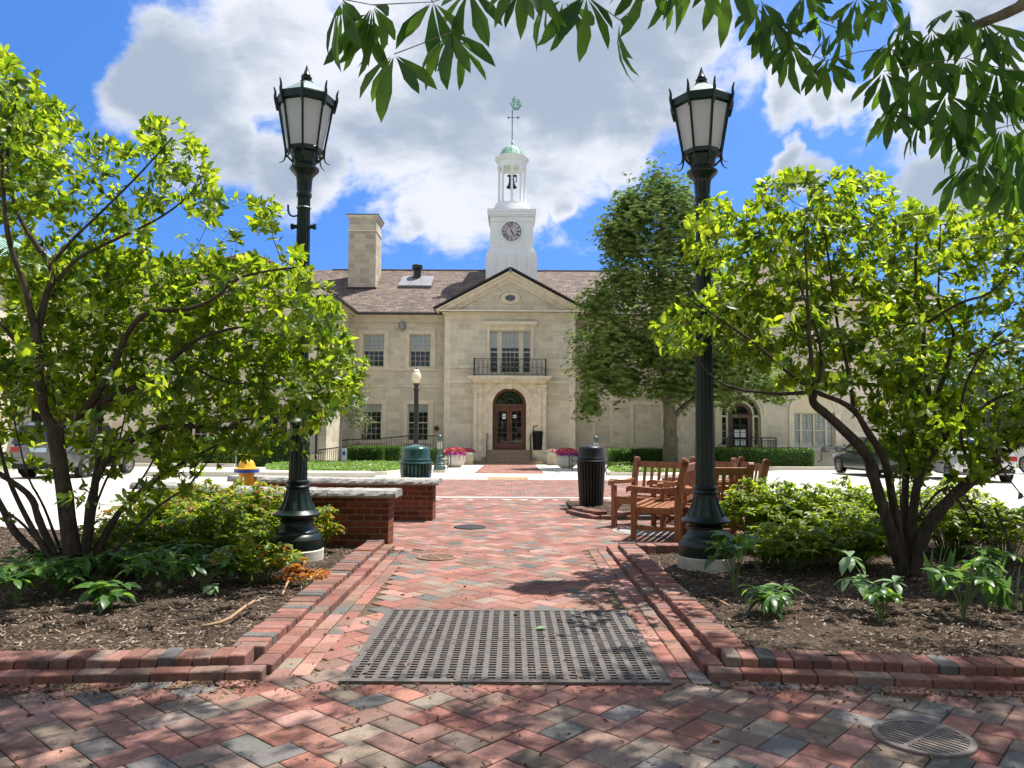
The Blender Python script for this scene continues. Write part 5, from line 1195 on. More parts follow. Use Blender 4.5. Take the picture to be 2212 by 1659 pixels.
# ================================================================== STREET FURNITURE
def build_lamp(name, px_base, Y, label, cat):
    """cast iron lamp post: profile heights read at its own distance"""
    base = P(px_base, 1208, Y); r0 = empty(name, (base.x, Y, 0), 0, label, cat, None)
    z = lambda y: PZ(y, 8.05 if y > 1100 else (8.2 if y > 1000 else 8.3))
    c = MB(); c.lathe([(.285, -.1), (.285, z(1197)), (.27, z(1195)), (.1, z(1195))], 36); o = c.build('concrete_footing', M_conc, r0); smooth_by_angle(o)
    zb = z(1196)
    b = MB()
    b.lathe([(.272, zb), (.272, z(1172)), (.262, z(1168)), (.25, z(1164)), (.235, z(1161)), (.225, z(1155)), (.19, z(1148)), (.17, z(1140)), (.165, z(1136)), (.178, z(1134)), (.178, z(1131)), (.163, z(1129)), (.172, z(1124)), (.195, z(1119)), (.212, z(1117)), (.215, z(1116)), (.236, z(1122)), (.243, z(1119)), (.243, z(1117)), (.21, z(1112)), (.195, z(1108))], 48)
    o = b.build('base', M_green, r0); smooth_by_angle(o, 20)
    b = MB(); b.lathe([(.197, z(1109)), (.186, z(1103)), (.168, z(1094)), (.150, z(1084)), (.134, z(1073)), (.122, z(1062))], 96, flute=(-9, 99, 12, .10)); b.lathe([(.122, z(1063)), (.118, z(1059)), (.128, z(1057)), (.130, z(1054)), (.118, z(1051)), (.110, z(1048)), (.122, z(1045)), (.120, z(1042)), (.10, z(1040))], 40)
    o = b.build('bell', M_green, r0); smooth_by_angle(o, 22)
    zt = z(424)
    b = MB(); b.lathe([(.100, z(1042)), (.098, z(1000)), (.068, zt)], 112, flute=(-9, 99, 14, .10)); o = b.build('shaft', M_green, r0); smooth_by_angle(o, 50)
    b = MB(); b.lathe([(.072, z(430)), (.082, z(427)), (.082, z(421)), (.074, z(419)), (.080, z(412)), (.084, z(395)), (.092, z(385)), (.118, z(379)), (.148, z(373)), (.156, z(370)), (.156, z(367)), (.14, z(365)), (.105, z(362)), (.105, z(355))], 96, flute=(z(413), z(384), 14, .07)); o = b.build('capital', M_green, r0); smooth_by_angle(o, 40)
    # lantern: octagonal
    a0 = math.radians(22.5 if name == 'x' else 8); zf_ = lambda y, q: PZ(y, 8.3 - q); z0, z1, zg0, zg1, zt0, zt1 = z(358), zf_(345, .12), zf_(320, .19), zf_(212, .28), zf_(190, .30), zf_(183, .06); fs_ = (PZ(143, 8.3) - zt1 - .03) / .33
    f = MB(); f.lathe([(.125, z0), (.13, z1), (.155, z(336)), (.195, zg0), (.205, zg0 + .03), (.19, zg0 + .05), (.1, zg0 + .05)], 8, a0=a0)
    f.lathe([(.27, zg1), (.285, zg1 + .01), (.315, zg1 + .02), (.315, zt0), (.27, zt0)], 8, a0=a0)
    for k in range(8):
        a = a0 + math.pi / 4 * k; d = Vector((math.cos(a), math.sin(a), 0))
        f.path([d * .200 + Vector((0, 0, zg0)), d * .292 + Vector((0, 0, zg1 + .02))], .015, 4)
        top = [d * .305 + Vector((0, 0, zg1 - .05)), d * .325 + Vector((0, 0, zg1 + .05)), d * .335 + Vector((0, 0, zt0 + .01)), d * .33 + Vector((0, 0, zt0 + .06)), d * .35 + Vector((0, 0, zt0 + .12))]
        f.path(smooth_pts(top, 1), [.012, .014, .016, .018, .018, .017, .014, .012, .008, .003], 5)
        bot = [d * .21 + Vector((0, 0, zg0 + .04)), d * .205 + Vector((0, 0, zg0 - .04)), d * .225 + Vector((0, 0, zg0 - .10)), d * .275 + Vector((0, 0, zg0 - .12))]
        sp_ = smooth_pts(bot, 1); f.path(sp_, [.014 - .011 * i / (len(sp_) - 1) for i in range(len(sp_))], 5)
        if k % 2 == 0: f.path([d * .2 + Vector((0, 0, zg0)), d * .2 + Vector((0, 0, zg0 - .03)), d * .13 + Vector((0, 0, z1))], .014, 4)
    lan = f.build('lantern', M_green, r0)
    g = MB(); g.lathe([(.185, zg0 + .04), (.278, zg1 + .01)], 8, a0=a0, cap=False); g.build('lantern_glass', M_frost, lan)
    g = MB(); g.lathe([(.318, zt0 - .01), (.30, zt0 + .004), (.075, zt1 + .03), (.04, zt1 + .05)], 8, a0=a0); g.build('lantern_roof', simple('pale_lamp_roof', (.20, .26, .24), .45, var=.15, scale=3), lan)
    g = MB(); zz = zt1 + .03; g.lathe([(a_, zz + b_ * fs_) for a_, b_ in [(.065, 0), (.07, .025), (.04, .04), (.03, .05), (.058, .08), (.06, .10), (.028, .125), (.045, .14), (.04, .15), (.02, .24), (.004, .33)]], 20); o = g.build('finial', M_green, lan); smooth_by_angle(o, 50)
    return r0, z
lampL, zL_ = build_lamp('street_lamp', 642, 8.3, 'left tall dark green fluted lamp post with frosted octagonal lantern, small hook and clamp', 'street lamp')
c = MB(); z = zL_(452); c.lathe([(.078, -.008), (.082, 0), (.078, .008)], 20, (0, 0, z)); c.build('hose_clamp', M_steel, lampL)
c = MB(); z = zL_(470); c.path(smooth_pts([(-.06, -.03, z), (-.12, -.03, z - .01), (-.16, -.03, z + .03), (-.165, -.03, z + .12)], 1), .011, 6); c.build('hook', M_black, lampL)
c = MB(); z = zL_(492); c.path([(-.13, 0, z), (.13, 0, z)], .024, 8); c.path([(-.135, 0, z), (-.11, 0, z)], .034, 8); c.path([(.11, 0, z), (.135, 0, z)], .034, 8); c.build('banner_bolt', M_green, lampL)
lampR, _ = build_lamp('street_lamp', 1527, 8.02, 'tall dark green fluted lamp post with frosted octagonal lantern beside the wooden chairs', 'street lamp')
for o in (lampL, lampR): o['group'] = 'tall green lantern posts flanking the brick path'
lampR.scale = (1.03, 1.03, .975); 

def build_bin(name, x, y, z0, H, mt, label, ribs=24, handle=False, wr=.225):
    r = empty(name, (x, y, z0), 0, label, 'litter bin', None)
    hb = H * .72; b = MB(); b.lathe([(wr * .93, .0), (wr * .93, .04), (wr * .90, .06), (wr * 1.0, hb)], 8, cap=True)
    n = 26
    for k in range(n):
        a = 2 * math.pi * k / n; d = Vector((math.cos(a), math.sin(a), 0)); t = Vector((-d.y, d.x, 0)); z0_, z1_ = .05, hb
        b.beam(d * wr * .97 + Vector((0, 0, z0_)), d * wr * 1.07 + Vector((0, 0, z1_)), .03, wr * .13, up=(0, 0, 1)) if False else b.obox((d * wr * 1.0 + Vector((0, 0, hb / 2 + .02))), t * wr * .085, d * wr * .05 , (Vector((0, 0, 1)) + d * .06) * (hb / 2 - .03))
    b.lathe([(wr * 1.04, 0), (wr * 1.05, .035), (wr * .95, .04)], 30)
    b.build('body', mt, r)
    if not handle:
        l = MB(); l.lathe([(wr * 1.0, hb - .03), (wr * 1.08, hb - .02), (wr * 1.24, hb), (wr * 1.26, hb + .012), (wr * 1.22, hb + .025), (wr * 1.06, hb + .03), (wr * 1.05, hb + .05), (wr * 1.09, hb + .06), (wr * 1.03, hb + .085), (wr * 1.0, hb + .10), (wr * .99, hb + .215), (wr * .96, hb + .245), (wr * .88, hb + .268), (wr * .6, hb + .285), (wr * .05, H)], 40); o = l.build('lid', mt, r); smooth_by_angle(o, 40)
    else:
        l = MB(); l.lathe([(wr * 1.0, hb - .02), (wr * 1.18, hb), (wr * 1.2, hb + .03), (wr * .95, hb + .045), (wr * .9, hb + .09), (wr * .3, hb + .10)], 30); pts = smooth_pts([(-wr * .95, 0, hb + .03), (-wr * .92, 0, H - .05), (-wr * .6, 0, H), (wr * .6, 0, H), (wr * .92, 0, H - .05), (wr * .95, 0, hb + .03)], 2); l.path(pts, .035, 8); o = l.build('lid', mt, r); smooth_by_angle(o, 40)
    return r
p = P(1281, 1095, 13.75); build_bin('litter_bin', p.x, 13.95, .02, 1.13, M_bin, 'large ribbed black litter bin with domed lid beside the wooden chairs')
p = P(900, 960, 12.95); gb = build_bin('litter_bin', p.x, 12.95, 0, 1.15, M_gbin, 'ribbed green litter bin with domed lid behind the brick seat walls', wr=.235)
c = MB(); c.box(.20, .252, -.12, -.02, .52, .66); c.build('sticker', simple('pale_blue_sticker', (.25, .42, .70), .5, var=.05), gb)
p = P(1162.5, 970, 43.6); build_bin('litter_bin', p.x, 43.62, ZL, 1.36, M_bin, 'slim black litter bin with an arched handle lid on the landing beside the entrance', handle=True, wr=.34 * .82)

# ---- teak chairs
M_teak = simple('oiled_teak', (.30, .115, .048), .5, var=.35, scale=7, bmp=.25, spec=.35)
m_, o_ = mat('teak_boards'); oc = objco(); mpn = N('ShaderNodeMapping'); mpn.inputs['Scale'].default_value = (14, 14, 1.6); L(oc, mpn.inputs['Vector']); n1 = noise(2.2, 5, .65, mpn.outputs[0], 1.0); n2 = noise(3, 3, .5, oc)
pbr(o_, mixc(.5, ramp(n1, [(.3, (.14, .050, .022)), (.55, (.30, .122, .052)), (.75, (.40, .20, .10))]), ramp(n2, [(.3, (.7, .7, .7)), (.7, (1.2, 1.15, 1.1))]), 'MULTIPLY'), .5, bump(n1, .3, .004), spec=.35); M_teak = m_
def wood_chair(x, y, front, w, label, nslat=5, H=.98, D_=.56, cat='armchair'):
    """front: direction the sitter faces"""
    fa = math.atan2(front[1], front[0]); r = empty('wooden_chair' if w < 1 else 'wooden_bench', (x, y, 0), fa + math.pi / 2, label, cat, 'teak chairs around the small patio')
    # local: front is -Y, back posts at y=0
    lw = .065
    for s in (-1, 1):
        b = MB(); X = s * (w / 2 - lw / 2); b.bbox(X - lw / 2, X + lw / 2, -.04, .045, 0, .42, .006)
        n = 4; pts = [(.0, .42), (.015, .6), (.05, .8), (.10, H - .02)]
        vs = []
        for (dy, zz) in pts: vs += [(X - lw / 2, dy - .04, zz), (X + lw / 2, dy - .04, zz), (X + lw / 2, dy + .045, zz), (X - lw / 2, dy + .045, zz)]
        fs = []
        for i in range(3): fs += [(i * 4 + k, i * 4 + (k + 1) % 4, i * 4 + 4 + (k + 1) % 4, i * 4 + 4 + k) for k in range(4)]
        b.add(vs, fs); T_ = []
        b.path([(X - lw / 2, .10, H - .03), (X + lw / 2, .10, H - .03)], .043, 12)
        b.build('rear_leg', M_teak, r)
        b = MB(); b.bbox(X - lw / 2, X + lw / 2, -D_ - .035, -D_ + .035, 0, .60, .006); b.build('front_leg', M_teak, r)
        b = MB(); vs = []; ap = [(-D_ - .09, .635, .055), (-D_ - .05, .66, .06), (-D_ * .55, .645, .045), (-.2, .645, .045), (-.0, .665, .045)]
        for (yy, zz, t) in ap: vs += [(X - .045, yy, zz - t / 2 - .005), (X + .045, yy, zz - t / 2 - .005), (X + .045, yy, zz + t / 2), (X - .045, yy, zz + t / 2)]
        fs = [(0, 1, 2, 3), (19, 18, 17, 16)]
        for i in range(4): fs += [(i * 4 + k, i * 4 + 4 + k, i * 4 + 4 + (k + 1) % 4, i * 4 + (k + 1) % 4) for k in range(4)]
        b.add(vs, fs); b.build('armrest', M_teak, r)
        b = MB(); b.box(X - .018, X + .018, -D_ + .03, -.04, .35, .42); b.box(X - .016, X + .016, -D_ + .03, -.04, .13, .18); b.prism([(-D_ + .035, .35), (-D_ + .10, .35), (-D_ + .035, .25)], lambda u, v, d, X=X: (X - .015 + d, u, v), 0, .03); b.build('side_rail', M_teak, r)
    b = MB(); b.box(-w / 2 + lw, w / 2 - lw, -D_ - .02, -D_ + .02, .34, .42); 
    for s in (-1, 1): b.prism([(s * (w / 2 - lw), .34), (s * (w / 2 - lw - .10), .34), (s * (w / 2 - lw), .22)], lambda u, v, d: (u, -D_ - .015 + d, v), 0, .03)
    b.box(-w / 2 + lw, w / 2 - lw, -.02, .02, .33, .40); b.build('seat_rail', M_teak, r)
    b = MB()
    for k in range(7): f = k / 6; yy = -D_ + .0 + (D_ - .06) * f; zz = .435 - .03 * math.sin(f * math.pi) - .01 * f; b.box(-w / 2 + .035, w / 2 - .035, yy - .030, yy + .030, zz - .010, zz + .010)
    b.build('seat', M_teak, r)
    b = MB(); bk = lambda zz: .0 + .10 * max(0, (zz - .42) / (H - .42)) ** 1.1
    za, zb_ = .50, H - .10
    b.obox((0, bk(H - .09), H - .10), (w / 2 - lw, 0, 0), (0, .016, -.003), (0, .008, .045)); b.obox((0, bk(.50), .49), (w / 2 - lw, 0, 0), (0, .014, 0), (0, 0, .03))
    for k in range(nslat):
        X = (-w / 2 + lw) + (w - 2 * lw) * (k + 1) / (nslat + 1); b.beam((X, bk(.5), .5), (X, bk(H - .12), H - .12), .045, .016, up=(0, -1, .1))
    b.build('backrest', M_teak, r)
    return r
# ground points of the back posts read from the photograph
a1 = P(1369, 1126, 11.75); A_f = Vector((-.66, -.75)).normalized(); A_w = Vector((-A_f.y, A_f.x)) * -1
def at_mid(x, y, f, w):   # (x,y) is the left-hand back post seen from the camera
    f = Vector(f).normalized(); s = Vector((f.y, -f.x)) if (Vector((f.y, -f.x)).x > 0) else Vector((-f.y, f.x)); return x + s.x * (w / 2 - .03), y + s.y * (w / 2 - .03), f
x, y, f = at_mid(PX(1371, 1126, 11.7), 11.7, (-.64, -.77), .86); wood_chair(x, y, f, .86, 'wooden armchair with five back slats nearest the black litter bin, facing the camera side', 5, .99)
ch = wood_chair(2.06 + .27, 9.72 + .62, (-.93, .37), 1.36, 'nearest wooden seat just left of the right lamp post, with a white tag', 8, 1.02, .56, 'bench')
c = MB(); c.box(-.68, -.672, -.50, -.38, .355, .415); c.build('tag_plate', simple('white_tag', (.6, .6, .58), .5, var=.05), ch)
wood_chair(2.62, 9.62, (-.05, 1.0), .72, 'wooden chair seen from behind immediately right of the right lamp post', 5, 1.0)
wood_chair(3.22, 10.6, (-.98, -.05), 1.0, 'wooden chair farthest right in the ring, seen edge on beyond the others', 6, 1.02)
wood_chair(3.05, 11.9, (-.75, -.66), .80, 'wooden chair at the back of the ring half hidden behind the other chairs', 5, .98)
# ---- things near the entrance
def petals(mb, c, r, n, cols, zs=.35, s=.035):
    for _ in range(n):
        d = rvec(); d.z = abs(d.z); p_ = Vector(c) + Vector((d.x * r, d.y * r, d.z * r * zs)); a = rvec() * s; b = a.cross(rvec()).normalized() * s; k = random.choice(cols); mb.add([p_ - a - b, p_ + a - b, p_ + a + b, p_ - a + b], [(0, 1, 2, 3)], 0, k + (1,))
RED = [(.62, .07, .10), (.70, .14, .14), (.55, .05, .22), (.75, .22, .20)]; PUR = [(.32, .03, .22), (.42, .05, .30), (.5, .07, .38)]; WHT = [(.65, .66, .60), (.55, .60, .5)]
def planter(px, yb, r, Y, label, cols, square=False):
    x = PX(px, yb, Y); z0 = gz(Y); o = empty('flower_planter', (x, Y, z0), 0, label, 'planter', None); b = MB()
    if square: b.lathe([(r * .9 * 1.2, 0), (r * 1.3, .55), (r * 1.36, .56), (r * 1.36, .64), (r * 1.15, .64), (r * 1.1, .5)], 4, a0=math.pi / 4); zt = .6
    else: b.lathe([(r * .55, 0), (r * .8, .08), (r * .97, .24), (r, .38), (r * .94, .52), (r * .86, .62), (r * .9, .64), (r * .8, .64), (r * .75, .55)], 36); zt = .62
    q = b.build('pot', M_tan if square else M_planter, o); 
    if not square: smooth_by_angle(q)
    lf = Leaves()
    for _ in range(500): d = rvec(); d.z = abs(d.z) * .5; lf.leaf(Vector((0, 0, zt)) + d * r * random.uniform(.5, 1.05), d + rvec() * .5, (0, 0, 1), .09, .05, .2)
    lf.build('foliage', M_leaf_cover, o, 'dia'); mb = MB(); petals(mb, (0, 0, zt + .08), r * 1.02, 420, cols[0], .42); petals(mb, (r * .1, -r * .3, zt - .02), r * 1.0, 260, cols[1], .3); mb.build('flowers', M_petal, o); return o
planter(983, 1008, .52, 37.2, 'round white bowl planter of red and purple flowers left of the entrance walk', (RED, PUR))
planter(1011, 1000, .37, 41.6, 'square buff planter of pink and white flowers left of the entrance steps', (RED[:2] + PUR[:1], WHT), True)
planter(1225, 1008, .52, 37.0, 'round white bowl planter of red and purple flowers right of the entrance walk', (RED, PUR))
planter(1194, 1000, .37, 41.6, 'square buff planter of white and pink flowers right of the entrance steps', (WHT + RED[:1], WHT), True)
def iron_bench(x, y, face, label):
    r = empty('iron_bench', (x, y, gz(y)), 0, label, 'bench', None); b = MB(); Lb = 1.5
    for s in (-1, 1):
        e = MB(); yy = s * (Lb / 2); e.box(-.26 * face - .02, -.26 * face + .02, yy - .02, yy + .02, 0, .88); e.box(.24 * face - .02, .24 * face + .02, yy - .02, yy + .02, 0, .62); e.box(min(-.26 * face, .26 * face), max(-.26 * face, .26 * face), yy - .025, yy + .025, .62, .65); e.box(min(-.26 * face, .26 * face), max(-.26 * face, .26 * face), yy - .02, yy + .02, .40, .43); e.build('end_frame', M_black, r)
    for k in range(5): xx = face * (-.22 + .105 * k); b.box(xx - .04, xx + .04, -Lb / 2, Lb / 2, .43, .45)
    b.build('seat', simple('sunlit_bench_slats', (.30, .29, .27), .5), r); b = MB()  # sunlight on the black bench's seat is put into this paler grey
    for k in range(14): yy = -Lb / 2 + Lb * (k + .5) / 14; b.box(-face * .26 - .012, -face * .26 + .012, yy - .02, yy + .02, .45, .84)
    b.box(-face * .26 - .02, -face * .26 + .02, -Lb / 2, Lb / 2, .83, .88); b.build('backrest', M_black, r)
iron_bench(PX(951, 1000, 33.5) + .1, 34.4, 1, 'black metal bench with sunlit pale slatted seat beside the left bowl planter')
iron_bench(PX(1248, 1000, 33.0), 33.6, -1, 'black metal bench with sunlit pale slatted seat beside the right bowl planter')
def bollard(x, y, label):
    r = empty('bollard', (x, y, gz(y)), 0, label, 'bollard', 'grey green ornamental bollards'); b = MB()
    b.lathe([(.36, 0), (.36, .09), (.3, .09)], 4, a0=math.pi / 4); b.build('footing', M_conc, r); b = MB(); b.lathe([(.25, .09), (.25, .24), (.21, .27), (.20, .34), (.15, .38), (.14, .45), (.115, .62), (.13, .65), (.10, .68)], 8, a0=math.pi / 8); o = b.build('base', M_bollard, r)
    b = MB(); b.lathe([(.095, .66), (.085, 1.22), (.10, 1.25), (.10, 1.30), (.06, 1.32)], 20); b.lathe([(.085, 1.3), (.10, 1.36), (.085, 1.43), (.03, 1.48), (.02, 1.5)], 16); o = b.build('post', M_bollard, r); smooth_by_angle(o)
    b = MB()
    for k in range(8): a = 2 * math.pi * k / 8; b.box(.087 * math.cos(a) - .014, .087 * math.cos(a) + .014, .087 * math.sin(a) - .014, .087 * math.sin(a) + .014, .92, 1.2)
    b.build('louvre', M_planter, r)
bollard(PX(950.5, 1000, 30.6), 30.6, 'grey green bollard with domed cap standing beside the left iron bench')
bollard(PX(1290, 1000, 31.5), 31.8, 'grey green bollard with domed cap mostly hidden behind the black litter bin')
def globe_lamp():
    Y = 33.0; x = PX(899, 900, Y); r = empty('globe_lamp', (x, Y, gz(Y)), 0, 'slim black lamp post with a cream acorn globe in front of the left windows', 'street lamp'); z = lambda y: PZ(y, Y) - gz(Y)
    b = MB(); b.lathe([(.2, 0), (.2, .2), (.13, .3), (.12, .7), (.105, .8), (.10, z(846)), (.13, z(844.5)), (.13, z(841)), (.08, z(839)), (.11, z(833)), (.14, z(829.5)), (.05, z(829.5))], 16); o = b.build('post', M_black, r); smooth_by_angle(o)
    b = MB(); b.lathe([(.12, z(829.5)), (.17, z(826)), (.205, z(819)), (.20, z(812)), (.16, z(807)), (.13, z(805.5)), (.14, z(804)), (.12, z(802)), (.07, z(799))], 24); o = b.build('globe', M_globe, r); smooth_by_angle(o, 60)
    b = MB(); b.lathe([(.07, z(799.2)), (.03, z(797.5)), (.05, z(796.5)), (.01, z(794.5))], 12); b.build('finial', M_black, r)
globe_lamp()
def hydrant():
    Y = 12.2; x = PX(534, 1010, Y); r = empty('fire_hydrant', (x, Y, gz(Y)), 0, 'yellow fire hydrant with blue flange at the edge of the parking lot', 'hydrant'); M_y = simple('yellow_hydrant_paint', (.72, .38, .02), .4, var=.12, scale=9); M_bl = simple('blue_hydrant_paint', (.02, .08, .42), .4, var=.1)
    b = MB(); b.lathe([(.16, 0), (.16, .05), (.115, .07), (.115, .66), (.13, .70), (.1, .72)], 24); b.path([(-.2, 0, .5), (.2, 0, .5)], .06, 12); b.path([(0, -.22, .45), (0, 0, .45)], .08, 12); o = b.build('barrel', M_y, r); smooth_by_angle(o)
    b = MB(); b.lathe([(.12, .70), (.195, .705), (.195, .75), (.12, .755)], 24); b.build('flange', M_bl, r); b = MB(); b.lathe([(.19, .752), (.19, .77), (.145, .775), (.14, .80), (.125, .85), (.09, .89), (.05, .905), (.045, .93), (.03, .935), (.03, .985), (.02, .99)], 24, flute=(.78, .86, 8, .12)); o = b.build('bonnet', M_y, r); smooth_by_angle(o)
hydrant()
def access_sign(px, py, Y, w, label, mirror=False, plate2=True):
    x = PX(px, py, Y); r = empty('parking_sign', (x, Y, gz(Y)), 0, label, 'sign'); zc = PZ(py, Y) - gz(Y); h = w * 1.4
    b = MB(); b.path([(0, .03, 0), (0, .03, zc + h / 2)], .03, 8); b.build('post', M_steel, r); b = MB(); b.box(-w / 2, w / 2, -.01, .01, zc - h / 2, zc + h / 2); b.build('sign_panel', M_paper, r)
    b = MB(); b.box(-w * .42, w * .42, -.016, -.01, zc - h * .30, zc + h * .32, 0)
    k = w * .5; o_ = lambda u, v: (u * k, -.022, zc + v * k)
    b.arch(-.08 * k, zc - .18 * k, .26 * k, .34 * k, -.022, -.017, math.radians(100), math.radians(400), 16, 1); b.beam(o_(-.1, .45), o_(-.06, -.05), .09 * k, .004, 1, up=(0, 1, 0)); b.beam(o_(-.06, -.05), o_(.22, -.05), .09 * k, .004, 1, up=(0, 1, 0)); b.beam(o_(.22, -.05), o_(.36, -.38), .09 * k, .004, 1, up=(0, 1, 0)); b.arch(-.1 * k, zc + .52 * k, .0, .08 * k, -.022, -.017, 0, 6.283, 10, 1); b.beam(o_(-.08, .25), o_(.18, .22), .07 * k, .004, 1, up=(0, 1, 0))
    b.build('wheelchair_symbol', [M_blue, M_paper], r)
    if plate2: b = MB(); b.box(-w / 2, w / 2, -.01, .01, zc - h / 2 - w * .75, zc - h / 2 - .05); b.build('plate', M_paper, r)
access_sign(512, 909, 35.0, .55, 'blue and white wheelchair parking sign on a post by the tall hedge at left')
Y = 38.0; x = PX(744.5, 965, Y); r = empty('box_sign', (x, Y, gz(Y)), 0, 'small white box sign with a blue square beside the pale slim tree trunk', 'sign'); b = MB(); b.bbox(-.12, .12, -.06, .06, 0, .86, .01); b.build('sign_box', M_paper, r); b = MB(); b.box(-.07, .07, -.066, -.061, .52, .72); b.build('blue_square', M_blue, r)
Y = 39.3; x = PX(1850, 982, Y) ; r = empty('gas_meter', (PX(1835, 990, Y), Y, gz(Y)), 0, 'grey gas meter pipework against the wall below the right window', 'gas meter'); b = MB(); z0 = .95
b.path([(-1.3, 0, .3), (-1.1, 0, .35), (-1.1, 0, z0), (.5, 0, z0), (.5, 0, .0)], .04, 8); b.path([(.5, 0, .35), (1.0, 0, .35), (1.1, 0, .1), (1.5, 0, .1)], .04, 8)
for xx in (-.9, -.2): b.lathe([(.1, -.16), (.19, -.1), (.19, .06), (.1, .14)], 14, (xx, -.05, z0)); b.lathe([(.05, .12), (.09, .2), (.02, .24)], 12, (xx + .3, 0, z0))
b.build('pipework', M_lead, r)
r.location.x = PX(1822, 990, Y)
# ================================================================== PLANTS
def c6(x, y): return (.3638 * x, 548.6 + .3638 * y)
def c7(x, y): return (1645.8 + .3307 * x, 603.5 + .3307 * y)
def cb(x, y): return (.3747 * x, 466.3 + .3747 * y)
def limb(pts, Y0, Y1, r0, r1, conv=None):
    n = len(pts); out = []
    for i, p in enumerate(pts):
        q = conv(*p) if conv else p; out.append(P(q[0], q[1], Y0 + (Y1 - Y0) * i / (n - 1)))
    return (out, r0, r1)
def volume_tips(poly, Y0, dY, n, dens=None, front=1.0):
    xs_ = [p[0] for p in poly]; ys_ = [p[1] for p in poly]; out = []
    while len(out) < n:
        x = random.uniform(min(xs_), max(xs_)); y = random.uniform(min(ys_), max(ys_))
        if not in_poly(x, y, poly): continue
        if dens and random.random() > dens(x, y): continue
        out.append(P(x, y, Y0 + (random.uniform(-dY * front, dY) if random.random() < .85 else random.uniform(-dY, dY))))
    return out
def whorl(lf, p, d, n, L_, W_, spread=(.7, 1.25), up=.3):
    d = Vector(d); a = d.cross(Vector((0.2, .3, 1))); 
    if a.length < .05: a = Vector((1, 0, 0))
    a.normalize(); b = d.cross(a).normalized(); ph = random.uniform(0, 6.28)
    for k in range(n):
        t = ph + 2.4 * k; th = random.uniform(*spread); ax = (a * math.cos(t) + b * math.sin(t)); dd = d * math.cos(th) + ax * math.sin(th); dd.z += random.uniform(-.25, .1)
        nn = (d * math.sin(th) - ax * math.cos(th)) + Vector((0, 0, up)); nn = nn + rvec() * .25
        s = random.uniform(.5, 1.25); lf.leaf(Vector(p) - d * random.uniform(0, .05), dd, nn, L_ * s, W_ * s * random.uniform(.75, 1.15), random.uniform(-.1, .55))
def big_shrub(name, limbs, tips, label, nleaf=8, L_=.100, W_=.047):
    base = limbs[0][0][0]; r = empty(name, (base.x, base.y, 0), 0, label, 'shrub', 'large multi stemmed shrubs flanking the path'); off = Vector((base.x, base.y, 0))
    limbs = [([p - off for p in pts], a, b) for pts, a, b in limbs]; tips = [t - off for t in tips]
    mb = MB(); res = grow(mb, limbs, tips, 5, .0022, step=.10, maxseg=7); o = mb.build('trunk', M_bark, r, True); lf = Leaves()
    for (p, d, a) in res:
        whorl(lf, p, (d + Vector((0, 0, .25))).normalized(), random.choice((nleaf - 2, nleaf, nleaf + 1)), L_, W_)
        if (p - a).length > .16:
            for _ in range(2): q = a.lerp(p, random.uniform(.35, .85)); whorl(lf, q + rvec() * .02, d, 3, L_ * random.uniform(.7, 1), W_, (.8, 1.4))
    lf.build('crown', M_leaf_shrub, r); return r
LB = (168, 1262)
LL = [limb([LB, c6(370, 1350), c6(330, 1050)], 6.75, 6.7, .075, .060),
 limb([c6(330, 1060), c6(255, 950), c6(232, 700), c6(212, 500), c6(150, 200), c6(60, 0), (8, 470), (0, 300)], 6.7, 6.3, .050, .012),
 limb([c6(215, 520), c6(270, 250), c6(325, 150), c6(240, 0), cb(120, 60), (20, 420), (10, 300), (40, 200)], 6.6, 6.6, .036, .008),
 limb([cb(325, 390), cb(440, 250), cb(660, 150), cb(970, 0), (430, 400)], 6.6, 7.0, .022, .006), limb([cb(288, 300), cb(400, 160), cb(570, 0), (300, 380), (370, 300)], 6.6, 6.2, .018, .005),
 limb([c6(335, 1045), c6(500, 950), c6(680, 850), c6(860, 780), c6(1000, 650), c6(1160, 520), c6(1250, 480), (560, 700)], 6.7, 6.9, .042, .010),
 limb([c6(500, 950), c6(670, 700), c6(760, 450), c6(900, 340), c6(1080, 350), c6(1280, 280), c6(1380, 160), c6(1560, 110), (640, 580)], 6.7, 6.5, .034, .007),
 limb([c6(1000, 650), c6(1170, 690), c6(1330, 780), (600, 830)], 6.8, 6.9, .016, .005),
 limb([(178, 1262), c6(560, 1250), c6(900, 1050), c6(1110, 1025), c6(1350, 1060), c6(1450, 980), c6(1640, 990), c6(2080, 900)], 6.75, 7.1, .038, .006),
 limb([(190, 1260), c6(640, 1620), c6(850, 1400), c6(1000, 1300), c6(1160, 1210), (480, 960)], 6.8, 7.4, .034, .008),
 limb([(150, 1262), c6(230, 1600), c6(200, 1450), c6(0, 1320), (-60, 990)], 6.8, 6.6, .040, .015), limb([(140, 1262), c6(180, 1620), c6(60, 1380), c6(10, 1200), (-20, 900)], 6.7, 6.9, .032, .010),
 limb([(155, 1260), c6(100, 1700), c6(0, 1480), (-60, 1000), (-120, 800)], 6.8, 7.1, .045, .015), limb([c6(230, 700), c6(100, 550), c6(0, 420), (-60, 640)], 6.65, 6.2, .024, .008),
 limb([(185, 1255), c6(590, 1300), c6(600, 950), c6(560, 800), (210, 760)], 6.9, 7.3, .026, .008), limb([c6(350, 1350), c6(290, 1150), c6(280, 900), (95, 800)], 6.8, 7.2, .016, .006)]
for (bx, qx, qy, Yq) in ((150, 250, 1000, 7.2), (175, 330, 1010, 7.4), (160, 60, 1040, 7.1), (185, 420, 1050, 7.3), (145, -20, 1100, 6.9), (170, 215, 960, 6.5), (165, 120, 900, 7.5)):
    LL.append(limb([(bx, 1262), ((bx * 2 + qx) / 3, 1180), ((bx + qx * 2) / 3, (qy + 1180) / 2 - 20), (qx, qy), (qx + (qx - 160) * .3, qy - 130)], 6.8, Yq, .020, .005))
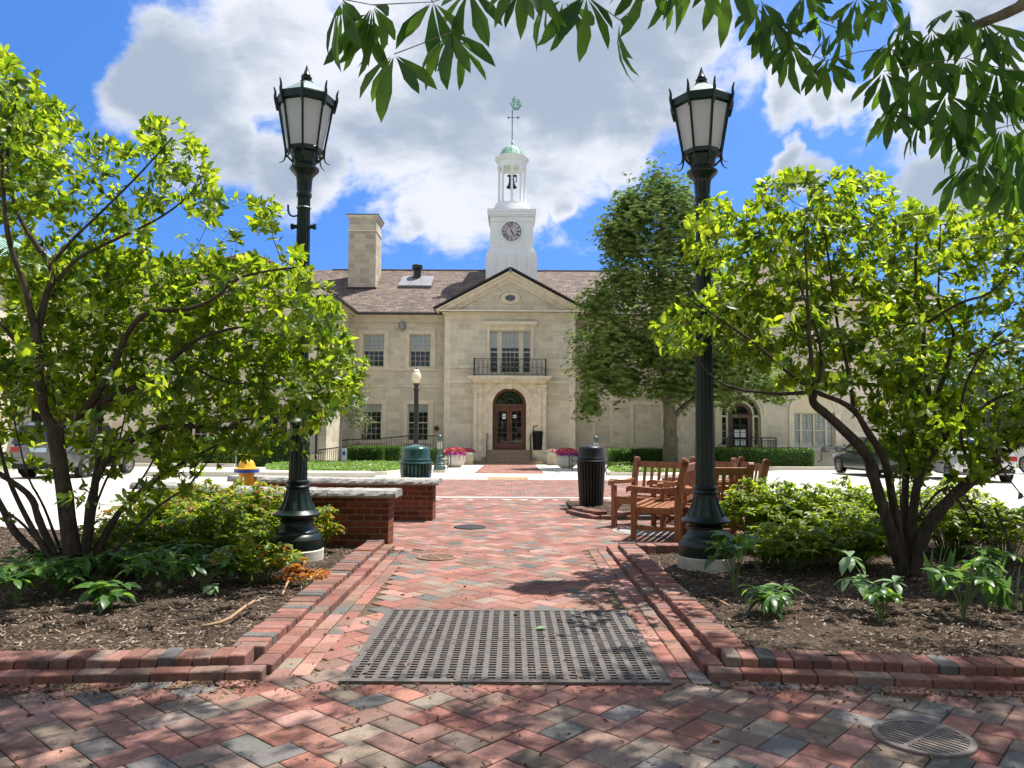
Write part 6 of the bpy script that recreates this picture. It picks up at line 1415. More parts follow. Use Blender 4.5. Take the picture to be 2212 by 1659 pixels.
polyL = [(-160, 90), (-20, 95), (60, 160), (90, 220), (150, 225), (205, 300), (255, 300), (335, 255), (400, 262), (452, 340), (462, 405), (560, 425), (605, 445), (592, 505), (515, 520), (560, 560), (640, 540), (735, 635), (745, 700), (790, 775), (790, 862), (745, 915), (705, 968), (640, 1015), (590, 975), (480, 1010), (400, 1075), (330, 1140), (200, 1120), (-160, 1150)]
def densL(x, y):
    d = 1.0
    if y > 900: d *= .42
    if y > 1000 and x < 300: d *= .35
    if 330 < x < 560 and 470 < y < 560: d *= .25
    if x < 100 and y < 300: d *= .8
    if 90 < x < 330 and 330 < y < 520: d *= .8
    if 590 < x < 660 and y > 830: d *= .6
    return d
tips = volume_tips(polyL, 6.95, 1.35, 1600, densL, .15) + volume_tips([(-160, 90), (60, 150), (110, 240), (120, 420), (-160, 420)], 6.7, .9, 260, None, 1) + volume_tips([(60, 520), (330, 560), (560, 560), (720, 650), (780, 800), (740, 900), (600, 960), (420, 1010), (100, 960), (-40, 800)], 7.25, 1.0, 1000, densL, .5)
big_shrub('viburnum_shrub', LL, tips, 'large multi stemmed leafy shrub partly covering the left lamp post')
RB = (1955, 1238)
LR = [limb([RB, c7(840, 1620), c7(720, 1250), c7(690, 1120), c7(440, 880), c7(325, 800), c7(342, 720)], 7.3, 6.9, .062, .032),
 limb([c7(342, 720), c7(300, 300), c7(290, 0), (1735, 480)], 6.9, 6.7, .024, .007), limb([c7(342, 720), c7(392, 600), c7(380, 400), c7(330, 250), (1720, 600)], 6.9, 7.2, .022, .007),
 limb([c7(342, 725), c7(120, 740), c7(0, 730), (1560, 835), (1500, 770)], 6.9, 6.6, .022, .006), limb([c7(342, 720), c7(150, 590), c7(0, 440), (1560, 690), (1480, 640)], 6.9, 6.5, .020, .005),
 limb([(1962, 1238), c7(880, 1550), c7(810, 1150), c7(700, 1000), c7(600, 820), c7(345, 722)], 7.35, 6.95, .050, .020), limb([c7(600, 820), c7(560, 560), c7(480, 250), (1790, 560), (1770, 450)], 7.1, 7.3, .022, .007),
 limb([(1958, 1235), c7(930, 1500), c7(960, 1050), c7(1060, 860), c7(1090, 700)], 7.4, 7.6, .046, .02),
 limb([(1975, 1238), c7(1050, 1640), c7(1200, 1450), c7(1400, 1270), c7(1600, 1100), c7(1712, 1020), (2280, 880), (2330, 760)], 7.3, 7.2, .075, .025),
 limb([(1962, 1236), c7(1000, 1400), c7(1050, 1190), c7(1190, 1030), c7(1110, 850), c7(1100, 740), c7(1050, 550), c7(1060, 270), c7(1010, 130), (1975, 540), (1990, 440)], 7.35, 7.3, .050, .007),
 limb([c7(1190, 1030), c7(1290, 920), c7(1500, 770), c7(1712, 700), (2290, 790)], 7.3, 7.6, .028, .008), limb([c7(1065, 280), c7(1150, 220), c7(1300, 130), c7(1500, 80), (2200, 560)], 7.3, 7.0, .022, .006),
 limb([c7(1190, 620), c7(1250, 400), c7(1250, 300), c7(1150, 180), c7(1150, 0), (2030, 480)], 7.4, 7.6, .022, .006), limb([c7(1110, 850), c7(1190, 620)], 7.35, 7.4, .026, .022),
 limb([c7(1400, 1270), c7(1330, 1130), c7(1290, 980), c7(1310, 700), c7(1450, 430), (2180, 700)], 7.25, 7.0, .022, .006), limb([c7(1370, 470), c7(1560, 400), c7(1712, 330), (2290, 660)], 7.0, 7.2, .016, .006),
 limb([(1950, 1236), c7(910, 1640), c7(905, 1200), c7(910, 760)], 6.9, 6.8, .008, .004), limb([c7(1010, 1290), c7(1050, 1500), (2010, 1160)], 7.2, 7.2, .007, .006)]
polyR = [(1402, 700), (1468, 650), (1545, 612), (1478, 560), (1486, 458), (1530, 418), (1600, 440), (1640, 388), (1722, 362), (1850, 368), (1932, 378), (1930, 430), (2000, 428), (2080, 438), (2150, 415), (2240, 400), (2400, 420), (2400, 980), (2212, 960), (2150, 1000), (2090, 1080), (2040, 1000), (1960, 960), (1880, 900), (1800, 860), (1700, 835), (1640, 800), (1560, 745), (1500, 760), (1440, 770)]
def densR(x, y):
    d = 1.0
    if y > 830: d *= .40
    if y > 960: d *= .6
    if 2000 < x < 2212 and 560 < y < 830: d *= .55
    if y > 830 and 2120 < x: d *= .5
    if x < 1560 and 560 < y < 620: d *= .6
    return d
tips = volume_tips(polyR, 7.3, 1.35, 2150, densR, .2) + volume_tips([(1880, 830), (1990, 790), (2060, 860), (2040, 960), (1990, 1040), (1930, 1010), (1890, 920)], 7.5, .6, 190, None, .6) + volume_tips([(2080, 980), (2150, 900), (2230, 860), (2230, 930), (2120, 1040)], 7.3, .6, 90, None, .6)
big_shrub('viburnum_shrub', LR, tips, 'large multi stemmed leafy shrub rising from the right mulch bed')
# dead twigs hanging at the right edge
r = empty('dead_branch', P(2090, 1160, 6.8), 0, 'dead grey branch with curled brown leaves at the right edge', 'branch'); off = Vector(r.location); mb = MB(); lf = Leaves()
for pts in ([(1985, 1110), (2040, 1040), (2085, 1060), (2110, 1100), (2212, 1130)], [(2160, 900), (2150, 960), (2165, 1010), (2205, 1060)], [(2140, 1025), (2165, 1010), (2180, 1000)], [(2110, 1100), (2150, 1160), (2140, 1230)], [(2150, 1090), (2190, 1180), (2185, 1270)], [(2045, 1045), (2100, 1110), (2120, 1240)]):
    q = [p - off for p in limb(pts, 6.8, 6.7, 0, 0)[0]]; q = smooth_pts(q, 2); mb.path(q, [.014 - .010 * i / len(q) for i in range(len(q))], 5)
    for p in q[3:]:
        if random.random() < .35:
            for _ in range(3): lf.leaf(p + rvec() * .02, Vector((random.gauss(0, .5), random.gauss(0, .5), -1)), rvec(), .055, .035, .9)
mb.build('stem', M_bark, r); lf.build('dead_leaves', M_dry, r)
# ---------------------------------------------------------------- palmate overhanging tree (trunk behind the camera)
tr_ = empty('horse_chestnut_tree', (3.4, -3.2, -.02), 0, 'overhanging tree with dark drooping palmate leaves along the top and upper right edge', 'tree'); off = Vector((3.4, -3.2, -.02)); mb = MB(); lf = Leaves()
def palm(p, L_, n=5, out=None, droop=.8, c=None, up=None):
    out = Vector(out) if out is not None else Vector((random.gauss(0, 1), random.gauss(0, 1), 0)); out.z = 0
    if out.length < .01: out = Vector((1, 0, 0))
    out.normalize(); side = Vector((-out.y, out.x, 0)); base = (out * math.cos(droop) + Vector((0, 0, -1)) * math.sin(droop)).normalized(); nn = (out * math.sin(droop) + Vector((0, 0, 1)) * math.cos(droop))
    for k in range(n):
        a = (k - (n - 1) / 2) / ((n - 1) / 2) * random.uniform(1.0, 1.35); s = (1 - .28 * abs(a) / 1.4) * random.uniform(.8, 1.12)
        d = base * math.cos(a) + side * math.sin(a) + Vector((0, 0, -.28 * abs(a))); lf.leaf(Vector(p) - off + d * .012, d + rvec() * .10, nn + rvec() * .18, L_ * s, L_ * s * .25, random.uniform(.15, .5), c)
HUBS = [(800, 12, 2.5, 7), (735, 0, 2.5, 5), (760, 40, 2.6, 4), (848, 118, 2.45, 5), (972, 70, 2.5, 5), (930, 5, 2.6, 5), (1010, -20, 2.6, 4), (1185, -25, 2.4, 5), (1120, -45, 2.3, 5), (1335, 42, 2.5, 5), (1262, -10, 2.5, 5), (1225, 10, 2.6, 4), (1440, -45, 2.4, 5), (1500, -60, 2.4, 4), (1560, -50, 2.5, 5), (1390, -60, 2.5, 4),
 (1665, 40, 3.0, 6), (1640, 0, 3.0, 5), (1705, 95, 3.0, 6), (1780, 128, 3.1, 5), (1760, 40, 3.1, 5), (1812, 60, 3.1, 5), (1735, -20, 3.0, 6), (1850, -10, 2.9, 5), (1900, -20, 3.0, 5), (1680, 60, 3.1, 5),
 (1960, 20, 2.8, 6), (2010, 60, 2.8, 6), (1945, 60, 2.9, 5), (1915, 100, 2.9, 5), (2060, 30, 2.7, 6), (2120, 40, 2.7, 6), (2170, 70, 2.7, 6), (2000, 130, 2.8, 6), (2080, 120, 2.75, 6), (2150, 140, 2.7, 6), (1905, 150, 2.9, 5), (1960, 190, 2.9, 6), (2040, 200, 2.8, 6), (2110, 210, 2.75, 6), (2190, 190, 2.7, 6), (1925, 235, 2.9, 5), (1990, 250, 2.9, 5), (2060, 250, 2.8, 6), (2090, 285, 2.85, 5), (2160, 270, 2.8, 6), (2205, 310, 2.7, 5), (2120, 345, 2.85, 6), (2075, 360, 2.9, 5), (2190, 380, 2.8, 6), (2230, 150, 2.7, 6), (2240, 250, 2.7, 6)]
main = [Vector((3.4, -3.2, 0)), Vector((3.3, -3.0, 1.5)), Vector((3.1, -2.6, 3.0)), Vector((2.9, -2.0, 4.2)), Vector((2.7, -1.0, 5.4))]
l1 = [Vector((3.1, -2.4, 3.2)), Vector((2.9, -.6, 4.2)), Vector((2.5, 1.4, 3.9))] + [P(2240, -10, 2.6), P(2130, 40, 2.75), P(2040, 75, 2.85), P(1960, 118, 2.95)]
l2 = [Vector((2.9, -2.0, 4.2)), Vector((1.2, -.2, 4.7)), Vector((.4, 1.4, 4.1)), P(1180, -120, 2.4), P(900, -60, 2.5)]
l3 = [Vector((2.5, 1.4, 3.9)), P(1990, -160, 2.9), P(1780, -40, 3.05)]
l4 = [Vector((.6, 1.2, 4.2)), P(1400, -160, 2.5), P(1330, -40, 2.5)]
limbs = [(main, .17, .07), (l1, .038, .010), (l2, .03, .007), (l3, .02, .007), (l4, .02, .006),
 ([Vector((2.7, -1.0, 5.4)), Vector((1.5, 1.0, 6.2)), Vector((.8, 3.2, 6.0)), Vector((0, 5, 6.2))], .06, .015), ([Vector((2.7, -1.0, 5.4)), Vector((3.6, 1.5, 6.0)), Vector((4.2, 4.0, 6.3)), Vector((4.6, 6.0, 6.8))], .06, .015), ([Vector((2.5, -.6, 5.4)), Vector((-.5, 1.5, 5.9)), Vector((-2.2, 3.4, 5.8))], .05, .015)]
hub3 = [P(x, y, Y) for x, y, Y, n in HUBS]
# the crown above the frame, the part that shades the foreground
can = []
while len(can) < 1500:
    x = random.uniform(-3.0, 8.0); y = random.uniform(-1.0, 6.6)
    lo = 1.75 + .62 * max(y, 2.6) + (0 if y > 0 else .8); z = lo + random.uniform(.1, 4.2)
    if z < 3.9: continue
    hx, hy = x - .35 * z, y - .226 * z        # where its shadow falls
    cl = mnoise.noise(Vector((hx * 1.1, hy * 1.3, 4.2)))
    if hy > 4.9 + .5 * cl or hx < -4.2 or hx > 5.0 or hy < 1.6: continue
    if hy > 4.35 and hx < .6: continue
    if cl < -.22 and random.random() < .75: continue
    can.append(Vector((x, y, z)))
can = [v for v in can]
res = grow(mb, [([p - off for p in pts], a, b) for pts, a, b in limbs], [p - off for p in hub3 + can], 5, .002, step=.12, maxseg=6, jit=.02, pull=-.5)
mb.build('trunk', M_bark2, tr_, True)
for (h, (x, y, Y, n)) in zip(hub3, HUBS):
    fx = random.gauss(0, .6); palm(h, (.225 if x < 1100 else .20) if x < 1600 else .175, n, (fx, random.gauss(-.2, .8), 0), random.uniform(1.0, 1.45))
    if x > 1600 or random.random() < .5: palm(h + rvec() * .03, .15, n - 1, (-fx, random.gauss(.4, .8), 0), random.uniform(.5, 1.2))
for p in can:
    for _ in range(3): palm(p + rvec() * .22, .17, 5, None, random.uniform(.15, .9))
lf.build('crown', M_leaf_over, tr_, 'lan')
# ---------------------------------------------------------------- tree beside the town hall
def crown_tree(name, base, trunk_pts, limbs_extra, blobs, n, label, mt, bark, L_=.3, n5=5, r0=.42, group=None, rag=.25, shape='dia', droop=(.3, 1.2), inner=.35, cat='tree', aspect=.36):
    r = empty(name, base, 0, label, cat, group); o_ = Vector(base); mb = MB()
    lm = [([Vector(p) - o_ for p in trunk_pts], r0, r0 * .3)] + [([Vector(p) - o_ for p in pts], a, b) for pts, a, b in limbs_extra]
    tot = sum(b[3] for b in blobs); pts = []
    for (x, y, z, w, rx, ry, rz_) in [(b[0], b[1], b[2], b[3], b[4], b[5], b[6]) for b in blobs]:
        k = int(n * w / tot)
        for _ in range(k):
            d = rvec(); s = random.uniform(inner, 1) ** .6; nn = mnoise.noise(d * 2.3 + Vector((x, y, z))) * rag * 2; q = Vector((x + d.x * rx * s * (1 + nn), y + d.y * ry * s * (1 + nn), z + d.z * rz_ * s * (1 + nn))); pts.append((q, d))
    tips = [q - o_ for q, d in random.sample(pts, min(len(pts), 160))]; grow(mb, lm, tips, 4, .012, step=.6, maxseg=5, jit=.05, pull=0); mb.build('trunk', bark, r, True)
    lf = Leaves()
    for q, d in pts:
        q = q - o_; out = Vector((d.x, d.y, 0)) + rvec() * .5; out.z = 0; out.normalize() if out.length > 0 else None; dr = random.uniform(*droop); side = Vector((-out.y, out.x, 0)); bse = out * math.cos(dr) + Vector((0, 0, -math.sin(dr))); nn = out * math.sin(dr) + Vector((0, 0, math.cos(dr)))
        cv = random.random() * .6 + .4 * (mnoise.noise(q * .8) * .5 + .5)
        for k in range(n5):
            a = (k - (n5 - 1) / 2) * .55 if n5 > 1 else 0; dd = bse * math.cos(a) + side * math.sin(a); s = random.uniform(.8, 1.15); lf.leaf(q, dd, nn + rvec() * .3, L_ * s, L_ * s * aspect, .2, cv)
    lf.build('crown', mt, r, shape); return r
YT = 36.5
tb = P(1449, 985, YT); tb.z = gz(YT)
def TP(x, y, Y=YT): return P(x, y, Y)
crown_tree('buckeye_tree', tb, [tb, TP(1449, 940), TP(1447, 880), TP(1440, 800), TP(1425, 650), TP(1430, 520), TP(1432, 430)],
 [([TP(1452, 905), TP(1480, 870), TP(1520, 850), TP(1580, 780), TP(1620, 740)], .16, .04), ([TP(1445, 800), TP(1380, 730), TP(1310, 680)], .14, .03), ([TP(1430, 650), TP(1480, 560), TP(1520, 500)], .12, .03), ([TP(1428, 620), TP(1370, 540), TP(1330, 480)], .12, .03)],
 [(*TP(1420, 405), 0.5, 1.18096, 1.287, 1.3176), (*TP(1385, 455), 0.6, 1.28832, 1.485, 1.2078), (*TP(1465, 450), 0.7, 1.39568, 1.584, 1.5372), (*TP(1345, 520), 0.8, 1.28832, 1.584, 1.3176), (*TP(1425, 530), 1, 1.71776, 1.881, 1.5372), (*TP(1500, 540), 0.9, 1.6104, 1.782, 1.647), (*TP(1350, 610), 0.9, 1.6104, 1.782, 1.2078), (*TP(1440, 640), 1.3, 2.1472, 2.178, 1.647), (*TP(1520, 650), 1, 1.93248, 1.98, 1.5372), (*TP(1290, 655), 0.5, 1.0736, 1.287, 0.9882), (*TP(1320, 720), 1.1, 1.82512, 1.98, 1.3176), (*TP(1410, 745), 1.2, 2.03984, 2.277, 1.3176), (*TP(1500, 770), 1.2, 2.1472, 2.178, 1.3176), (*TP(1285, 790), 0.8, 1.18096, 1.485, 1.2078), (*TP(1350, 820), 0.7, 1.28832, 1.485, 0.9882), (*TP(1272, 870), 0.3, 0.64416, 0.891, 0.7686), (*TP(1590, 790), 1, 2.1472, 1.98, 1.3176), (*TP(1670, 835), 0.4, 1.28832, 1.386, 0.7686), (*TP(1560, 700), 0.8, 1.93248, 1.98, 1.647), (*TP(1325, 500), 0.5, 1.056, 1.44, 0.99), (*TP(1350, 440), 0.35, 0.792, 1.08, 0.81), (*TP(1455, 830), 0.8, 1.584, 1.8, 0.81), (*TP(1540, 845), 0.7, 1.584, 1.8, 0.81)],
 26000, 'big rounded palmate leaved tree standing in the island right of the entrance', M_leaf_tree, M_bark2, .185, 5, .40, rag=.55, inner=.1, droop=(.0, 1.5), aspect=.30)
tb = P(736, 985, 38.2); tb.z = gz(38)
crown_tree('small_olive_tree', tb, [tb, P(736, 940, 38.2), P(738, 890, 38.2), P(745, 820, 38.2)], [([P(738, 880, 38.2), P(770, 840, 38.2), P(790, 800, 38.2)], .05, .02)],
 [(*P(755, 800, 38.2), 1, .95, 1.1, .9), (*P(760, 850, 38.2), 1, .95, 1.0, 1.2), (*P(775, 905, 38.2), .35, .6, .8, .6), (*P(700, 850, 38.2), .7, .9, 1, 1.4)], 2600, 'small pale olive leaved tree with a slim pale trunk at the left wing corner', M_leaf_olive, M_palebark, .14, 2, .11, rag=.4)
# ---------------------------------------------------------------- hedges
def hedge(x0, x1, y0, y1, h, label, n, L_=.075, name='hedge', rot=0):
    cx, cy = (x0 + x1) / 2, (y0 + y1) / 2; r = empty(name, (cx, cy, gz(cy)), rot, label, 'hedge'); a, b = (x1 - x0) / 2, (y1 - y0) / 2; mb = MB(); mb.bbox(-a + .06, a - .06, -b + .06, b - .06, 0, h - .06, .12); mb.build('core', simple('dark_hedge_core', (.012, .025, .006), .9, var=.4, scale=9), r); lf = Leaves()
    for _ in range(n):
        f = random.random(); 
        top = f < .42
        if top: p = Vector((random.uniform(-a, a), random.uniform(-b, b), h)); nn = Vector((0, 0, 1))
        else:
            s = random.choice((0, 0, 0, 1, 2)); 
            if s == 0: p = Vector((random.uniform(-a, a), -b, random.uniform(.02, h))); nn = Vector((0, -1, 0))
            elif s == 1: p = Vector((-a, random.uniform(-b, b), random.uniform(.02, h))); nn = Vector((-1, 0, 0))
            else: p = Vector((a, random.uniform(-b, b), random.uniform(.02, h))); nn = Vector((1, 0, 0))
        # rounded shoulders
        q = Vector((abs(p.x) / a, abs(p.y) / b, p.z / h)); 
        rr = .16; ex = max(0, abs(p.x) - (a - rr)); ey = max(0, abs(p.y) - (b - rr)); ez = max(0, p.z - (h - rr)); e = math.sqrt(ex * ex + ey * ey + ez * ez)
        if e > rr: k = rr / e; p = Vector((math.copysign(min(abs(p.x), a - rr) + ex * k, p.x), math.copysign(min(abs(p.y), b - rr) + ey * k, p.y), min(p.z, h - rr) + ez * k))
        p += rvec() * .03; lf.leaf(p, rvec() + nn * .35, nn + rvec() * .9, L_ * random.uniform(.6, 1.2), L_ * .55, .2)
    lf.build('foliage', M_leaf_hedge, r, 'dia'); return r
def hx(px, Y): return PX(px, 985, Y)
hedge(hx(757, 40), hx(832, 40), 39.3, 40.6, .92, 'rounded clipped boxwood hedge in front of the access ramp, left of the green bin', 6000)
hedge(hx(834, 40.6), hx(870, 40.6), 40.0, 41.2, .92, 'short clipped boxwood hedge block directly behind the green litter bin', 3500)
hedge(hx(920, 41), hx(956, 41), 40.6, 41.6, .80, 'low clipped hedge behind the left bollard and iron bench', 2500)
hedge(hx(1318, 39), hx(1372, 39), 38.4, 39.8, .86, 'clipped hedge left of the big tree trunk, right of the black bin', 5000)
hedge(hx(1376, 39), hx(1438, 39), 38.6, 39.9, .86, 'clipped hedge directly behind the big tree trunk', 5000)
hedge(hx(1548, 37.4), hx(1752, 37.4), 36.9, 38.5, .95, 'long clipped boxwood hedge below the arched side door', 12000)
hedge(hx(440, 37), hx(655, 37), 36.8, 38.2, 1.35, 'tall dark clipped hedge in front of the left wing', 11000, .09)
hedge(hx(1190, 42.5), hx(1240, 42.5), 42.3, 43.3, .75, 'low clipped hedge against the wall right of the entrance steps', 2500)
hedge(hx(962, 42.5), hx(1008, 42.5), 42.3, 43.3, .75, 'low clipped hedge against the wall left of the entrance steps', 2500)
# ground cover islands
def cover(poly, h, n, nm='ground_cover', L_=.11, mt=None):
    mb = MB(); mb.add([(x, y, gz(y) + .03) for x, y in poly], [tuple(range(len(poly)))]); o = struct(mb.build('planted_soil', M_soil)); xs_ = [p[0] for p in poly]; ys_ = [p[1] for p in poly]; lf = Leaves(); k = 0
    while k < n:
        x = random.uniform(min(xs_), max(xs_)); y = random.uniform(min(ys_), max(ys_))
        if not in_poly(x, y, poly): continue
        k += 1; hh = h * (.75 + .35 * mnoise.noise(Vector((x * 1.5, y * 1.5, 0)))) * random.uniform(.5, 1.05); lf.leaf((x, y, gz(y) + .03 + hh), (random.gauss(0, 1), random.gauss(0, 1), random.gauss(0, .3)), (random.gauss(0, .5), random.gauss(-.2, .5), 1), L_ * random.uniform(.6, 1.2), L_ * .6, .2)
    tag(lf.build(nm, mt or M_leaf_cover, None, 'dia'), None, None, None, 'stuff')
gx = lambda px, Y: PX(px, 1000, Y)
isl = [(gx(582, 29.6), 29.2), (gx(640, 28.2), 28.0), (-4.6, 28.0), (-4.2, 30.5), (-4.4, 39.2), (gx(700, 38), 39.2), (gx(600, 36), 36.2), (gx(578, 32), 32)]
cover(isl, .26, 13000)
K_ = MB()
n_ = len(isl)
for (a, b) in zip(isl, isl[1:] + isl[:1]):
    K_.beam((a[0], a[1], gz(a[1]) + .03), (b[0], b[1], gz(b[1]) + .03), .18, .16)
struct(K_.build('island_kerb', M_walk))
isr = [(gx(1316, 28.6), 28.4), (gx(1500, 29), 28.6), (8.6, 31.5), (8.6, 38.2), (gx(1316, 38), 38.2), (3.9, 31)]
cover(isr, .26, 10000)
K_ = MB()
for (a, b) in zip(isr, isr[1:] + isr[:1]): K_.beam((a[0], a[1], gz(a[1]) + .03), (b[0], b[1], gz(b[1]) + .03), .18, .16)
struct(K_.build('island_kerb', M_walk))
# ---------------------------------------------------------------- bed plants
def bush(name, x, y, rx, ry, h, n, mt, label, L_=.07, W_=.032, top_mt=None, group=None, z0=None, cat='shrub', shape='ov', arch=.5, flow=None):
    """arching leafy bush: stems from the base carry paired leaves"""
    r = empty(name, (x, y, (mz(y) if y < 11 else .02) if z0 is None else z0), 0, label, cat, group); mb = MB(); lf = Leaves(); lt = Leaves(); ns = max(5, n // 16)
    for _ in range(ns):
        a = random.uniform(0, 6.283); q = math.sqrt(random.random()); ex, ey = math.cos(a) * rx * q, math.sin(a) * ry * q; hh = h * (1 - .45 * q * q) * random.uniform(.6, 1.05)
        bx, by = ex * .25, ey * .25; pts = [Vector((bx, by, 0)), Vector((bx + (ex - bx) * .35, by + (ey - by) * .35, hh * .62)), Vector((bx + (ex - bx) * .75, by + (ey - by) * .75, hh * .97)), Vector((ex * (1 + .12 * arch), ey * (1 + .12 * arch), hh * (1 - .12 * arch)))]
        pts = smooth_pts(pts, 1); mb.path(pts, [.004 - .003 * i / len(pts) for i in range(len(pts))], 3, cap=False); m = max(4, n // ns)
        for k in range(m):
            t = .3 + .7 * (k + random.random()) / m; s = t * (len(pts) - 1); i = min(int(s), len(pts) - 2); p = pts[i].lerp(pts[i + 1], s - i); tg = (pts[i + 1] - pts[i]).normalized(); sd = tg.cross(Vector((0, 0, 1))); sd = sd.normalized() if sd.length > .05 else Vector((1, 0, 0)); sg = 1 if k % 2 else -1
            d = sd * sg * random.uniform(.6, 1) + tg * random.uniform(.3, .9) + Vector((0, 0, random.uniform(-.4, .35))); tgt = lt if (top_mt and (t > .80) and random.random() < .42) else lf
            tgt.leaf(p, d, Vector((0, 0, 1)) + rvec() * .5, L_ * random.uniform(.7, 1.2), W_ * random.uniform(.8, 1.1), random.uniform(.1, .5))
    mb.build('stem', M_stem, r); lf.build('foliage', mt, r, shape); 
    if lt.d: lt.build('young_leaves', top_mt, r, shape)
    return r
def gb_(px, py): p = ground_at(px, py); return p.x, p.y
def at(px, Y): return PX(px, 1100, Y), Y
# golden and orange shrubs of the left bed
GL = 'yellow green shrubs with orange tips in the left bed'
for (px, Y, rx, ry, h, n, lab, mt) in (
 (545, 8.9, .55, .5, .68, 1500, 'yellow green shrub with orange young leaves directly left of the left lamp base', M_leaf_gold),
 (430, 9.3, .65, .5, .66, 1500, 'bright yellow green shrub below the shrub branches, behind the hellebores', M_leaf_gold),
 (465, 8.0, .55, .5, .55, 1300, 'leafy green shrub in shade between the shrub stems and lamp', M_leaf_mound),
 (340, 8.6, .60, .5, .62, 1400, 'green shrub with a few red tips behind the left shrub stems', M_leaf_mound),
 (250, 7.6, .50, .5, .45, 1100, 'dark green low shrub just right of the left shrub stems', M_leaf_mound),
 (560, 7.1, .42, .35, .34, 600, 'low yellow and orange plant in front of the left lamp footing', M_leaf_gold),
 (690, 8.75, .22, .25, .52, 260, 'small yellow green shoot with orange leaves right of the left lamp', M_leaf_gold),
 (665, 6.9, .22, .14, .16, 110, 'small orange leaved sprig at the corner of the left lamp footing', M_leaf_orange)):
    x, y = at(px, Y); bush('leafy_shrub', x, y, rx * 1.1, ry, h * 1.22, int(n * 1.8), mt, lab, .075, .034, M_leaf_orange if px in (545, 560, 690, 430, 340) else None, GL)
for (px, Y, rx, h, n, lab) in ((1650, 9.3, .60, .74, 1500, 'leafy green mound just right of the right lamp with yellowing tips'), (1745, 8.9, .62, .70, 1600, 'leafy green mound in the middle of the right bed backdrop'), (1850, 9.3, .62, .74, 1500, 'leafy green mound just left of the right shrub stems'),
  (1700, 7.95, .50, .42, 1000, 'lower dark leafy mound in front of the taller mounds right of the lamp'), (1840, 8.1, .5, .5, 1000, 'lower dark leafy mound left of the right shrub trunk'), (2060, 8.8, .6, .72, 1300, 'leafy green mound right of the right shrub stems'), (2170, 8.4, .5, .58, 900, 'leafy green mound at the right edge behind the blade leaves'), (1965, 9.4, .5, .70, 1000, 'leafy green mound behind the right shrub stems')):
    x, y = at(px, Y); bush('leafy_mound', x, y, rx * 1.08, .5, h * 1.2, int(n * 1.9), M_leaf_mound, lab, .085, .036, M_leaf_gold, 'leafy mounds behind the right lamp and shrub')
bush('leafy_shrub', *at(1428, 12.6), .32, .28, .32, 380, M_leaf_cover, 'small bushy green plant seen under the wooden chairs', .05, .025)
bush('leafy_shrub', *at(1500, 12.9), .35, .3, .75, 260, M_leaf_gold, 'thin yellow leaved plant behind the wooden chair backs', .06, .03)
# hellebores and other broad leaved perennials
def perennial(px, py, h, n, mt, label, L_=.13, W_=.052, leaflets=6, spread=.16, name='hellebore_plant', nodding=False):
    x, y = gb_(px, py); L_ *= 1.28; W_ *= 1.42; r = empty(name, (x, y, mz(y) - .005), 0, label, 'plant', 'broad leaved perennials in the mulch beds'); mb = MB(); lf = Leaves()
    for k in range(n):
        a = random.uniform(0, 6.283); q = random.uniform(.3, 1); tp = Vector((math.cos(a) * spread * q, math.sin(a) * spread * q, h * random.uniform(.55, 1.0))); pts = smooth_pts([Vector((random.uniform(-.02, .02), random.uniform(-.02, .02), 0)), Vector((tp.x * .3, tp.y * .3, tp.z * .55)), tp], 1); mb.path(pts, .0045, 4)
        b0 = random.uniform(0, 6.28)
        for j in range(leaflets):
            t = b0 + 2 * math.pi * j / leaflets * random.uniform(.85, 1.15); d = Vector((math.cos(t), math.sin(t), random.uniform(-.35, .6))); s = random.uniform(.55, 1.15); lf.leaf(tp, d, Vector((0, 0, 1)) + rvec() * .25, L_ * s, W_ * s, random.uniform(.25, .6))
    mb.build('stem', M_stem, r); lf.build('foliage', mt, r)
    if nodding:
        mp_ = mk_leaf('dusty_pink_petal', (.35, .22, .16), (.45, .36, .22), (.35, .22, .14), (.45, .38, .22), .3)
        for (fx, fy, fz) in ((-.10, -.1, .33), (.12, -.05, .05), (.05, -.12, .12)):
            fl = Leaves()
            for j in range(5): t = j * 1.257; fl.leaf((fx, fy, fz), (math.cos(t) * .6, math.sin(t) * .6, -.7), (math.cos(t), math.sin(t), .6), .045, .04, .4, random.random())
            fl.build('faded_flower', mp_, r)
    return r
perennial(40, 1322, .30, 12, M_leaf_helle, 'dark broad leaved plant at the far left edge below the shrub stems', .15, .06, spread=.22)
perennial(130, 1300, .30, 11, M_leaf_helle, 'dark broad leaved plant directly below the left shrub trunk', .14, .055, spread=.2)
perennial(238, 1335, .22, 9, M_leaf_helle, 'grey green low broad leaved plant in front of the left shrub trunk', .13, .065, 5, .14)
perennial(345, 1290, .36, 14, M_leaf_helle, 'broad leaved plant with faded drooping flowers left of the pale leaved one', .12, .05, spread=.26, nodding=True)
perennial(440, 1285, .33, 13, M_leaf_helle, 'upright green plant in the middle of the left bed', .12, .05, 5, .2)
perennial(466, 1302, .12, 2, M_leaf_pale, 'small plant with pale blue green leaves near the middle of the left bed', .07, .045, 4, .04)
perennial(70, 1278, .34, 12, M_leaf_helle, 'dark leafy plant behind the broad leaved plant at the far left edge', .12, .05, spread=.24)
perennial(205, 1275, .30, 12, M_leaf_helle, 'dark leafy plant between the left shrub stems and the grey green low plant', .12, .05, spread=.24)
perennial(300, 1262, .34, 14, M_leaf_helle, 'dark green leafy plant behind the plant with faded drooping flowers', .11, .045, spread=.26)
perennial(395, 1255, .32, 14, M_leaf_helle, 'dark green plant at the foot of the yellow green shrubs', .10, .04, spread=.24)
perennial(530, 1262, .22, 6, M_leaf_gold, 'bright green sprawling plant left of the left lamp footing', .11, .05, 5, .2)
perennial(1592, 1282, .52, 9, M_leaf_helle, 'tall upright broad leaved plant right of the right lamp footing', .13, .058, 6, .20)
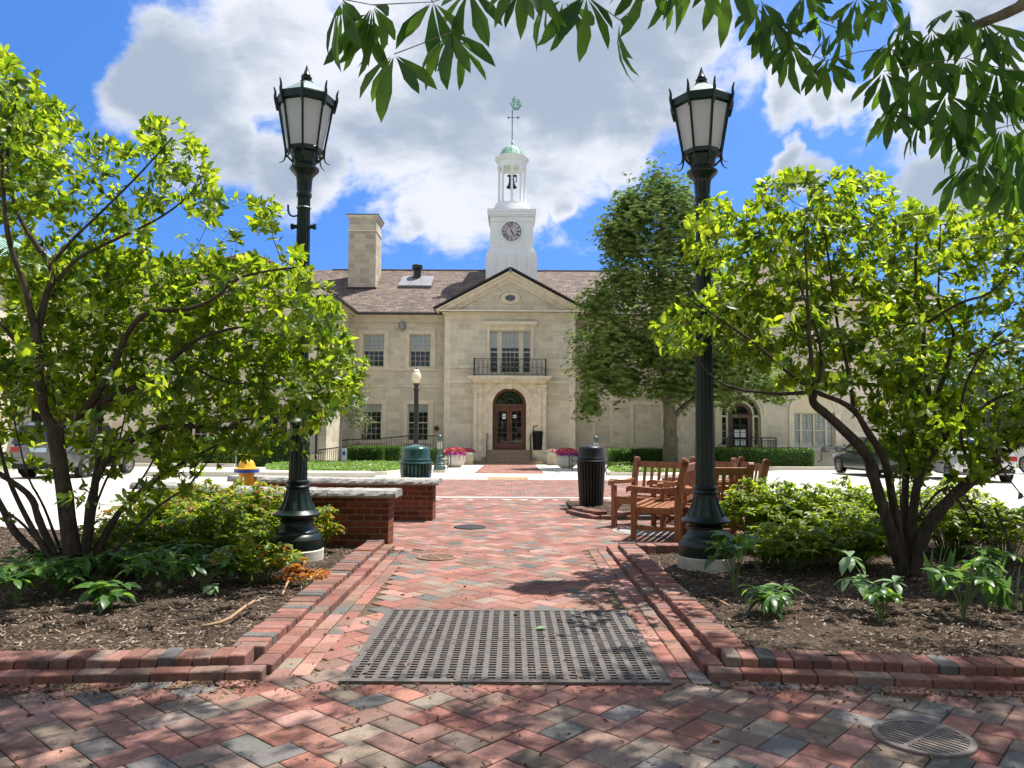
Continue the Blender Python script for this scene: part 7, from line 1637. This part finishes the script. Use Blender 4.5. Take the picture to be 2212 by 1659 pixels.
perennial(1640, 1232, .40, 7, M_leaf_gold, 'yellow green plant with arching leaves behind the tall plant right of the lamp', .12, .045, 5, .2)
perennial(1668, 1342, .20, 12, M_leaf_helle, 'low glossy rosette with narrow bright leaves in the front of the right bed', .12, .030, 7, .16)
perennial(1905, 1352, .24, 8, M_leaf_helle, 'lower bright broad leaved clump in front of the right shrub trunk', .09, .040, 6, .13)
perennial(1893, 1330, .42, 4, M_leaf_pale, 'tall stalks with upright pale green leaves in front of the right shrub trunk', .13, .055, 6, .24)
perennial(2085, 1348, .50, 10, M_leaf_helle, 'tall broad leaved clump at the right edge of the bed', .12, .05, 6, .20)
perennial(2150, 1300, .45, 8, M_leaf_helle, 'dense green plant behind the tall clump at the far right', .11, .045, 6, .2)
def blades(px, py, n, L_, label, lean=.35):
    x, y = gb_(px, py); L_ *= 1.15; r = empty('iris_plant', (x, y, mz(y)), 0, label, 'plant', 'blade leaved plants in the right bed'); lf = Leaves()
    for k in range(n): a = random.uniform(0, 6.28); ln = random.uniform(.2, 1) * lean; lf.leaf((math.cos(a) * .03, math.sin(a) * .03, -.02), (math.cos(a) * ln, math.sin(a) * ln, 1), (math.cos(a + 1.2), math.sin(a + 1.2), .2), L_ * random.uniform(.6, 1.1), .052, random.uniform(.0, .3))
    lf.build('foliage', M_leaf_iris, r, 'blade', .12)
blades(2030, 1292, 12, .42, 'upright blade leaved plant between the shrub trunk and the tall clump'); blades(2150, 1322, 12, .42, 'upright blade leaved plant near the right edge'); blades(2200, 1325, 14, .38, 'leaning blade leaved plant at the very right edge', .9)
blades(1660, 1215, 16, .30, 'tuft of thin grass beside the mound right of the lamp', .5)
def stick(pts, r_, label, mt=None):
    q = [ground_at(x, y) for x, y in pts]; o_ = q[0]; mb = MB(); mb.path(smooth_pts([p - o_ + Vector((0, 0, h)) for p, h in zip(q, [.0, .03, .05, .03, .0][:len(q)])], 1), r_, 6); tag(mb.build('fallen_stick', mt or simple('bare_tan_stick', (.32, .20, .11), .8, var=.25, scale=12), None, True, (o_.x, o_.y, mz(o_.y) + .02)), label, 'stick')
stick([(612, 1300), (625, 1275), (642, 1264), (660, 1268)], .011, 'curved tan stick lying in the left mulch near the edging'); stick([(437, 1386), (490, 1384), (525, 1360), (552, 1335)], .011, 'forked tan stick lying at the front of the left mulch')
stick([(1540, 1250 + 50), (1560, 1318), (1578, 1335)], .008, 'thin pale stick lying in the right mulch'); stick([(2120, 1262), (2170, 1285), (2225, 1310)], .012, 'thick pale stick crossing the right edge of the mulch')
# ================================================================== CARS AND SURROUNDINGS
M_tyre = simple('tyre_rubber', (.012, .012, .012), .8, var=.2); M_rim = simple('alloy_rim', (.45, .45, .46), .3, .8, var=.1); M_red = simple('red_tail_lens', (.35, .01, .015), .2, var=.1); M_lens = simple('clear_lamp_lens', (.6, .6, .62), .15, var=.05)
def paint(name, col, metal=.4): 
    m, o = mat(name); pbr(o, col, .28, None, metal, .5, .8); return m
def car(x, y, heading, col, label, H=1.45, Lc=4.8, Wd=1.84, suv=False, cat='car'):
    """local: nose at +Y, tail at -Y"""
    r = empty('parked_car', (x, y, gz(y) - .02), -heading, label, cat, 'parked cars'); h = Lc / 2; w = Wd / 2; P_ = paint('car_paint', col)
    if suv: S = [(h, .55, .85, .60), (h - .12, .40, .98, .88), (h - .9, .30, 1.08, .98), (h - 1.45, .28, 1.12, 1.0), (0, .28, 1.12, 1.0), (-h + .5, .30, 1.12, 1.0), (-h + .12, .38, 1.12, .97), (-h, .50, 1.02, .90)]
    else: S = [(h, .42, .62, .55), (h - .10, .28, .70, .84), (h - .5, .22, .78, .95), (h - 1.25, .20, .90, 1.0), (.2, .20, .93, 1.0), (-h + 1.2, .20, .97, 1.0), (-h + .45, .24, 1.02, .96), (-h + .08, .30, 1.01, .88), (-h, .42, .88, .80)]
    b = MB(); vs = []; fs = []; k = 12
    for (yy, z0, z1, ws) in S:
        W_ = w * ws; mid = z0 + (z1 - z0) * .55; half = [(W_ * .82, z0), (W_ * .97, z0 + .08), (W_, mid), (W_ * .975, z0 + (z1 - z0) * .82), (W_ * .86, z1 - .01), (W_ * .45, z1 + .03)]
        vs += [(a, yy, z) for a, z in half] + [(-a, yy, z) for a, z in reversed(half)]
    n = len(S)
    for i in range(n - 1):
        for j in range(k): q = (j + 1) % k; fs.append((i * k + j, (i + 1) * k + j, (i + 1) * k + q, i * k + q))
    fs += [tuple(range(k)), tuple(range(n * k - 1, (n - 1) * k - 1, -1))]; b.add(vs, fs); o = b.build('body', P_, r, True); smooth_by_angle(o, 45)
    # greenhouse
    if suv: G_ = [(h - 1.35, 1.10, .90), (h - 1.95, H - .05, .72), (h - 2.4, H, .72), (-h + .5, H, .70), (-h + .22, H - .08, .70), (-h + .05, 1.10, .86)]
    else: G_ = [(h - 1.15, .90, .86), (h - 1.95, H - .05, .66), (h - 2.35, H, .64), (-h + 1.65, H - .02, .62), (-h + 1.3, H - .08, .62), (-h + .50, 1.02, .80)]
    zb = 1.10 if suv else .94
    g = MB(); L_ = [(w * a, yy, z) for yy, z, a in G_]; Rr_ = [(-w * a, yy, z) for yy, z, a in G_]
    g.quad(L_[0], Rr_[0], Rr_[1], L_[1]); g.quad(L_[4], Rr_[4], Rr_[5], L_[5])
    for Q in (L_, Rr_):
        s = 1 if Q is L_ else -1; bf, bb = (s * w * .93, G_[0][0] - .1, zb), (s * w * .92, G_[5][0] + .1, zb); g.add([bf, Q[1], Q[2], Q[3], Q[4], bb], [(0, 1, 2, 3, 4, 5)])
    g.build('window_glass', M_carglass, r)
    p = MB(); p.add(L_[1:5] + Rr_[1:5], [(0, 1, 5, 4), (1, 2, 6, 5), (2, 3, 7, 6)])
    for Q, s in ((L_, 1), (Rr_, -1)):
        bf, bb = (s * w * .93, G_[0][0] - .1, zb), (s * w * .92, G_[5][0] + .1, zb)
        p.beam(bf, Q[1], .06, .05); p.beam(Q[1], Q[2], .05, .05); p.beam(Q[2], Q[3], .05, .05); p.beam(Q[3], Q[4], .06, .05); p.beam(Q[4], bb, .12, .06); ym = (G_[2][0] + G_[3][0]) / 2; p.beam((s * w * .94, ym, zb), (s * w * .67, ym, H - .03), .08, .04)
    p.build('roof', P_, r)
    wr = .37 if suv else .335
    for yy in (h - .92, -h + 1.0):
        for s in (-1, 1):
            t = MB(); f = lambda u, v, d, yy=yy, s=s: (s * (w - .21 + d), yy + u, wr + v); pr = [(wr * math.cos(a * math.pi / 14), wr * math.sin(a * math.pi / 14)) for a in range(28)]; t.prism(pr, f, 0, .215); wh = t.build('wheel', M_tyre, r)
            t = MB(); t.prism([(q * .68, v * .68) for q, v in pr], f, .2, .218); rim = t.build('rim', M_rim, wh); t = MB()
            for kx in range(10): a = kx * .628; t.add([f(.12 * math.cos(a - .25), .12 * math.sin(a - .25), .221), f(wr * .6 * math.cos(a - .16), wr * .6 * math.sin(a - .16), .221), f(wr * .6 * math.cos(a + .16), wr * .6 * math.sin(a + .16), .221), f(.12 * math.cos(a + .25), .12 * math.sin(a + .25), .221)], [(0, 1, 2, 3)])
            t.build('spoke_gap', M_tyre, wh)
            t = MB(); t.prism([(q * 1.16, max(v * 1.16, -wr * .6)) for q, v in pr], f, .17, .205); t.build('wheel_arch', M_tyre, r)
    zt = .86 if not suv else 1.0
    for s in (-1, 1):
        t = MB(); a, b2 = sorted((s * w * .88, s * w * .62)); t.box(a, b2, -h - .005, -h + .16, zt - .13, zt + .02); t.build('tail_light', M_red, r)
        t = MB(); a, b2 = sorted((s * w * .84, s * w * .50)); t.box(a, b2, h - .18, h + .0 - .03, zt - .22, zt - .1); t.build('headlight', M_lens, r)
        t = MB(); t.bbox(*sorted((s * (w + .02), s * (w + .2))), h - 1.75, h - 1.6, zb - .02, zb + .12, .03); t.build('wing_mirror', P_, r)
    t = MB(); t.box(-.26, .26, -h - .012, -h, zt - .14, zt + .0); t.build('licence_plate', simple('pale_blue_white_plate', (.42, .55, .68), .5, var=.1), r)
    t = MB(); t.box(-w * .8, w * .8, -h - .02, -h + .2, .34, .46); t.build('bumper_trim', M_tyre, r); t = MB(); t.box(-w * .55, w * .55, h - .06, h + .01, .40, .60); t.build('grille', M_tyre, r)
    return r
car(14.25, 30.0, 0, (.030, .045, .045), 'dark grey sedan parked nose in against the right wing', 1.46, 4.85)
hd_ = math.atan(.24); car(14.3 + .92 * math.cos(hd_) + 2.4 * math.sin(hd_), 24.8 - .92 * math.sin(hd_) + 2.4 * math.cos(hd_), hd_, (.52, .53, .55), 'silver sedan seen from behind through the right shrub', 1.46, 4.8)
car(22.4, 31.0, math.pi, (.75, .75, .74), 'white car facing the camera at the far right edge', 1.6, 4.6, 1.84, True)
car(-14.7, 26.3, 0, (.10, .105, .115), 'grey sport utility vehicle seen from behind through the left shrub', 1.78, 4.7, 1.95, True)
# ---- far left building with standing seam verdigris roof
b0 = empty('copper_roof_building', (-30, 40, GZ), 0, 'pale building with a standing seam verdigris copper roof beyond the left wing', 'building'); X0, X1, Y0_, Y1_ = -8.0, 5.6, -18, 9; ez, rz_ = 9.2, 12.6
w = MB(); w.box(X0, X1, Y0_, Y1_, 0, ez - .5); w.build('wall', M_ashlar, b0)
w = MB(); w.box(X0 - .3, X1 + .3, Y0_ - .3, Y1_ + .3, ez - .5, ez - .2); w.box(X0 - .5, X1 + .5, Y0_ - .5, Y1_ + .5, ez - .2, ez); w.build('cornice', M_cornice, b0)
w = MB(); xm = (X0 + X1) / 2; m_c = simple('pale_verdigris_roof', (.42, .58, .50), .6, var=.12, scale=1.2)
w.quad((X1 + .6, Y0_ - .6, ez), (X1 + .6, Y1_ + .6, ez), (xm + 2, Y1_ + .6, rz_), (xm + 2, Y0_ - .6, rz_)); w.quad((X0 - .6, Y0_ - .6, ez), (xm - 2, Y0_ - .6, rz_), (xm - 2, Y1_ + .6, rz_), (X0 - .6, Y1_ + .6, ez)); w.quad((xm - 2, Y0_ - .6, rz_), (xm + 2, Y0_ - .6, rz_), (xm + 2, Y1_ + .6, rz_), (xm - 2, Y1_ + .6, rz_))
w.add([(X1 + .6, Y1_ + .6, ez), (X0 - .6, Y1_ + .6, ez), (xm - 2, Y1_ + .6, rz_), (xm + 2, Y1_ + .6, rz_)], [(0, 1, 2, 3)]); w.add([(X0 - .6, Y0_ - .6, ez), (X1 + .6, Y0_ - .6, ez), (xm + 2, Y0_ - .6, rz_), (xm - 2, Y0_ - .6, rz_)], [(0, 1, 2, 3)])
for i in range(46): yy = Y0_ - .5 + (Y1_ - Y0_ + 1) * i / 45; w.beam((X1 + .6, yy, ez + .03), (xm + 2, yy, rz_ + .03), .04, .07, 1)
w.beam((xm + 2, Y0_ - .6, rz_ + .05), (xm + 2, Y1_ + .6, rz_ + .05), .2, .2)
w.build('roof', [m_c, simple('dark_roof_seam', (.16, .30, .24), .6)], b0)
for i, yy in enumerate((-14, -9.5, -5, -.5, 4)):
    for zz in (1.4, 5.2):
        w = MB(); w.box(X1 + .0, X1 + .05, yy - .6, yy + .6, zz, zz + 2); wi = w.build('window', M_cream, b0); w = MB(); w.box(X1 + .05, X1 + .06, yy - .5, yy + .5, zz + .1, zz + 1.9); w.build('pane', M_carglass, wi)
# ---- low house beyond the lot on the right
hy = 62.0; hxx = PX(2128, 930, hy); b0 = empty('low_house', (hxx, hy, GZ), 0, 'low house with brown roof and glazed triangular gable far beyond the parked cars at right', 'house'); w = MB()
w.box(0, 16, 0, 9, 0, 2.0); w.prism([(-2.2, 2.0), (5.4, 2.0), (1.6, 4.3)], lambda u, v, d: (u, d, v), -3.0, 0); w.box(-1.6, 4.8, -2.9, 0, 0, 2.0); w.build('wall', simple('dark_tan_wall', (.16, .14, .11), .8), b0)
w = MB(); w.beam((-2.6, -3.0, 1.9), (1.6, -3.0, 4.5), .6, .12); w.beam((5.8, -3.0, 1.9), (1.6, -3.0, 4.5), .6, .12); w.build('verge', simple('green_white_trim', (.28, .36, .30), .6), b0)
w = MB(); w.quad((-2.7, -3.2, 1.9), (1.6, -3.2, 4.55), (1.6, 4, 4.55), (-2.7, 4, 1.9)); w.quad((1.6, -3.2, 4.55), (5.9, -3.2, 1.9), (5.9, 4, 1.9), (1.6, 4, 4.55)); w.quad((2.6, .0, 2.2), (17, .0, 2.2), (17, 5, 4.4), (2.6, 5, 4.4)); w.build('roof', simple('pinkish_brown_shingles', (.30, .22, .18), .85, var=.12, scale=3), b0)
w = MB(); w.prism([(.3, 2.1), (3.6, 2.1), (1.9, 3.4)], lambda u, v, d: (u, -3.05 + d, v), 0, .03); w.box(.3, 3.6, -3.05, -3.0, .3, 1.95); wi = w.build('gable_window', M_carglass, b0)
w = MB()
for k in range(5): w.box(.3 + .8 * k, .36 + .8 * k, -3.08, -3.05, .3, 2.3)
w.box(.3, 3.6, -3.08, -3.05, 1.98, 2.08); w.build('glazing_bar', M_paper, wi)
Y = 40.0; r = empty('parking_lot_light', (PX(2135, 930, Y), Y, gz(Y)), 0, 'dark parking lot light pole with blue and yellow banners at the far right', 'light pole'); w = MB(); zt = PZ(838, Y) - gz(Y); w.path([(0, 0, 0), (0, 0, zt)], [.10, .07], 10); w.build('pole', M_black, r); w = MB(); w.bbox(-.6, .1, -.2, .2, zt - .1, zt + .1, .03); w.build('lamp_head', M_black, r)
z0 = PZ(951, Y) - gz(Y); w = MB(); w.box(.08, .42, -.02, .0, z0, z0 + .42, 0); w.box(.08, .42, -.02, .0, z0 + .42, z0 + .95, 1); w.beam((0, 0, z0 + .97), (.45, 0, z0 + .97), .03, .03, 2); w.build('banner', [simple('yellow_banner', (.65, .48, .03), .7), simple('navy_banner', (.02, .05, .25), .7), M_black], r)
# ---- trees beyond
M_leaf_far = mk_leaf('far_tree_leaf', (.06, .12, .03), (.18, .26, .08), (.10, .20, .03), (.28, .38, .08), .35)
FT = [(2075, 60, 5.5, 9.5, 2800, 'bushy green tree right behind the end of the right wing'), (2012, 70, 5, 7.5, 1800, 'green tree just showing past the corner of the right wing'), (2150, 85, 6, 9.0, 1800, 'round green tree above the low house roof'), (2225, 66, 5, 8.0, 1800, 'green tree at the far right edge beside the low house'), (2300, 80, 7, 10, 1500, 'large tree beyond the far right edge of the lot'),
      (70, 75, 6, 7.0, 1200, 'tree in the gap left of the copper roofed building'), (-120, 60, 8, 9, 1500, 'tree at the far left edge of the parking lot'), (150, 52, 3.2, 3.6, 900, 'low green tree in front of the far left building')]
for px, Y, rr_, hh, n, lab in FT:
    x = PX(px, 930, Y); g = gz(Y); crown_tree('distant_tree', (x, Y, g), [(x, Y, g), (x, Y, g + hh * .35), (x + .3, Y, g + hh * .7)], [], [(x, Y, g + hh * .62, 2, rr_ * .8, rr_ * .8, hh * .36), (x - rr_ * .45, Y + .5, g + hh * .5, 1, rr_ * .55, rr_ * .55, hh * .3), (x + rr_ * .5, Y, g + hh * .48, 1, rr_ * .55, rr_ * .5, hh * .3)], n, lab, M_leaf_far, M_bark2, .42, 3, .25, 'distant trees around the parking lot', .35, aspect=.6)
# low planting and trees behind the camera: one uncountable mass that the windows reflect
lf = Leaves()
for _ in range(9000):
    x = random.uniform(-45, 45); t = mnoise.noise(Vector((x * .12, 0, 7))); y = -22 + random.uniform(-4, 4); z = random.random() * (9 + 5 * t); lf.leaf((x, y, z), rvec(), rvec(), 1.3, .9, .2)
tag(lf.build('woods', M_leaf_far, None, 'dia'), None, None, None, 'stuff')
G = MB(); G.box(-12.9, -12.6, 36.6, 38, -1, .2)
lf = Leaves()
for _ in range(5000):
    x = random.uniform(-34, -17.5); y = random.uniform(27, 34); lf.leaf((x, y, gz(y) + random.uniform(.0, .25)), (random.gauss(0, .3), random.gauss(0, .3), 1), rvec(), .3, .04, .4)
tag(lf.build('tall_grass', M_leaf_cover, None, 'dia'), None, None, None, 'stuff')
